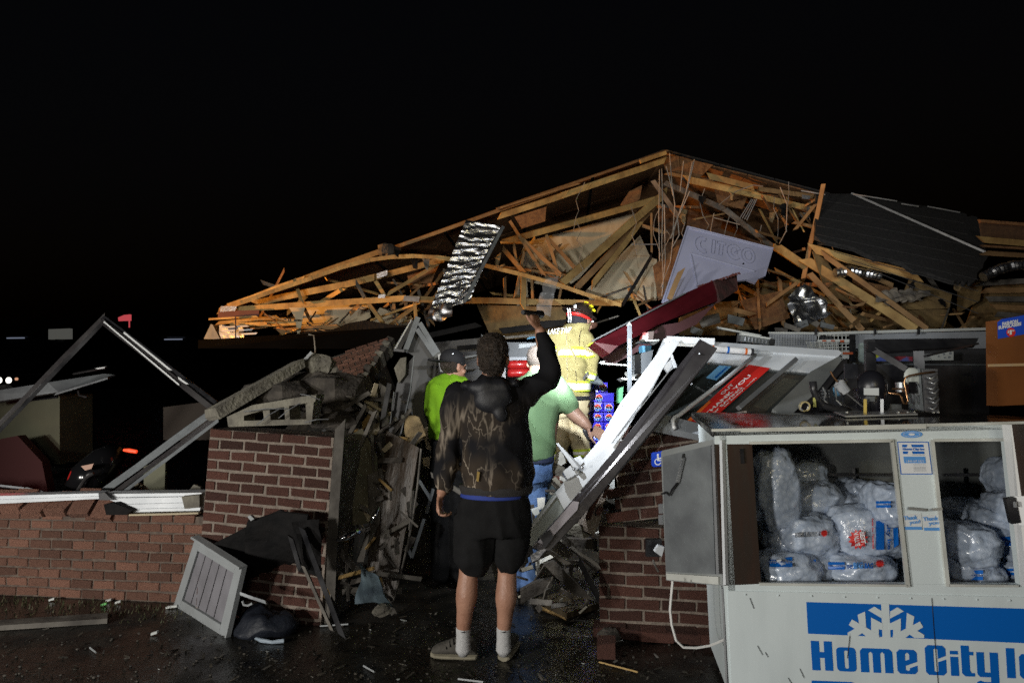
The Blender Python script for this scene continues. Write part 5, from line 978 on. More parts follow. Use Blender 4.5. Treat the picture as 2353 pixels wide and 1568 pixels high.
# steel upright and things around it
ps = thing('steel_upright', 'slotted galvanised shelf upright standing beside the firefighter', 'post', P(1446, 890, 5.0))
MB().bar(P(1446, 900, 5.0), P(1446, 748, 5.0), .036, .03).build('post', mat('dull_zinc', (.10, .115, .13), (.07, .08, .09), 9, .5, .3), ps)
for y in (778, 792, 806, 820, 834): MB().plate([P(x, y_, 4.98) for x, y_ in ((1443, y), (1448, y), (1448, y + 9), (1443, y + 9))], .003).build('slot', M_WHITEAL, ps)
MB().plate([P(x, y, 4.99) for x, y in ((1438, 748), (1446, 738), (1452, 748))], .01).build('pointed_tip', M_ALU, ps)
tb(None, 'pale_strip', (1377, 832), (1436, 822), 4, 6.0, M_SHW, 'upper thin pale strip crossing behind the steel upright', 'strip', dep=.02); tb(None, 'pale_strip', (1381, 834), (1440, 839), 4, 5.9, M_SHW, 'lower thin pale strip crossing behind the steel upright', 'strip', dep=.02)
pl(None, 'grey_cabinet', ((1457, 816), (1501, 803), (1490, 855), (1455, 860)), 5.2, .2, mat('slate', (.09, .10, .11), None, 5, .6), 'dark slate cabinet side behind the white frame uprights', 'cabinet')
pl(None, 'blue_carton', ((1475, 794), (1496, 793), (1495, 808), (1476, 809)), 5.5, .15, mat('carton_blue', (.08, .26, .42), None, 5, .6), 'small blue carton behind the white frame uprights', 'carton')
pl(None, 'red_carton', ((1477, 764), (1502, 760), (1500, 781), (1476, 782)), 5.6, .15, mat('carton_red', (.4, .03, .03), (.6, .5, .5), 5, .6, thr=(.55, .6)), 'red and white carton above the small blue carton', 'carton')
tb(None, 'pale_shelf', (1466, 784), (1508, 786), 4, 5.4, M_SHW, 'thin pale shelf edge between red and blue cartons', 'shelf', dep=.2)
tb(None, 'pale_shelf', (1425, 872), (1460, 870), 6, 5.6, M_SHW, 'low pale shelf edge beside the soda crates', 'shelf', dep=.2); tb(None, 'pale_shelf', (1440, 862), (1500, 858), 6, 5.7, M_SHW, 'pale shelf edge under the slate cabinet', 'shelf', dep=.2)
MB().sheet([P(1346, 842, 6.1), P(1372, 838, 6.1), P(1382, 884, 6.0), P(1340, 884, 6.0)], 10, 12, .06, .02, 5, 3).build('grey_bag', mat('grey_sack', (.12, .14, .16), None, 5, .5), None, 'grey plastic sack behind the soda crates', 'sack')
pl(None, 'green_packet', ((1421, 892), (1432, 888), (1430, 925), (1420, 925)), 5.8, .1, mat('packet_green', (.12, .4, .2), None, 5, .5), 'bright green packet beside the soda crates', 'packet')
ctr = thing('grey_counter', 'dark grey counter front with pale slivers behind the raised arm', 'counter', P(1200, 820, 6.4))
MB().plate([P(x, y, 6.4) for x, y in ((1150, 786), (1330, 786), (1330, 822), (1150, 822))], .3).build('counter_front', mat('slate', (1, 1, 1)), ctr); MB().plate([P(x, y, 6.36) for x, y in ((1192, 790), (1240, 787), (1240, 793), (1192, 800))], .02).build('pale_sliver', M_GREYP, ctr); MB().plate([P(x, y, 6.35) for x, y in ((1150, 820), (1330, 819), (1330, 826), (1150, 827))], .3).build('counter_edge', M_PEG, ctr)
MB().hexa([P(1150, 826, 6.4), P(1330, 826, 6.4), P(1330, 1250, 6.4), P(1150, 1250, 6.4)], [P(1150, 826, 6.9), P(1330, 826, 6.9), P(1330, 1220, 6.9), P(1150, 1220, 6.9)], 0).build('counter_base', M_BLACK, ctr)
for y, lab in ((828, 'upper glossy red vinyl cushion between the two men'), (847, 'lower glossy red vinyl cushion between the two men')):
    mb = MB(); mb.ell(P(1192, y + 9, 6.2), V((.12, 0, 0)), V((0, .1, 0)), V((0, 0, .043)), 16, 8)
    for i, v in enumerate(mb.v): c = P(1192, y + 9, 6.2); q = v - c; mb.v[i] = c + V((math.copysign(min(.11, abs(q.x) * 1.5), q.x), q.y, math.copysign(min(.04, abs(q.z) * 1.4), q.z)))
    mb.build('red_cushion', mat('red_vinyl', (.35, .015, .015), None, 5, .3), None, lab, 'cushion', smooth=True)
# ================================================================ SODA CRATES
M_CRATE = mat('crate_blue', (.035, .025, .55), (.05, .04, .65), 3, .35)
def crate(x0, y0, x1, y1, label, Y=6.4, logo=True):
    t = thing('soda_crate', label, 'drink box', P((x0 + x1) / 2, y1, Y), 'blue soda boxes in the stack'); k = .006
    MB().plate([P(x, y, Y + R.uniform(0, .02)) for x, y in ((x0, y0), (x1, y0), (x1, y1), (x0, y1))], .26).build('box', M_CRATE, t)
    if logo:
        cx, cy, r = (x0 + x1) / 2, (y0 + y1) / 2 + 1, min(x1 - x0, y1 - y0) * .40
        f0, f1, f2 = (lambda a, b: P(a, b, Y - .01)), (lambda a, b: P(a, b, Y - .016)), (lambda a, b: P(a, b, Y - .022))
        marks(MB(), [disc(cx, cy, r, 24)], f0).build('roundel', M_WPRINT, t)
        up = [(cx + r * .92 * math.cos(a), cy + r * .92 * math.sin(a)) for a in [math.radians(190 + 16 * i) for i in range(11)]]; lo_ = [(cx + r * .92 * math.cos(a), cy + r * .92 * math.sin(a)) for a in [math.radians(15 + 15 * i) for i in range(11)]]
        marks(MB(), [up + [(cx, cy - r * .28)]], f1).build('roundel_top', M_RED, t); marks(MB(), [lo_ + [(cx, cy + r * .42)]], f1).build('roundel_base', M_BLUE, t)
        text_on(MB(), 'PEPSI', ((cx - r * .8, cy + r * .26), (cx + r * .8, cy + r * .26), (cx + r * .8, cy - r * .2), (cx - r * .8, cy - r * .2)), f2, .06).build('lettering', M_BLACK, t)
crate(1353, 881, 1373, 900, 'small blue soda box on top of the stack beside the sack', logo=False); crate(1374, 878, 1396, 900, 'topmost blue soda box with round logo on the stack')
crate(1342, 902, 1410, 923, 'wide blue soda case lying across the three columns')
rows = ((924, 945), (947, 967), (969, 989), (991, 1012), (1014, 1034)); nm = ('first', 'second', 'third', 'fourth', 'fifth')
for r_, (y0, y1) in enumerate(rows):
    for (x0, x1, w) in ((1337, 1359, 'next to the firefighter trousers'), (1361, 1385, 'in the middle column'), (1387, 1410, 'in the column by the bright frame')):
        crate(x0, y0, x1, y1, 'blue soda box %s row down %s' % (nm[r_], w))
    if r_ > 2: crate(1312, y0, 1335, y1, 'blue soda box %s row down behind the firefighter boots' % nm[r_])
MB().plate([P(x, y, 6.35) for x, y in ((1310, 1036), (1412, 1035), (1412, 1290), (1310, 1290))], .4).build('display_base', M_SHW, None, 'white display base under the stack of blue soda boxes', 'display base')
# ================================================================ DEBRIS IN THE DOORWAY
gdp = thing('gable_panel', 'dark grey pointed panel with silver frame standing like a gable in the wreckage', 'panel', P(970, 980, 4.9))
def gpl(name, pts, m, Y=4.9, th=.03, par=gdp): return MB().plate([P(x, y, Y) for x, y in pts], th).build(name, m, par)
gpl('panel', ((957, 760), (1006, 826), (1002, 976), (970, 982), (935, 937), (950, 817), (932, 806)), mat('slate_panel', (.085, .085, .085), (.06, .06, .06), 4, .6))
for a, b, w, m in (((946, 735), (907, 802), 5, M_ALU), ((950, 738), (914, 803), 10, M_BLACK), ((960, 728), (930, 808), 12, M_GREYP), ((964, 742), (1009, 815), 11, M_GREYP), ((958, 756), (1003, 822), 10, M_GREYP)): MB().bar(P(*a, 4.85), P(*b, 4.85), w / F * 4.85, .04).build('frame_bar', m, gdp)
gpl('hook_plate', ((1006, 814), (1023, 809), (1021, 826), (1014, 830), (1018, 854), (1011, 853), (1007, 830)), M_WHITEAL, 4.8, .02)
MB().bar(P(906, 803, 4.8), P(930, 806, 4.8), .02, .06).build('frame_bar', M_BLACK, gdp)
dd = thing('dark_door_leaf', 'tall black door leaf standing edge on with a pale bent edge', 'door', P(915, 1180, 4.6))
gpl('leaf', ((912, 880), (930, 842), (950, 818), (942, 900), (922, 990), (905, 1130), (868, 1200), (884, 1040)), M_BLACK, 4.62, .05, dd); 
for a, b in (((951, 817), (942, 899)), ((942, 899), (922, 989)), ((922, 989), (880, 1140)), ((905, 900), (895, 980))): MB().bar(P(*a, 4.58), P(*b, 4.58), .008, .02).build('bent_edge', M_GREYP, dd)
gpl('stone_pad', ((905, 845), (920, 822), (933, 820), (931, 860), (916, 880)), M_CONC, 4.58, .03, dd)
for x, y in ((908, 962), (925, 957)): mb = MB(); mb.ell(P(x, y, 4.55), (.014, 0, 0), (0, .01, 0), (0, 0, .018), 8, 6); mb.build('knob', M_CONC, dd)
tb(None, 'upright_stud', (782, 974), (758, 1360), 25, (4.0, 3.95), M_GWOOD, 'grey weathered stud standing upright next to the brick pilaster', 'timber', tw=.1)
tb(None, 'leaning_plank', (880, 886), (884, 976), 18, 4.75, M_GWOOD, 'short grey plank standing behind the diagonal stick', 'timber'); tb(None, 'diagonal_stick', (862, 944), (824, 1034), 9, 4.4, M_GWOOD, 'thin diagonal stick between stud and black door leaf', 'timber')
pl(None, 'leaning_plywood', ((798, 1004), (832, 984), (867, 1048), (868, 1120), (851, 1200), (812, 1206)), [4.35, 4.4, 4.5, 4.45, 4.35, 4.3], .02, mat('mossy_plywood', (.16, .145, .095), (.10, .095, .065), 7, .85, bump=.3), 'grey green plywood offcut leaning beside the upright stud', 'plywood')
pl(None, 'leaning_plywood', ((845, 1090), (880, 1075), (872, 1200), (835, 1290), (820, 1290), (850, 1200)), [4.4, 4.45, 4.35, 4.2, 4.2, 4.3], .02, M_GWOOD, 'narrow grey plywood offcut behind the chrome tube', 'plywood')
cv = MB(); cv.sheet([P(893, 985, 4.55), P(966, 1030, 4.4), P(905, 1378, 4.25), P(842, 1330, 4.3)], 12, 24, .045, .012, 1.6, 4); cv.build('curved_plywood', mat('dark_wet_plywood', (.05, .032, .018), (.025, .018, .012), 6, .5, bump=.3, stretch=(3, 3, .6)), None, 'tall wet brown plywood sheet curling in the doorway', 'plywood')
MB().tube([P(967, 1030, 4.38), P(959, 1113, 4.36), P(948, 1190, 4.32), P(936, 1249, 4.3), P(915, 1339, 4.24), P(903, 1378, 4.22), P(898, 1385, 4.2)], .007, 6).build('plywood_edge_strip', M_GWOOD, None, 'thin pale strip along the edge of the curling plywood', 'strip')
MB().sheet([P(935, 957, 4.6), P(955, 960, 4.6), P(980, 1000, 4.5), P(926, 1036, 4.5)], 14, 14, .08, .05, 5, 6).build('insulation_tuft', mat('tan_insulation', (.30, .22, .11), (.18, .13, .07), 16, .95, bump=.8), None, 'tuft of tan insulation on top of the curling plywood', 'insulation')
pl(None, 'pale_wallboard_piece', ((972, 982), (997, 976), (994, 1036), (978, 1030)), 5.0, .03, M_DRY, 'pale wallboard piece beside the lime shirted man', 'wallboard'); pl(None, 'tan_wood_piece', ((970, 1052), (998, 1046), (1000, 1082), (972, 1068)), 4.9, .03, M_DRY, 'tan wood piece low beside the lime shirted man', 'wood scrap')
M_CHROME = mat('chrome', (.6, .62, .64), None, 5, .12, 1)
MB().tube([P(774, 1241, 3.9), P(792, 1233, 3.9), P(820, 1221, 4.0), P(846, 1213, 4.1)], [.012, .022, .022, .016], 12).build('chrome_lamp', M_CHROME, None, 'torn chrome lamp shell between stud and plywood', 'metal shell', smooth=True)
MB().tube([P(849, 1204, 4.1), P(862, 1182, 4.1), P(874, 1158, 4.15)], [.006, .012, .006], 8).build('chrome_strip', M_CHROME, None, 'bent chrome strip above the torn chrome shell', 'metal strip', smooth=True)
tf = thing('thin_metal_frame', 'twisted thin metal picture frame hanging behind the plywood edge', 'metal frame', P(960, 1200, 4.6))
for a, b in (((962, 1102), (988, 1144)), ((995, 1122), (980, 1178)), ((974, 1192), (946, 1279)), ((946, 1279), (934, 1252))): MB().bar(P(*a, 4.6), P(*b, 4.6), .022, .02).build('frame_bar', M_GREYP, tf)
MB().sheet([P(824, 1298, 4.0), P(868, 1322, 3.95), P(896, 1392, 3.9), P(820, 1382, 3.9)], 16, 18, .06, .02, 5, 9).build('wet_cloth', mat('blue_grey_cloth', (.09, .13, .15), (.04, .06, .08), 8, .8, bump=.4), None, 'wet blue grey cloth heaped at the foot of the plywood', 'cloth')
rubble('concrete_rubble', M_CONC, P(878, 1400, 3.85) , .05, 8.2, 'small pale lump beside the wet cloth', 'rubble', (1.2, 1, .7))
for k, (a, b, w, m, lab) in enumerate((((800, 910), (870, 960), 8, M_GWOOD, 'splintered stick crossing under the tilted brick slab'), ((790, 935), (850, 900), 10, M_GWOOD, 'grey splinter leaning on the dark rubble'), ((745, 985), (755, 1200), 9, M_BLACK, 'black batten against the side of the pilaster'), ((840, 930), (800, 1000), 7, M_GWOOD, 'thin splinter above the green plywood offcut'), ((990, 1090), (1060, 1130), 10, M_GWOOD, 'board end behind the lime shirted man trousers'), ((895, 880), (880, 960), 12, M_BLACK, 'black plank standing beside the black door leaf'))):
    tb(None, 'splintered_board', a, b, w, 4.5 - .02 * k, m, lab, 'timber')
mb = MB(); RD = random.Random(5)
for k in range(85):
    t = RD.random(); x, y = RD.uniform(748, 945), RD.uniform(905, 1385); Y = 4.62 - .55 * (y - 905) / 480 + RD.uniform(-.06, .1); p = P(x, y, Y); a = RD.uniform(0, 3.1); l, w = RD.uniform(.03, .16) * (1 if k % 3 else .4), RD.uniform(.005, .022)
    u = V((math.cos(a), RD.uniform(-.4, .4), math.sin(a))).normalized(); v = u.orthogonal().normalized(); mb.cur = RD.choice((0, 0, 0, 0, 1, 1, 1, 2, 3)); mb.box(p, u * l, v * w, u.cross(v) * .004)
mb.build('splinter_litter', [M_GWOOD, M_CONCD, M_DRY, M_WOOD, M_CONC], None, 'fine splinters and chips strewn through the doorway wreckage', None, kind='stuff')
mb = MB()
for k in range(70):
    x, y = RD.uniform(1200, 1372), RD.uniform(1100, 1400); Y = 4.5 - .6 * (y - 1100) / 300 + RD.uniform(-.05, .1); p = P(x, y, Y); a = RD.uniform(0, 3.1); l, w = RD.uniform(.01, .07), RD.uniform(.004, .018); u = V((math.cos(a), RD.uniform(-.4, .4), math.sin(a))).normalized(); v = u.orthogonal().normalized(); mb.cur = RD.choice((0, 0, 1, 1, 2, 3)); mb.box(p, u * l, v * w, u.cross(v) * .004)
mb.build('splinter_litter', [M_GWOOD, M_CONCD, M_SCRAP, M_CONC], None, 'fine chips and plaster crumbs under the bent door frame', None, kind='stuff')
pl(None, 'leaning_wallboard', ((838, 905), (866, 890), (872, 1000), (846, 1010)), 4.7, .02, mat('dusty_wallboard', (.26, .23, .17), (.17, .15, .11), 5, .9, bump=.3), 'dusty pale wallboard strip behind the thin diagonal stick', 'wallboard'); pl(None, 'leaning_wallboard', ((780, 905), (830, 893), (826, 935), (790, 950)), 4.75, .03, mat('dusty_wallboard', (1, 1, 1)), 'dusty pale wallboard corner below the tilted brick slab', 'wallboard')
# dark goods behind the two men
MB().hexa([P(960, 790, 7.4), P(1160, 770, 7.4), P(1160, 1100, 7.4), P(960, 1100, 7.4)], [P(960, 790, 7.9), P(1160, 770, 7.9), P(1160, 1080, 7.9), P(960, 1080, 7.9)], 0).build('toppled_shelving', M_BLACK, None, 'black toppled shelving in the dark behind the two men', 'shelving')
tn_ = ['upper dark scrap on the toppled shelving', 'grey upright scrap above the toppled shelving', 'dark scrap behind the dark haired head', 'thin grey scrap behind the black cap', 'dark slat between cap and head', 'flat grey slat at the raised forearm', 'blue grey scrap at the raised wrist', 'dark plank over the counter', 'dark plank behind the firefighter helmet', 'thin pale scrap behind the helmet']
for k, (a, b, w, m) in enumerate((((985, 770), (1100, 745), 14, M_TARP), ((1108, 770), (1110, 812), 7, M_GREYP), ((1050, 800), (1190, 790), 12, M_TARP), ((1020, 830), (1100, 815), 5, M_GREYP), ((1040, 848), (1100, 842), 9, M_BLACK), ((1160, 775), (1240, 768), 6, M_GWOOD), ((1212, 776), (1240, 772), 6, mat('carton_blue', (1, 1, 1))), ((1150, 760), (1290, 742), 16, M_TARP), ((1240, 742), (1300, 738), 10, M_TARP), ((1370, 742), (1420, 726), 4, M_GWOOD))):
    tb(None, 'dark_scrap', a, b, w, 6.9 + .03 * k, m, tn_[k], 'debris')
pl(None, 'olive_wall_panel', ((1095, 700), (1300, 705), (1300, 775), (1130, 780)), 8.6, .03, mat('olive_sheathing', (1, 1, 1)), 'dim olive wall panel behind the raised flashlight', 'wall panel')
# pieces in front of the firefighter
for k, (pts, Y, m, lab) in enumerate((
    (((1278, 1040), (1292, 1036), (1300, 1062), (1284, 1072), (1276, 1060)), 4.7, M_SCRAP, 'pale plaster scrap in front of the firefighter boots'), (((1272, 1062), (1298, 1075), (1296, 1100), (1264, 1098)), 4.6, M_CONC, 'plaster covered brick lump under the door closer'),
    (((1268, 1092), (1296, 1098), (1290, 1112), (1266, 1108)), 4.55, M_BRICK_SHADED, 'broken red brick face under the door closer'), (((1238, 1112), (1280, 1106), (1284, 1140), (1244, 1150)), 4.5, mat('teal_plastic', (.07, .10, .11), (.04, .06, .07), 6, .4), 'dark teal ribbed plastic tub beside the blue jeans'),
    (((1234, 1146), (1252, 1144), (1250, 1166), (1236, 1172)), 4.3, M_SCRAP, 'small cream scrap under the plastic tub'), (((1220, 1172), (1236, 1166), (1240, 1180), (1228, 1184)), 4.2, M_SHW, 'small white scrap near the blue jeans cuff'),
    (((1298, 1212), (1330, 1206), (1364, 1228), (1340, 1236), (1300, 1224)), 3.95, M_CONC, 'pale green grey slab under the broken jamb'), (((1300, 1236), (1372, 1240), (1372, 1262), (1310, 1256)), 4.1, M_CONCD, 'dark slab under the pale green slab'),
    (((1195, 1356), (1230, 1336), (1270, 1329), (1256, 1356), (1196, 1386)), 4.0, M_CONCD, 'broken grey slab lying on the ground beside his bare calf'))):
    pl(None, 'broken_slab', pts, Y, .05, m, lab, 'debris')
for k in range(5): MB().bar(P(1243 + k * 8, 1113 - k, 4.47), P(1249 + k * 8, 1146 - k, 4.47), .006, .01).build('tub_rib', M_GREYP, None, 'thin grey ribs on the front of the teal tub', 'rib', 'ribs of the teal tub') if False else None
fl_ = [G(1229, 1392), G(1302, 1428), G(1376, 1404), G(1310, 1372)]
MB().hexa([p + UP * .02 for p in fl_], [p + UP * .055 for p in fl_], 0).build('flat_board', mat('wet_brown_board', (.05, .036, .018), (.03, .022, .012), 6, .55, bump=.2), None, 'wet brown board lying flat on the ground at the brick pier', 'board')
e0, e1 = G(1232, 1394) + UP * .03, G(1302, 1431) + UP * .03
tb(None, 'splintered_edge', (1240, 1394), (1296, 1420), 5, 3.95, M_WOOD, 'light splintered wood strip along the edge of the flat wet board', 'wood strip')
for k, (a, b, w, Y, m, lab) in enumerate((((1254, 1261), (1306, 1293), 10, 3.75, M_GWOOD, 'pale stick poking out below the bent frame'), ((1289, 1232), (1372, 1306), 18, 3.9, M_CONCD, 'dark broad plank leaning behind the brick pier edge'), ((1310, 1256), (1374, 1300), 8, 3.85, M_GWOOD, 'thin plank on the dark broad plank'), ((1260, 1290), (1340, 1370), 26, 4.0, M_CONCD, 'dark heavy beam lying behind the wet board'), ((1330, 1290), (1374, 1372), 12, 3.8, M_TARP, 'black plank against the brick pier'))):
    tb(None, 'fallen_plank', a, b, w, Y, m, lab, 'timber')
# ================================================================ FOREGROUND LEFT
sp2 = thing('slatted_panel', 'grey framed panel of vertical boards tilted against black roofing felt', 'panel', G(523, 1461))
c0, c1, c2, c3 = P(452, 1236, 4.15), P(560, 1304, 3.78), G(523, 1463), G(403, 1388)
def bl4(u, v, o=0.0):
    n = (c1 - c0).cross(c3 - c0).normalized(); n = n if n.dot(CAMP - c0) > 0 else -n
    return (c0 * (1 - u) + c1 * u) * (1 - v) + (c3 * (1 - u) + c2 * u) * v + n * o
def bq4(u0, v0, u1, v1, o, th, name, m): return MB().plate([bl4(u0, v0, o), bl4(u1, v0, o), bl4(u1, v1, o), bl4(u0, v1, o)], th).build(name, m, sp2)
M_SLAT = mat('grey_painted_slat', (.21, .205, .225), (.16, .155, .17), 5, .6, bump=.1)
M_SFR = mat('grey_painted_frame', (.30, .32, .33), (.25, .265, .27), 5, .55, bump=.1)
for k in range(5): bq4(.13 + k * .148, .13, .13 + k * .148 + .132, .86, 0, .015, 'slat', M_SLAT)
bq4(.12, .12, .88, .87, -.016, .004, 'backing', M_BLACK)
bq4(0, 0, .12, 1, .012, .03, 'frame_bar', M_SFR); bq4(.88, 0, 1, 1, .012, .03, 'frame_bar', M_SFR); bq4(.122, 0, .878, .12, .012, .03, 'frame_bar', M_SFR); bq4(.122, .87, .878, 1, .012, .03, 'frame_bar', M_SFR); bq4(-.04, -.03, 1.0, .0, .03, .05, 'frame_bar', M_SFR)
MB().sheet([P(470, 1262, 4.05), P(640, 1170, 3.95), P(748, 1215, 3.9), G(560, 1400)], 18, 18, .035, .012, 2.2, 3).build('roofing_felt', M_TARP, None, 'black roofing felt sheet slumped between slatted panel and pilaster', 'roofing felt')
MB().sheet([P(575, 1188, 3.95), P(700, 1186, 3.85), G(752, 1398), G(560, 1405)], 18, 18, .06, .012, 2.5, 7).build('roofing_felt', M_TARP, None, 'black crumpled felt hanging over the lower pilaster', 'roofing felt')
MB().sheet([P(668, 1196, 3.8), P(738, 1188, 3.82), P(742, 1330, 3.75), P(690, 1312, 3.75)], 10, 14, .05, .012, 4, 2).build('roofing_felt', M_TARP, None, 'black felt flap beside the upright stud', 'roofing felt')
tb(None, 'black_board', (668, 1232), (690, 1306), 10, 3.7, M_BLACK, 'short black board with worn grey edge on the felt', 'board')
tb(None, 'black_board', (694, 1215), (786, 1462), 12, (3.75, 3.5), M_BLACK, 'upper long thin black board leaning beside the felt', 'board'); tb(None, 'black_board', (698, 1302), (764, 1448), 7, (3.68, 3.5), M_GWOOD, 'lower long thin board with grey edge leaning beside the felt', 'board')
pl(None, 'small_batten_end', ((568, 1186), (575, 1183), (584, 1191), (576, 1196)), 3.9, .03, M_SFR, 'pale batten end poking over the black felt', 'batten')
lb = G(672, 1412); bb = thing('loose_brick', 'single dusty red brick lying on the ground beyond the blue bag', 'brick', lb); one_brick(bb, lb + UP * .034, V((.95, -.3, 0)).normalized(), V((.3, .95, 0)).normalized(), UP, .14, .09, .066)
q = [G(0, 1449), G(246, 1433), G(247, 1419), G(0, 1437)]; q = [G(-60, 1453), q[1], q[2], G(-60, 1440)]
MB().hexa([p + UP * .005 for p in q], [p + UP * .035 for p in q], 0).build('ground_plank', M_GWOOD, None, 'grey weathered plank lying flat in front of the low brick wall', 'plank')
mb = MB(); c = G(612, 1452); mb.ell(c + UP * .04, (.19, 0, 0), (0, .14, 0), (0, 0, .095), 26, 18)
for i, p in enumerate(mb.v): mb.v[i] = p + V((0, 0, .06 * noise.noise(p * 8) + .02 * noise.noise(p * 22))) + V((.03 * noise.noise(p * 7 + V((5, 0, 0))), 0, 0))
mb.build('dark_blue_bag', mat('navy_plastic', (.004, .006, .012), (.007, .01, .018), 7, .6, bump=.5), None, 'dark navy plastic bag lying on the ground right of the slatted panel', 'bag', smooth=True)
MB().tube([G(580, 1466) + UP * .01, G(600, 1476) + UP * .015, G(625, 1478) + UP * .01, G(650, 1477) + UP * .015, G(655, 1470) + UP * .01], [.004, .012, .01, .012, .003], 8).build('clear_wrap', mat('clear_wrap', (.3, .36, .42), None, 5, .2), None, 'twist of clear wrap along the edge of the navy bag', 'plastic wrap')
tb(None, 'pale_trim', (553, 1362), (612, 1382), 7, 3.75, M_GREYP, 'pale trim strip on the ground behind the slatted panel', 'trim'); MB().tube([P(557, 1379, 3.72), P(560, 1388, 3.72), P(570, 1390, 3.72), P(580, 1385, 3.72)], .007, 6).build('hook', M_SFR, None, 'small curved white hook beside the pale trim strip', 'hook')
# litter, glass and grass
mb = MB()
for k in range(420):
    x, y = R.uniform(0, 1660), 1400 + 165 * R.random() ** .8
    p = G(x, y); s = R.uniform(.003, .012); a = R.uniform(0, 6.28); u = V((math.cos(a), math.sin(a), R.uniform(-.3, .3))) * s * R.uniform(.6, 3); w = V((-math.sin(a), math.cos(a), R.uniform(-.3, .3))) * s * .6; mb.cur = 0 if R.random() < .85 else (1 if R.random() < .85 else 2)
    mb.add([p + UP * .006 - u - w, p + UP * .008 + u - w, p + UP * .01 + u + w, p + UP * .007 - u + w, p + UP * .002], [(0, 1, 2, 3), (0, 1, 4), (1, 2, 4), (2, 3, 4), (3, 0, 4)])
for k in range(260):
    p = G(R.uniform(0, 1680), 1390 + 178 * R.random() ** .7); s = R.uniform(.003, .011); mb.cur = 0 if R.random() < .6 else 3
    mb.ell(p + UP * s * .5, (s, 0, 0), (0, s * R.uniform(.6, 1), 0), (0, 0, s * .6), 6, 4)
mb.build('ground_litter', [M_DIRT, M_GWOOD, M_SHW, M_CONCD], None, 'small splinters and chips scattered over the wet ground', None, kind='stuff')
mb = MB()
for k in range(420):
    x = R.uniform(-40, 470); y = 1374 + x * .055 + R.uniform(-8, 46) * R.random() ** .5; p = G(x, y); a = R.uniform(0, 6.28); h = R.uniform(.01, .035); d = V((math.cos(a), math.sin(a), 0)); w = V((-d.y, d.x, 0)) * .004
    mb.add([p - w, p + w, p + d * h * .5 + UP * h], [(0, 1, 2)])
mb.build('grass', mat('dark_grass', (.035, .045, .015), (.06, .05, .02), 10, .7), None, 'sparse trampled grass along the foot of the low wall', None, kind='stuff')
gsn = [(120, 1380, 'flat'), (240, 1391, 'bright green'), (272, 1386, 'white'), (395, 1397, 'long white'), (355, 1458, 'lone'), (640, 1436, 'pale'), (250, 1382, 'tiny')]
for k, (x, y, w) in enumerate(gsn):
    p = G(x, y); MB().box(p + UP * .014, V((.035 if 'long' in w else .016, .004, .004)), (0, .01, 0), (0, 0, .007)).build('glass_shard', mat('shard_green', (.2, .6, .2), None, 5, .1) if 'green' in w else M_SHW, None, '%s glass shard lying %s' % (w, ('in the grass by the low wall', 'in front of the ground plank')[y > 1420]), 'glass shard')
for k, (a, b, lab) in enumerate((((1680 - 304, 1523), (1465, 1548), 'long thin stick on the ground in front of the brick pier'), ((1052, 1562), (1110, 1571), 'pale splinter on the ground below his shoe'), ((835, 1532), (860, 1548), 'pale chip of wood on the dark ground'), ((206, 1490), (220, 1503), 'short curved pale splinter on the dark ground'), ((735, 1440), (800, 1437), 'thin splinter beside the leaning black boards'))):
    MB().bar(G(*a) + UP * .008, G(*b) + UP * .012, .008, .008).build('splinter', M_WOOD if k == 0 else M_SFR, None, lab, 'splinter')
fb = G(1393, 1505); bb = thing('loose_brick', 'loose red brick end lying on the ground at the corner of the brick pier', 'brick', fb); one_brick(bb, fb + UP * .045, V((1, -.15, 0)).normalized(), V((.15, 1, 0)).normalized(), UP, .10, .12, .085)
rubble('concrete_rubble', M_CONCD, G(1400, 1470) + UP * .03, .05, 4.4, 'grey mortar lump behind the loose brick end', 'rubble', (1.4, 1, .8))
# ================================================================ LEFT WINDOW AND STORE INTERIOR
wfz = thing('bent_window_frame', 'bent dark window frame forming a tent shape above the low brick wall', 'window frame', P(237, 1133, 4.7))
for a, b, w, Y, m in (((240, 726), (-60, 1032), 9, (4.9, 4.6), M_DKAL), ((236, 742), (-60, 1050), 8, (4.88, 4.58), M_BLACK), ((237, 730), (498, 928), 12, (4.9, 4.6), M_BLACK), ((237, 740), (490, 940), 12, (4.86, 4.56), M_DKAL), ((495, 940), (232, 1132), 15, (4.6, 4.75), M_GREYP), ((505, 952), (262, 1132), 10, (4.58, 4.73), M_DKAL), ((505, 962), (285, 1128), 7, (4.56, 4.71), M_GREYP)):
    tb(wfz, 'frame_bar', a, b, w, Y, m, dep=.05, tw=0)
M_BRIGHT = mat('bright_alu', (.82, .84, .84), None, 5, .45, .2)
tb(wfz, 'bright_bead', (239, 739), (412, 884), 3.2, (4.82, 4.6), M_BRIGHT, dep=.01, tw=0); tb(wfz, 'bright_bead', (285, 764), (392, 850), 4, (4.76, 4.62), M_BRIGHT, dep=.01, tw=0); tb(wfz, 'bright_bead', (410, 868), (430, 882), 4, (4.6, 4.57), M_BRIGHT, dep=.01, tw=0)
sl_ = thing('bent_window_sill', 'bent white aluminium window sill lying on top of the low brick wall', 'window sill', P(230, 1150, 4.45))
def slp(pts, Y, th, m=M_WHITEAL, name='sill_strip'): return MB().plate([P(x, y, Y) for x, y in pts], th).build(name, m, sl_)
slp(((-60, 1140), (226, 1132), (228, 1138), (-60, 1148)), 4.42, .12); slp(((-60, 1149), (228, 1139), (227, 1145), (-60, 1159)), 4.4, .1); slp(((233, 1134), (463, 1131), (462, 1138), (233, 1142)), 4.42, .14); slp(((240, 1144), (462, 1140), (461, 1152), (280, 1157)), 4.4, .1)
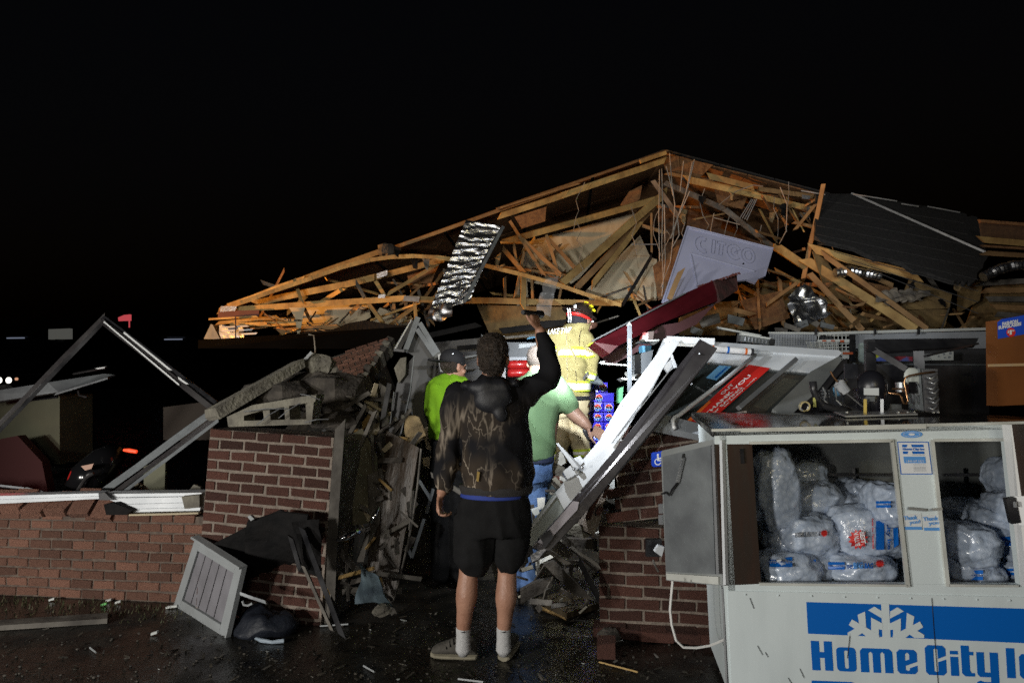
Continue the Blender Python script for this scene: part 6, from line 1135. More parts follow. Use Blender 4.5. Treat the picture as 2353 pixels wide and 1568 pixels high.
slp(((285, 1158), (461, 1153), (460, 1164), (295, 1168)), 4.39, .1); slp(((295, 1169), (460, 1165), (459, 1172), (300, 1176)), 4.38, .1); slp(((226, 1134), (240, 1130), (252, 1142), (262, 1148), (228, 1148)), 4.37, .03, M_BLACK, 'torn_corner'); slp(((417, 1140), (458, 1136), (458, 1164), (424, 1168)), 4.36, .05, M_CONC, 'end_block')
pl(None, 'rotten_plate', ((238, 1158), (262, 1155), (304, 1172), (290, 1182), (244, 1182)), 4.33, .1, M_TARP, 'black rotten timber end sticking out under the white sill', 'timber'); tb(None, 'sill_batten', (300, 1181), (458, 1177), 4, 4.36, M_DRY, 'thin pale batten under the white sill', 'batten')
cab = thing('olive_cabinet', 'dim olive grey cabinet standing inside behind the bent window frame', 'cabinet', P(85, 1060, 6.4))
MB().plate([P(x, y, 6.4) for x, y in ((-60, 940), (34, 918), (137, 905), (137, 1066), (-60, 1066))], .5).build('cabinet_body', mat('olive_paint', (.16, .16, .10), (.13, .13, .085), 4, .7), cab); MB().plate([P(x, y, 6.38) for x, y in ((60, 917), (131, 908), (131, 914), (60, 922))], .02).build('top_shadow_gap', M_BLACK, cab)
aw = thing('fallen_awning', 'pale grey sheet awning fallen aslant over the olive cabinet', 'awning', P(170, 890, 6.2))
MB().plate([P(x, y, d) for x, y, d in ((-60, 905, 6.0), (110, 878, 6.1), (240, 858, 6.3), (262, 860, 6.3), (134, 900, 6.1), (-60, 930, 6.0))], .04).build('sheet', M_GREYP, aw); tb(aw, 'edge_strip', (130, 904), (250, 868), 5, 6.0, M_GREYP); tb(aw, 'edge_strip', (170, 858), (246, 843), 4, 6.3, M_DKAL); tb(aw, 'bright_tip', (225, 846), (243, 843), 4, 6.25, M_BRIGHT)
MB().tube([P(178, 892, 6.1), P(182, 908, 6.1), P(200, 912, 6.1)], .01, 6).build('hook_bar', M_DKAL, aw)
bk2 = thing('black_bin', 'glossy black plastic bin tipped over inside the window', 'bin', P(200, 1132, 5.2))
MB().tube([P(176, 1128, 5.1), P(200, 1098, 5.15), P(240, 1060, 5.25), P(270, 1036, 5.35)], [.10, .14, .13, .09], 16).build('bin_body', mat('glossy_black', (.008, .008, .009), None, 5, .15), bk2, smooth=True)
MB().tube([P(178, 1126, 4.98), P(196, 1098, 5.0), P(215, 1086, 5.0)], .012, 6).build('bin_rim', M_DKAL, bk2); pl(bk2, 'bright_chip', ((186, 1126), (191, 1122), (200, 1132), (194, 1135)), 4.97, .01, M_BRIGHT); pl(bk2, 'pink_chip', ((186, 1070), (215, 1064), (210, 1076), (195, 1080)), 5.0, .01, mat('pink_chip', (.5, .3, .22), None, 5, .5))
lr_ = MB(); lr_.tube([P(284, 1033, 5.2), P(296, 1034, 5.2), P(314, 1037, 5.2)], [.010, .016, .014], 10); lr_.build('red_flare', mat('flare_glow', (.8, .1, .04), None, 5, .5, emit=(1, .07, .02), estr=.9), None, 'short glowing red light stick inside the window', 'light stick')
for k, (a, b) in enumerate((((-60, 1108), (60, 1122)), ((60, 1122), (120, 1136)), ((-60, 1120), (40, 1134)))): tb(None, 'silver_rail', a, b, 5, 4.9, M_ALU, ['upper curved silver rail above the white sill', 'end of the curved silver rail above the white sill', 'lower silver rail above the white sill'][k], 'rail')
for k, (pts, m, lab) in enumerate(((((302, 1132), (312, 1108), (324, 1112), (345, 1132)), M_DRY, 'pale pointed wallboard scrap behind the white sill'), (((330, 1130), (330, 1072), (380, 1048), (378, 1130)), mat('olive_paint', (1, 1, 1)), 'dark green sheet standing behind the slanting frame bar'), (((430, 1130), (445, 1112), (460, 1118), (462, 1130)), M_CONC, 'grey lump beside the brick pilaster on the sill'), (((375, 935), (490, 920), (490, 1010), (375, 1010)), mat('dark_brown_panel', (.04, .03, .022), None, 5, .8), 'dark brown panel deep inside the window'), (((150, 1000), (158, 992), (162, 1004), (154, 1012)), M_SHW, 'small pale scrap floating dark inside the window'))):
    pl(None, 'window_scrap', pts, 5.0 + .3 * (k == 1) + 2.0 * (k > 2), .03, m, lab, 'scrap') if k != 4 else None
# far lights beyond the store
M_HEAD = mat('headlamp_glow', (1, .95, .85), None, 5, .5, emit=(1, .95, .85), estr=2.2)
fv = thing('far_vehicle', 'distant dark vehicle with two lit headlamps at the far end', 'vehicle', G(10, 925))
yv = 22.0
mb = MB(); mb.box(P(-40, 880, yv), (1.0, 0, 0), (0, 2, 0), (0, 0, .35)); mb.box(P(-50, 864, yv + .6), (.8, 0, 0), (0, 1.2, 0), (0, 0, .3)); mb.build('body', M_BLACK, fv, bevel=.08)
for x in (-2, 20): 
    mb = MB(); mb.ell(P(x, 873, yv - 2.05), (.09, 0, 0), (0, .05, 0), (0, 0, .1), 12, 8); mb.build('headlamp', M_HEAD, fv)
mb = MB(); mb.ell(P(38, 870, yv - 2.05), (.05, 0, 0), (0, .04, 0), (0, 0, .05), 10, 6); mb.build('marker_lamp', mat('marker_glow', (1, .6, .4), None, 5, .5, emit=(1, .5, .3), estr=.6), fv)
for x in (-70, 10): mb = MB(); mb.tube([P(x, 905, yv - 1.2), P(x, 905, yv - .8)], .32, 14); mb.build('wheel', M_BLACK, fv)
fs2 = thing('far_sign', 'distant pale rectangular sign board on dark post', 'sign', G(135, 905))
MB().plate([P(x, y, 30) for x, y in ((111, 756), (160, 754), (160, 778), (111, 779))], .2).build('sign_board', mat('far_sign_glow', (.5, .5, .45), (.4, .4, .36), 1, .6, emit=(.9, .9, .8), estr=.07), fs2); MB().bar(P(136, 779, 30.1), G(136, 925) , .3, .3, face=(0, -1, 0)).build('sign_post', M_BLACK, fs2)
fg_ = thing('far_red_sign', 'distant small red flag shaped sign on a thin pole', 'sign', G(298, 905))
MB().plate([P(x, y, 30) for x, y in ((271, 729), (285, 723), (299, 722), (299, 736), (272, 737))], .1).build('sign_board', mat('far_red_glow', (.5, .05, .06), None, 5, .6, emit=(.9, .12, .14), estr=.5), fg_); MB().bar(P(297, 722, 30), P(297, 752, 30), .06, .06).build('pole', mat('far_red_glow', (1, 1, 1)), fg_); MB().bar(P(297, 752, 30), G(297, 925), .06, .06, face=(0, -1, 0)).build('pole', M_BLACK, fg_)
for (x0, x1, y), lab in (((15, 55, 776), 'distant lit strip window at the far edge of the dark'), ((377, 418, 779), 'distant lit strip window beside the bent window frame')):
    t = thing('far_building', lab, 'building', G(x0, 905)); MB().hexa([P(x0 - 30, 772, 60), P(x1 + 40, 772, 60), G(x1 + 40, 915), G(x0 - 30, 915)], [P(x0 - 30, 772, 64), P(x1 + 40, 772, 64), G(x1 + 40, 915) + V((0, 4, 0)), G(x0 - 30, 915) + V((0, 4, 0))], 0).build('wall', M_BLACK, t)
    MB().plate([P(x, yy2, 59.8) for x, yy2 in ((x0, y - 1), (x1, y - 1.5), (x1, y + 1), (x0, y + 1.5))], .1).build('lit_window', mat('window_glow', (.6, .65, .8), None, 5, .5, emit=(.6, .68, .9), estr=.22), t)
point('red_fill_glow', P(10, 1075, 5.4), 1.3, (1, .03, .02), .15)  # added red lamp, no brake light is seen here
MB().plate([P(x, y, 6.0) for x, y in ((-60, 1020), (40, 1000), (96, 1060), (110, 1130), (-60, 1130))], .1).build('added_red_glow_panel', mat('red_glow_paint', (.045, .005, .005), None, 5, .7), None, 'dark red panel added to carry the red glow inside the window', 'panel')  # added panel, the red glow is put into its colour too
# ================================================================ PEOPLE
def fuse(name, mb, m, parent, voxel=.011, smooth=4, wr=0.0, wsc=(7, 7, 4), wseed=0, label=None, wr2=0.0):
    o = mb.build(name, m, parent, label); r = o.modifiers.new('r', 'REMESH'); r.mode = 'VOXEL'; r.voxel_size = voxel
    if smooth: s = o.modifiers.new('s', 'SMOOTH'); s.factor = .5; s.iterations = smooth
    dg = bpy.context.evaluated_depsgraph_get(); me = bpy.data.meshes.new_from_object(o.evaluated_get(dg)); old = o.data
    o.modifiers.clear(); o.data = me; bpy.data.meshes.remove(old); me.name = name
    if wr or wr2:
        ns = [v.normal.copy() for v in me.vertices]
        for v, n in zip(me.vertices, ns):
            c = v.co; q = V((c.x * wsc[0] + wseed, c.y * wsc[1], c.z * wsc[2] + c.x * 3))
            k = 0
            if wr: k += wr * (1 - 2 * abs(noise.noise(q)) * 1.6) + wr * .5 * noise.noise(q * 2.3)
            if wr2: k += wr2 * noise.noise(c * 60)
            v.co = c + n * k
    me.polygons.foreach_set('use_smooth', [True] * len(me.polygons)); me.update(); return o
def crm(pts, k=5):                           # smooth path through joints: (vec, radius)
    out = []; n = len(pts)
    for i in range(n - 1):
        p0, p1, p2, p3 = pts[max(0, i - 1)], pts[i], pts[i + 1], pts[min(n - 1, i + 2)]
        for j in range(k):
            t = j / k; t2, t3 = t * t, t * t * t
            f = lambda a, b, c, d: .5 * ((2 * b) + (c - a) * t + (2 * a - 5 * b + 4 * c - d) * t2 + (3 * b - a - 3 * c + d) * t3)
            out.append((f(p0[0], p1[0], p2[0], p3[0]), p1[1] + (p2[1] - p1[1]) * (3 * t2 - 2 * t3)))
    out.append(pts[-1]); return out
def limb(mb, pts, k=12, flat=1.0):
    q = crm(pts); a, b = q[0], q[-1]; d0 = (q[1][0] - q[0][0]).normalized(); d1 = (q[-1][0] - q[-2][0]).normalized()
    q = [(a[0] - d0 * a[1] * .7, a[1] * .55)] + q + [(b[0] + d1 * b[1] * .7, b[1] * .55)]
    return mb.tube([p for p, r in q], [r for p, r in q], k)
def torso(mb, rings, k=24):                  # (centre, half width, half depth[, lean vector])
    q = crm2(rings); return mb.loft([(c, V((w, 0, 0)), V((0, d, 0))) for c, w, d in q], k)
def crm2(r, k=4):
    out = []; n = len(r)
    for i in range(n - 1):
        for j in range(k):
            t = j / k; s = t * t * (3 - 2 * t); out.append((r[i][0].lerp(r[i + 1][0], t), r[i][1] + (r[i + 1][1] - r[i][1]) * s, r[i][2] + (r[i + 1][2] - r[i][2]) * s))
    out.append(r[-1]); return out
def head(mb, c, fwd, s=1.0, tilt=0.0):       # skull, jaw, nose, brow, ears, all to be fused with the neck
    f = V(fwd).normalized(); side = f.cross(UP).normalized(); up = side.cross(f).normalized(); a = lambda x, y, z: c + (side * x + f * y + up * z) * s
    e = lambda p, rx, ry, rz, k=14: mb.ell(p, side * rx * s, f * ry * s, up * rz * s, k, 10)
    e(a(0, -.012, .028), .076, .096, .088); e(a(0, .028, -.045), .058, .066, .066); e(a(0, .085, -.078), .028, .022, .022, 10); e(a(0, .098, -.012), .013, .022, .024, 8); e(a(0, .075, .02), .055, .025, .014, 10)
    e(a(0, .088, -.052), .026, .014, .009, 8)
    for k in (-1, 1): e(a(k * .077, -.008, -.012), .010, .018, .032, 8); e(a(k * .045, .06, -.03), .022, .02, .02, 8)
    return a
def face_bits(t, a, side_f, s=1.0):
    f = V(side_f).normalized()
    for k in (-1, 1):
        mb = MB(); mb.ell(a(k * .032, .088, .0), V((.011 * s, 0, 0)), V((0, .011 * s, 0)), V((0, 0, .009 * s)), 10, 7); mb.build('eye', mat('eye_white', (.6, .58, .55), (.05, .04, .03), 40, .2, thr=(.48, .52)), t, smooth=True)
def spikes(mb, o, r, n, ln, keep, seed=1):   # short hair strands standing off a scalp mesh
    rr = random.Random(seed); me = o.data; org = ORG[o]; ps = [p for p in me.polygons if keep(p.center + org)]
    for _ in range(n):
        p = rr.choice(ps); c = p.center + org; nn = (p.normal + V((rr.uniform(-.5, .5), rr.uniform(-.5, .5), rr.uniform(-.7, .15)))).normalized(); L_ = ln * rr.uniform(.5, 1.2); w = nn.orthogonal().normalized() * .0016
        w2 = nn.cross(w)
        mb.add([c + w, c - w * .5 + w2, c - w * .5 - w2, c + nn * L_ + UP * -L_ * .25], [(0, 1, 3), (1, 2, 3), (2, 0, 3)])
M_SKIN = mat('skin', (.43, .235, .16), (.31, .155, .10), 14, .5, bump=.15, bscale=90, thr=(.25, .75))
M_SKINL = mat('pale_skin', (.34, .205, .15), (.27, .155, .11), 10, .5, bump=.08, bscale=80)
M_HAIR = mat('dark_brown_hair', (.022, .015, .010), (.045, .03, .02), 30, .6, bump=.8, bscale=120, stretch=(3, 3, .6))
def shoe(t, heel, d, mU, mS, L_=.28, h=1.0):
    d = V(d).normalized(); s = UP.cross(d); mb = MB()
    st = ((-.02, .05, .022), (0, .07, .03), (.10, .085, .038), (.3, .088, .042), (.5, .072, .045), (.72, .052, .048), (.9, .038, .042), (1.0, .02, .02))
    mb.loft([(heel + d * (L_ * u) + UP * (.022 + hh * h / 2), s * w, UP * (hh * h / 2)) for u, hh, w in st], 16); o = fuse('shoe', mb, mU, t, .006, 3)
    mb = MB(); mb.loft([(heel + d * (L_ * u) + UP * .016, s * (w + .003), UP * .015) for u, hh, w in ((-.028,0,.018),) + st + ((1.015, 0, .012),)], 12); so = mb.build('sole', mS, o, smooth=False); return o
def hand(mb, wrist, palm_dir, across, normal, curl, spread=.0, s=1.0, thumb=1):
    # palm loft and five chains of their own length; curl in radians per joint, towards -normal
    pd, ac, nn = V(palm_dir).normalized(), V(across).normalized(), V(normal).normalized()
    mb.loft([(wrist + pd * (s * u), ac * (s * w), nn * (s * h)) for u, w, h in ((-.02, .022, .018), (0, .026, .02), (.035, .036, .018), (.075, .041, .015), (.092, .040, .012))], 12)
    for i, (x, ln) in enumerate(((.031, .075), (.011, .085), (-.010, .079), (-.030, .062))):
        p = wrist + pd * (.085 * s) + ac * (x * s); q = pd + ac * (x * spread * 12); q.normalize(); pts = [(p - q * .03 * s, .0095 * s), (p, .0095 * s)]; a = 0
        for k, fr_ in enumerate((.45, .32, .23)):
            a += curl[i] if isinstance(curl, (list, tuple)) else curl; d = q * math.cos(a) - nn * math.sin(a); p = p + d * (ln * fr_ * s); pts.append((p, (.0088 - .0008 * k) * s))
        limb(mb, pts, 8)
    p = wrist + pd * .02 * s + ac * (.03 * thumb * s); d = (pd * .7 + ac * (.75 * thumb) - nn * .2).normalized()
    limb(mb, [(p - d * .01, .012 * s), (p + d * .035 * s, .0115 * s), (p + (d * .055 + pd * .012 - nn * .008) * s, .010 * s), (p + (d * .065 + pd * .035 - nn * .016) * s, .0085 * s)], 8)
# ---------------------------------------------------------------- the young man with the flashlight
Y0 = 3.43; J = lambda x, y, d=0.0: P(x, y, Y0 + d); px = Y0 / F
man = thing('person', 'young man seen from behind in dark camouflage hoodie and black shorts raising a flashlight', 'person', V((P(1110, 1515, Y0).x, Y0, 0)))
mb = MB(); ha = head(mb, J(1133, 822, .0), (.12, 1, -.02), 1.04)
limb(mb, [(J(1131, 850), .056), (J(1128, 885), .058), (J(1130, 925), .08)], 14); torso(mb, [(J(1130, 890), .12, .07), (J(1136, 930), .165, .095), (J(1140, 1020), .15, .09), (J(1140, 1120), .15, .1), (J(1140, 1180), .16, .11)])
limb(mb, [(J(1055, 905), .05), (J(1036, 1025, .03), .042), (J(1020, 1110, -.02), .033), (J(1014, 1134, -.02), .027)]); limb(mb, [(J(1205, 905), .05), (J(1268, 868, .02), .043), (J(1247, 790, .02), .036), (J(1240, 758, .02), .030)])
for k, (a, b, c) in enumerate((((1095, 1190), (1077, 1290), (1064, 1450)), ((1180, 1190), (1166, 1295), (1157, 1450)))):
    limb(mb, [(J(a[0], a[1]), .095), (J(b[0] + 2, b[1] - 40), .075), (J(b[0], b[1], -.0), .055), (J(b[0] - 1, b[1] + 25, .0), .051), (J((b[0] * .6 + c[0] * .4), b[1] + 75, -.018), .0575), (J(c[0] + 3, 1412, -.005), .043), (J(c[0], 1450, .01), .036), (J(c[0], 1488, .01), .036)], 16)
# left hand hanging, right hand raised round the flashlight
hand(mb, J(1012, 1136, -.02), J(1010, 1170, -.03) - J(1012, 1136, -.02), V((.25, .95, 0)), V((-1, .2, 0)), .75, 0, .92, thumb=-1)
FLA, FLB = J(1203, 717, -.03), J(1243, 722, .10); fd = (FLB - FLA).normalized()
wr_ = J(1239, 758, .02); kd = (J(1228, 728, -.0) - wr_)
hand(mb, wr_, kd, fd, (V((0, -1, .1))), 1.15, 0, .92, thumb=-1)
fuse('body', mb, M_SKIN, man, .0062, 4); face_bits(man, ha, (.12, 1, 0), 1.04)
mb = MB(); c = J(1133, 822); f_ = V((.12, 1, -.02)).normalized(); sd_ = f_.cross(UP).normalized()
mb.ell(c + UP * .042 - f_ * .012, sd_ * .082, f_ * .105, UP * .092, 18, 12); mb.ell(c - UP * .012 - f_ * .05, sd_ * .071, f_ * .066, UP * .084, 16, 10); mb.ell(c + UP * .098 + f_ * .02 , sd_ * .058, f_ * .07, UP * .04, 12, 8)
hr = fuse('hair', mb, M_HAIR, man, .007, 4, wr=.006, wsc=(30, 30, 14)); mb = MB(); spikes(mb, hr, None, 2600, .012, lambda q: True, 3); mb.build('hair_strands', M_HAIR, hr, kind='stuff')
def camo():
    m = bpy.data.materials.new('camo_print_fabric'); m.use_nodes = True; nt = m.node_tree; N, L = nt.nodes, nt.links; b = N['Principled BSDF']; b.inputs['Roughness'].default_value = .85; b.inputs['Specular IOR Level'].default_value = .2
    tc = N.new('ShaderNodeTexCoord'); sx = N.new('ShaderNodeSeparateXYZ'); L.new(tc.outputs['Object'], sx.inputs[0])
    def twig(rot, scale, stretch, w):
        mp = N.new('ShaderNodeMapping'); mp.inputs['Rotation'].default_value = rot; mp.inputs['Scale'].default_value = stretch; L.new(tc.outputs['Object'], mp.inputs[0])
        nz = N.new('ShaderNodeTexNoise'); nz.inputs['Scale'].default_value = scale; nz.inputs['Detail'].default_value = 4; nz.inputs['Distortion'].default_value = .25; L.new(mp.outputs[0], nz.inputs[0])
        cr = N.new('ShaderNodeValToRGB'); e = cr.color_ramp.elements; e[0].position = .5 - w; e[0].color = (0, 0, 0, 1); e[1].position = .5 + w; e[1].color = (0, 0, 0, 1); k = e.new(.5); k.color = (1, 1, 1, 1); L.new(nz.outputs[0], cr.inputs[0]); return cr.outputs[0]
    t1_, t2_, t3_ = twig((.3, 1.1, .2), 3.2, (2.6, 1.5, .8), .016), twig((.2, -.45, .4), 5.5, (1.3, 1.5, .9), .012), twig((0, .75, .2), 2.4, (2.2, 1.5, .5), .02)
    mx = N.new('ShaderNodeMath'); mx.operation = 'MAXIMUM'; L.new(t1_, mx.inputs[0]); L.new(t2_, mx.inputs[1]); mx2 = N.new('ShaderNodeMath'); mx2.operation = 'MAXIMUM'; L.new(mx.outputs[0], mx2.inputs[0]); L.new(t3_, mx2.inputs[1])
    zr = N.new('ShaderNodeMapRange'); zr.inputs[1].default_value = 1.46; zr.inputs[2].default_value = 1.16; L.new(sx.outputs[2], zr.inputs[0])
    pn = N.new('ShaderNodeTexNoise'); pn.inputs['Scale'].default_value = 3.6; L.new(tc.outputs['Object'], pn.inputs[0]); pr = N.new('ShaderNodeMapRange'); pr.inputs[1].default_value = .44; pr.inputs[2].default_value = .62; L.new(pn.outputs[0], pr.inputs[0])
    xr = N.new('ShaderNodeMapRange'); xr.inputs[1].default_value = .16; xr.inputs[2].default_value = -.22; xr.inputs[3].default_value = .45; L.new(sx.outputs[0], xr.inputs[0])  # twigs fade to the right: light from the left put into the print
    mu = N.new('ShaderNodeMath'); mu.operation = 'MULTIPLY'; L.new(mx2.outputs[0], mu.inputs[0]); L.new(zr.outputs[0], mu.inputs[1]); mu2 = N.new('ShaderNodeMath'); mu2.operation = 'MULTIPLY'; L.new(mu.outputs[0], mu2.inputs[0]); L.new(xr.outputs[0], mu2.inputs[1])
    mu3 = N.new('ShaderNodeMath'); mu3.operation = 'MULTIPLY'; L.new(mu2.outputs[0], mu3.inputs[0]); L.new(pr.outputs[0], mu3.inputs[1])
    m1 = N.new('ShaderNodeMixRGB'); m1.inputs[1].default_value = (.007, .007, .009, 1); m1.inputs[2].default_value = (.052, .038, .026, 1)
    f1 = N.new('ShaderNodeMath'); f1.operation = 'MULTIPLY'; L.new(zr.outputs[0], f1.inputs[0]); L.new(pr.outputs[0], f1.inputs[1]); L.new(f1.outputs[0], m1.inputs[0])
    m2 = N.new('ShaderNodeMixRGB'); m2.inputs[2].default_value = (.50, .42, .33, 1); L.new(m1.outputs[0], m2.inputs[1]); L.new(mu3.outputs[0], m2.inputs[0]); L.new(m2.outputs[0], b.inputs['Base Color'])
    fb_ = N.new('ShaderNodeTexNoise'); fb_.inputs['Scale'].default_value = 300; L.new(tc.outputs['Object'], fb_.inputs[0]); bp = N.new('ShaderNodeBump'); bp.inputs['Strength'].default_value = .25; bp.inputs['Distance'].default_value = .004; L.new(fb_.outputs[0], bp.inputs['Height']); L.new(bp.outputs[0], b.inputs['Normal']); return m
mb = MB(); torso(mb, [(J(1132, 862), .062, .062), (J(1130, 876), .115, .085), (J(1128, 897), .178, .112), (J(1134, 930), .194, .132), (J(1139, 1000), .184, .136), (J(1141, 1060), .190, .145), (J(1142, 1090), .198, .150), (J(1142, 1108), .190, .146), (J(1142, 1130), .184, .142)], 32)
limb(mb, [(J(1060, 903), .078), (J(1045, 945, .0), .074), (J(1036, 1000, .02), .068), (J(1030, 1045, .02), .064), (J(1024, 1090, -.01), .058), (J(1020, 1108, -.02), .050), (J(1018, 1128, -.02), .036)], 18); limb(mb, [(J(1186, 908), .082), (J(1222, 896, .01), .073), (J(1256, 870, .02), .060), (J(1262, 842, .02), .056), (J(1254, 806, .02), .048), (J(1248, 786, .02), .041), (J(1245, 772, .02), .036)], 18)
hd = fuse('hoodie', mb, camo(), man, .0085, 4, wr=.011, wsc=(6, 6, 6), wseed=2)
mb = MB(); torso(mb, [(J(1138, 1112), .197, .152), (J(1140, 1119), .199, .154), (J(1140, 1131), .190, .147)], 32); mb.build('waistband', mat('hoodie_rib', (.02, .018, .018), (.03, .027, .026), 30, .85, bump=.3, stretch=(8, 8, .5)), hd, smooth=True)
mb = MB(); torso(mb, [(J(1136, 1126), .178, .146), (J(1136, 1138), .184, .149), (J(1137, 1140), .16, .12)], 32); mb.build('blue_shirt_hem', mat('blue_shirt', (.018, .04, .24), None, 5, .8), man, smooth=True)
mb = MB(); c = J(1124, 890, -.105)
mb.ell(c, V((.118, 0, 0)), V((0, .06, 0)), V((0, 0, .05)), 20, 12); mb.ell(J(1132, 915, -.12), V((.095, 0, -.01)), V((0, .055, 0)), V((.02, 0, .075)), 18, 12); mb.ell(J(1148, 946, -.135), V((.036, 0, 0)), V((0, .028, 0)), V((-.012, 0, .052)), 14, 10); mb.ell(J(1075, 885, -.03), V((.04, 0, 0)), V((0, .08, 0)), V((0, 0, .026)), 14, 10); mb.ell(J(1180, 880, -.03), V((.04, 0, 0)), V((0, .085, 0)), V((0, 0, .026)), 14, 10)
fuse('hood', mb, mat('hood_fabric', (.009, .010, .014), (.015, .015, .019), 20, .55, bump=.15, bscale=200), hd, .0075, 9, wr=.006, wsc=(8, 8, 8), wseed=5)
for a, b in (((1128, 890), (1150, 905)), ): pass
M_SHORT = mat('black_jersey', (.006, .006, .0066), (.010, .010, .0105), 15, .9, bump=.1, bscale=200, spec=.2)
mb = MB(); torso(mb, [(J(1138, 1128), .17, .13), (J(1137, 1160), .195, .15), (J(1135, 1200), .200, .155), (J(1135, 1222), .188, .15)], 28)
limb(mb, [(J(1096, 1190), .118), (J(1090, 1240), .115), (J(1088, 1272, -.0), .108), (J(1088, 1284), .104)], 20); limb(mb, [(J(1176, 1190), .102), (J(1174, 1240), .092), (J(1170, 1275), .083), (J(1169, 1288), .08)], 20)
fuse('shorts', mb, M_SHORT, man, .009, 4, wr=.010, wsc=(7, 7, 3), wseed=8)
M_SOCK = mat('white_sock', (.5, .5, .5), (.42, .42, .42), 60, .9, bump=.4, stretch=(3, 3, .4))
for x in (1064, 1157): mb = MB(); limb(mb, [(J(x, 1441, .008), .0385), (J(x, 1465, .008), .0375), (J(x, 1492, .008), .041)], 16); mb.build('sock', M_SOCK, man, smooth=True); MB().plate([J(x - 6, 1452, -.035), J(x + 3, 1449, -.035), J(x + 3, 1453, -.035)], .002).build('sock_mark', M_BLACK, man)
M_SHOE = mat('grey_canvas', (.085, .078, .066), (.055, .05, .042), 40, .9, bump=.3); M_SOLE = mat('cream_sole', (.26, .235, .17), (.2, .18, .13), 12, .8)
h = G(1094, 1513); s1 = shoe(man, h, (-.92, .12, 0), M_SHOE, M_SOLE, .25, 1.2); h2 = G(1157, 1518); s2 = shoe(man, V((h2.x, h2.y - .0, 0)), (.22, 1, 0), M_SHOE, M_SOLE, .25, 1.2)
for k in range(3): MB().tube([h + V((-.12 - .02 * k, -.03, .09 - .012 * k)), h + V((-.125 - .02 * k, .0, .108 - .012 * k)), h + V((-.115 - .02 * k, .03, .09 - .012 * k))], .0035, 5).build('shoelace', M_TARP, s1)
# yellow dangling tag on the print
MB().plate([J(1096, 1082, -.158), J(1102, 1084, -.158), J(1099, 1106, -.158), J(1094, 1104, -.158)], .003).build('hoodie_print_mark', mat('print_ochre', (.30, .20, .05), None, 5, .8), hd)
# flashlight and its beam
fl = thing('flashlight', 'small black flashlight gripped in the raised hand', 'flashlight', (FLA + FLB) / 2)
MB().tube([FLA - fd * .01, FLA, FLA.lerp(FLB, .7), FLA.lerp(FLB, .8), FLB], [.012, .015, .015, .021, .023], 16).build('barrel', M_BLACK, fl, smooth=False)
MB().tube([FLB + fd * .001, FLB + fd * .003], .019, 16).build('lens', mat('flashlight_lens', (1, 1, 1), None, 5, .3, emit=(.9, .95, 1), estr=6), fl)
spot('flashlight_hotspot', FLB + fd * .03, P(1348, 870, 6.0), 500, (.90, .95, 1), 49, .8, .018)
spot('flashlight_spill', FLB + fd * .03, P(1400, 900, 4.6), 74, (.92, .96, 1), 140, .5, .018)
# ---------------------------------------------------------------- firefighter
Y0 = 6.0; J = lambda x, y, d=0.0: P(x, y, 6.0 + d)
ff = thing('person', 'firefighter in tan turnout coat with reflective bands and a black helmet looking down', 'person', P(1305, 1140, 6.0))
M_TURN = mat('turnout_fabric', (.41, .36, .155), (.33, .285, .115), 8, .85, bump=.2, bscale=160); M_PANT = mat('turnout_trousers', (.56, .48, .31), (.42, .35, .21), 7, .85, bump=.2, bscale=120)
M_REFL = mat('reflective_band', (.9, .9, .86), None, 5, .3); M_LIME = mat('lime_band', (.62, .80, .06), None, 5, .5)
mb = MB(); fw = V((.75, .6, -.45)); hf = head(mb, J(1341, 738), fw, 1.02); limb(mb, [(J(1336, 752, -.02), .06), (J(1318, 785), .07)]); torso(mb, [(J(1312, 780), .13, .09), (J(1305, 830), .16, .1), (J(1305, 900), .15, .1), (J(1305, 930), .15, .1)])
limb(mb, [(J(1340, 785, .0), .05), (J(1354, 835, .05), .045), (J(1347, 875, .02), .035)]); limb(mb, [(J(1262, 790), .05), (J(1238, 828, .1), .045), (J(1262, 870, .25), .035)])
hand(mb, J(1347, 872, .02), J(1340, 895, .03) - J(1347, 872, .02), V((.5, .8, 0)), V((1, -.3, .2)), .5, 0, .95, 1); hand(mb, J(1262, 870, .25), V((.6, .7, -.3)), V((0, .4, 1)), V((-.6, .4, .2)), .5, 0, .95, 1)
for a in (((1290, 920), (1284, 1000), (1282, 1100)), ((1326, 920), (1328, 1000), (1332, 1090))): limb(mb, [(J(*a[0]), .085), (J(*a[1]), .06), (J(*a[2]), .045)])
fuse('body', mb, M_SKINL, ff, .008, 4); face_bits(ff, hf, fw)
tr = [(J(1326, 745), .075, .075), (J(1316, 757), .14, .10), (J(1306, 772), .20, .125), (J(1304, 800), .212, .14), (J(1304, 850), .197, .145), (J(1307, 880), .19, .15), (J(1309, 905), .185, .155), (J(1310, 918), .18, .15)]
mb = MB(); torso(mb, tr, 28); ra = [(J(1338, 778, -.02), .085), (J(1350, 806, -.02), .082), (J(1356, 838, .0), .076), (J(1352, 862, .01), .066), (J(1347, 876, .02), .05)]; la = [(J(1266, 778), .085), (J(1246, 808, .05), .078), (J(1240, 832, .1), .072), (J(1256, 862, .22), .06)]
limb(mb, ra, 18); limb(mb, la, 18); cor = [(J(1334, 744, -.01), .085, .085), (J(1328, 756, -.01), .10, .10)]; torso(mb, cor)
ct = fuse('turnout_coat', mb, M_TURN, ff, .010, 3, wr=.017, wsc=(5, 5, 7), wseed=3)
def tband(y0, y1, m, k=1.05, name='reflective_band'):
    q = crm2(tr, 12); zz = lambda y: J(1305, y).z; sel = [(c, w * k + .004, d * k + .004) for c, w, d in q if zz(y1) <= c.z <= zz(y0)]
    if len(sel) > 1: mb = MB(); mb.loft([(c, V((w, 0, 0)), V((0, d, 0))) for c, w, d in sel], 28); mb.build(name, m, ct, smooth=True)
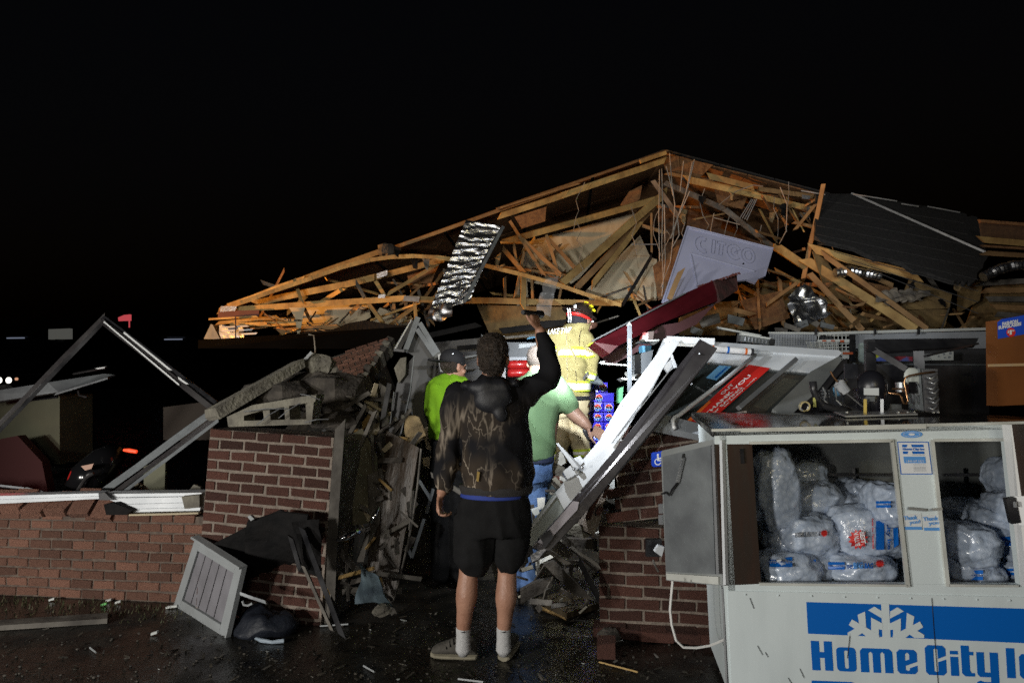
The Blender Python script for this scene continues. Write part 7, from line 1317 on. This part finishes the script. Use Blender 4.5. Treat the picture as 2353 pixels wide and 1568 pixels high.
tband(797, 822, M_LIME, 1.045); tband(801, 818, M_REFL, 1.06); tband(874, 899, M_LIME, 1.05); tband(878, 895, M_REFL, 1.065)
def aband(path, t0, t1, m, k):
    q = crm(path, 20); n = len(q); s = q[int(t0 * n):int(t1 * n)]; mb = MB(); mb.tube([p for p, r in s], [r * k + .004 for p, r in s], 18); mb.build('sleeve_band', m, ct, smooth=True)
aband(ra, .16, .37, M_LIME, 1.05); aband(ra, .20, .33, M_REFL, 1.08); aband(ra, .66, .86, M_LIME, 1.06); aband(ra, .70, .82, M_REFL, 1.09); aband(la, .22, .42, M_LIME, 1.05); aband(la, .27, .37, M_REFL, 1.08)
for pts in (((1338, 868), (1350, 852), (1352, 856), (1341, 874)),): MB().plate([J(x, y, -.155) for x, y in pts], .01).build('pocket_edge', M_BLACK, ct)
MB().tube([J(1300, 760, -.135), J(1302, 800, -.15), J(1303, 872, -.155)], .004, 5).build('back_seam', M_PANT, ct)
MB().tube([J(1322, 852, -.15), J(1324, 870, -.155), J(1322, 900, -.158)], .0045, 5).build('pocket_seam', mat('dark_seam', (.12, .10, .05), None, 5, .9), ct); MB().tube([J(1334, 758, -.12), J(1330, 776, -.13), J(1332, 800, -.12), J(1336, 850, -.1)], .0045, 5).build('armhole_seam', mat('dark_seam', (1, 1, 1)), ct)
def onback(x, y):
    u = (P(x, y, 5.86).x - J(1304, 770).x) / .215; return P(x, y, 6.0 - .138 * math.sqrt(max(.05, 1 - u * u)) - .022)
text_on(MB(), 'LAKE TWP', ((1258, 768), (1311, 764), (1313, 751), (1260, 755)), onback, .015).build('back_lettering', M_WPRINT, ct)
mb = MB(); torso(mb, [(J(1309, 908), .178, .15), (J(1309, 940), .172, .15), (J(1308, 955), .16, .14)])
limb(mb, [(J(1292, 940), .10), (J(1288, 990), .098), (J(1283, 1035), .088), (J(1278, 1056), .085)], 18); limb(mb, [(J(1326, 940), .098), (J(1330, 990), .088), (J(1335, 1030), .078), (J(1336, 1046), .076)], 18)
pt = fuse('turnout_trousers', mb, M_PANT, ff, .010, 4, wr=.019, wsc=(5, 5, 8), wseed=11)
mb = MB(); torso(mb, [(J(1309, 909), .19, .162), (J(1309, 918), .19, .162)]); mb.build('belt', M_BLACK, pt, smooth=True)
for (x, y, r, dx) in ((1281, 1044, .092, -2), (1336, 1038, .083, 1)): mb = MB(); mb.tube([J(x, y - 8), J(x + dx, y + 9)], [r, r * .98], 18); mb.build('cuff_band', M_LIME, pt, smooth=True); mb = MB(); mb.tube([J(x, y - 3), J(x + dx * .6, y + 4)], [r * 1.03, r * 1.02], 18); mb.build('cuff_band', M_REFL, pt, smooth=True)
mb = MB(); mb.ell(J(1344, 990, -.05), V((.05, 0, 0)), V((0, .05, 0)), V((-.02, 0, .09)), 12, 8); mb.build('knee_patch', M_BLACK, pt, smooth=True)
mb = MB()
for x, y in ((1279, 1056), (1336, 1048)): limb(mb, [(J(x, y), .078), (J(x + 2, 1110), .07), (J(x + 4, 1128), .068)]); mb.ell(J(x + 12, 1130, .06), V((.10, .06, 0)), V((-.03, .06, 0)), V((0, 0, .045)), 12, 8)
mb.build('boots', M_BLACK, ff, smooth=True)
hel = thing('fire_helmet', 'black fire helmet with yellow patches and red lining worn by the firefighter', 'helmet', J(1333, 720))
ax, ay, az = V((.8, .45, -.30)).normalized(), V((-.5, .86, 0)), None; az = ax.cross(ay).normalized(); az = az if az.z > 0 else -az; ay = az.cross(ax)
hc = J(1334, 722); mb = MB(); mb.ell(hc, ax * .125, ay * .105, az * .115, 20, 12); mb.build('dome', mat('helmet_black', (.018, .012, .010), (.03, .02, .016), 8, .35), hel, smooth=True)
mb = MB(); mb.ell(hc - ax * .012 - az * .004, ax * .19, ay * .14, az * .012, 24, 8); mb.build('brim', mat('helmet_black', (1, 1, 1)), hel, smooth=True)
mb = MB(); mb.ell(hc - az * .035 - ax * .01, ax * .135, ay * .12, az * .028, 20, 8); mb.build('red_liner', M_RED, hel, smooth=True); mb = MB(); mb.ell(hc - az * .075 - ax * .012, ax * .108, ay * .105, az * .06, 18, 9); mb.build('neck_guard', mat('navy_hood', (.02, .02, .028), None, 5, .9), hel, smooth=True)
for u, v in ((-.1, .0), (.45, .2), (.85, .3)):
    d = (ax * math.sin(u) * 1 + az * math.cos(u)).normalized() * 1; q = [hc + (ax * (math.sin(u + du) * .127) + az * (math.cos(u + du) * .117)) * .95 - ay * (.03 + dv) for du, dv in ((-.13, .0), (.13, .0), (.15, .03), (-.10, .03))]
    MB().plate([p - ay * .012 for p in q], .008).build('yellow_patch', mat('patch_yellow', (.85, .75, .03), None, 5, .4), hel)
MB().plate([J(1319, 700, -.12), J(1325, 699, -.12), J(1322, 713, -.12), J(1316, 712, -.12)], .02).build('grey_clip', M_GUS, hel)
for x in (1306, 1311): MB().tube([J(x - 2, 708, -.15), J(x - 1, 716, -.15), J(x + 1, 732, -.15), J(x, 740, -.14)], .007, 6).build('strap_clip', M_ALU, hel)
mb = MB(); mb.ell(J(1362, 748, .03), V((.045, .02, 0)), V((0, .03, 0)), V((.02, 0, .035)), 14, 9); mb.build('goggles', mat('goggle_amber', (.10, .05, .035), None, 5, .12), hel, smooth=True); mb = MB(); mb.ell(J(1361, 738, -.02), V((.014, 0, 0)), V((0, .01, 0)), V((0, 0, .01)), 8, 6); mb.build('helmet_lamp', M_WPRINT, hel); mb = MB(); mb.ell(J(1357, 731, 0), V((.02, 0, 0)), V((0, .02, 0)), V((0, 0, .03)), 10, 6); mb.build('lamp_bracket', M_BLACK, hel)
# ---------------------------------------------------------------- man in the green shirt
Y0 = 4.5; J = lambda x, y, d=0.0: P(x, y, 4.5 + d)
gm = thing('person', 'man in sage green shirt and blue jeans reaching one hand to the bright door frame', 'person', G(1222, 1366))
mb = MB(); fw = V((.45, .85, -.4)); hg = head(mb, J(1237, 832), fw, 1.0); limb(mb, [(J(1236, 845), .062), (J(1232, 885), .075)]); torso(mb, [(J(1233, 878), .14, .1), (J(1230, 940), .17, .12), (J(1222, 1040), .16, .12), (J(1218, 1080), .15, .12)])
wg = J(1352, 981, -.14); limb(mb, [(J(1280, 900), .062), (J(1296, 922, -.03), .058), (J(1322, 953, -.07), .052), (J(1340, 969, -.11), .043), (wg, .029)], 16); limb(mb, [(J(1185, 900), .055), (J(1168, 960, .1), .05), (J(1190, 1010, .25), .04), (J(1205, 1020, .3), .03)])
hand(mb, wg, J(1378, 995, -.24) - wg, V((.35, .35, .9)), V((-.3, .8, .6)), (.22, .15, .2, .3), .12, 1.0, -1); hand(mb, J(1205, 1020, .3), V((.7, .5, -.4)), V((0, .5, 1)), V((-.6, .4, .2)), .4, 0, .95, 1)
for a in (((1235, 1080), (1228, 1180), (1222, 1340)), ((1200, 1080), (1194, 1190), (1186, 1335))): limb(mb, [(J(*a[0]), .06), (J(*a[1]), .04), (J(*a[2]), .025)])
fuse('body', mb, M_SKINL, gm, .0065, 4); face_bits(gm, hg, fw)
mb = MB(); c = J(1237, 832); f_ = fw.normalized(); sd_ = f_.cross(UP).normalized(); u_ = sd_.cross(f_); mb.ell(c + u_ * .032 - f_ * .02, sd_ * .081, f_ * .099, u_ * .088, 16, 10); fuse('hair', mb, mat('grey_cropped_hair', (.07, .055, .045), (.045, .036, .03), 40, .8, bump=.5), gm, .007, 3)
mb = MB(); torso(mb, [(J(1234, 852), .075, .075), (J(1232, 865), .14, .11), (J(1230, 882), .195, .135), (J(1229, 920), .205, .15), (J(1226, 980), .175, .152), (J(1222, 1030), .162, .15), (J(1221, 1052), .16, .145)], 28)
limb(mb, [(J(1268, 885), .09), (J(1285, 905, -.02), .082), (J(1303, 930, -.04), .072), (J(1309, 938, -.05), .068)], 18); limb(mb, [(J(1190, 888), .085), (J(1172, 935, .05), .075), (J(1168, 960, .1), .07)], 18)
fuse('shirt', mb, mat('sage_shirt', (.135, .235, .12), (.11, .20, .10), 10, .9, bump=.12, bscale=220), gm, .009, 3, wr=.011, wsc=(5, 5, 4), wseed=6)
mb = MB(); torso(mb, [(J(1222, 1046), .15, .135), (J(1219, 1075), .158, .14), (J(1217, 1105), .15, .135)]); limb(mb, [(J(1232, 1085), .098), (J(1227, 1150), .082), (J(1221, 1210, .01), .068), (J(1216, 1345, .02), .058)], 18); limb(mb, [(J(1198, 1085), .095), (J(1192, 1180), .075), (J(1182, 1340, .04), .06)], 18)
fuse('jeans', mb, mat('blue_denim', (.10, .19, .40), (.07, .14, .32), 25, .85, bump=.3, bscale=150), gm, .009, 3, wr=.008, wsc=(8, 8, 9), wseed=9)
mb = MB(); torso(mb, [(J(1222, 1046), .158, .142), (J(1221, 1060), .16, .144)]); mb.build('belt', mat('navy_belt', (.02, .03, .07), None, 5, .7), gm, smooth=True)
for x, d in ((1218, (.4, .9, 0)), (1183, (.2, 1, 0))): shoe(gm, G(x, 1368), d, M_BLACK, M_BLACK, .28)
# ---------------------------------------------------------------- man in the lime shirt
Y0 = 4.75; J = lambda x, y, d=0.0: P(x, y, 4.75 + d)
ym = thing('person', 'man in lime green shirt and black cap standing turned away beside the grey gable panel', 'person', G(1030, 1338))
mb = MB(); fw = V((.75, .66, -.1)); hy = head(mb, J(1042, 842), fw, 1.0); limb(mb, [(J(1040, 858), .06), (J(1036, 890), .07)]); torso(mb, [(J(1034, 885), .13, .09), (J(1033, 940), .14, .1), (J(1032, 1010), .13, .1)])
limb(mb, [(J(1000, 895), .05), (J(1002, 960, .06), .045), (J(1020, 1000, .2), .035)]); limb(mb, [(J(1066, 895), .05), (J(1078, 960, .1), .045), (J(1070, 1000, .25), .035)])
hand(mb, J(1020, 1000, .2), V((.5, .8, -.2)), V((0, .4, 1)), V((-.6, .4, .2)), .4, 0, .95, 1); hand(mb, J(1070, 1000, .25), V((.1, .9, .1)), V((0, .4, 1)), V((-.6, .4, .2)), .4, 0, .95, -1)
for x in (1014, 1050): limb(mb, [(J(x, 1010), .08), (J(x, 1150), .06), (J(x, 1300), .04)])
fuse('body', mb, M_SKIN, ym, .0075, 4); face_bits(ym, hy, fw)
mb = MB(); c = J(1042, 842); f_ = fw.normalized(); sd_ = f_.cross(UP).normalized(); mb.ell(c + UP * .01 - f_ * .03, sd_ * .077, f_ * .08, UP * .075, 14, 9); fuse('hair', mb, M_HAIR, ym, .008, 3, wr=.004, wsc=(30, 30, 20))
cap = thing('baseball_cap', 'black cap worn backwards by the man in lime', 'cap', J(1040, 825))
mb = MB(); mb.ell(J(1040, 826), sd_ * .088, f_ * .105, UP * .085, 18, 10); mb.build('crown', mat('cap_black', (.010, .010, .012), None, 5, .8), cap, smooth=True); mb = MB(); mb.loft([(J(1034, 833) - f_ * (.05 + .035 * k), sd_ * (.085 - .004 * k * k), UP * .008 + f_ * .0) for k in range(5)], 14); mb.build('brim', mat('cap_black', (1, 1, 1)), cap, smooth=True)
mb = MB(); mb.ell(J(1040, 812, -.09), V((.008, 0, 0)), V((0, .006, 0)), V((0, 0, .006)), 8, 5); mb.build('buckle', M_ALU, cap)
mb = MB(); torso(mb, [(J(1037, 862), .07, .07), (J(1034, 872), .125, .095), (J(1032, 890), .165, .12), (J(1032, 930), .16, .125), (J(1032, 975), .142, .125), (J(1031, 1006), .145, .125)], 26); limb(mb, [(J(1002, 890), .075), (J(999, 935, .03), .068), (J(1002, 958, .06), .064)], 16); limb(mb, [(J(1064, 890), .075), (J(1076, 935, .05), .068), (J(1078, 958, .09), .064)], 16)
fuse('shirt', mb, mat('lime_shirt', (.16, .35, .003), (.13, .29, .002), 10, .9, bump=.1, bscale=200), ym, .009, 3, wr=.014, wsc=(8, 8, 3), wseed=14)
mb = MB(); torso(mb, [(J(1032, 1000), .13, .115), (J(1032, 1040), .145, .125), (J(1032, 1070), .14, .12)]); limb(mb, [(J(1014, 1050), .09), (J(1012, 1180), .075), (J(1010, 1325), .06)], 16); limb(mb, [(J(1050, 1050), .09), (J(1052, 1180), .075), (J(1054, 1325), .06)], 16); fuse('trousers', mb, M_SHORT, ym, .01, 3, wr=.007, wseed=4)
for x in (1010, 1054): shoe(ym, G(x, 1340), (.3, .95, 0), M_BLACK, M_BLACK, .28)
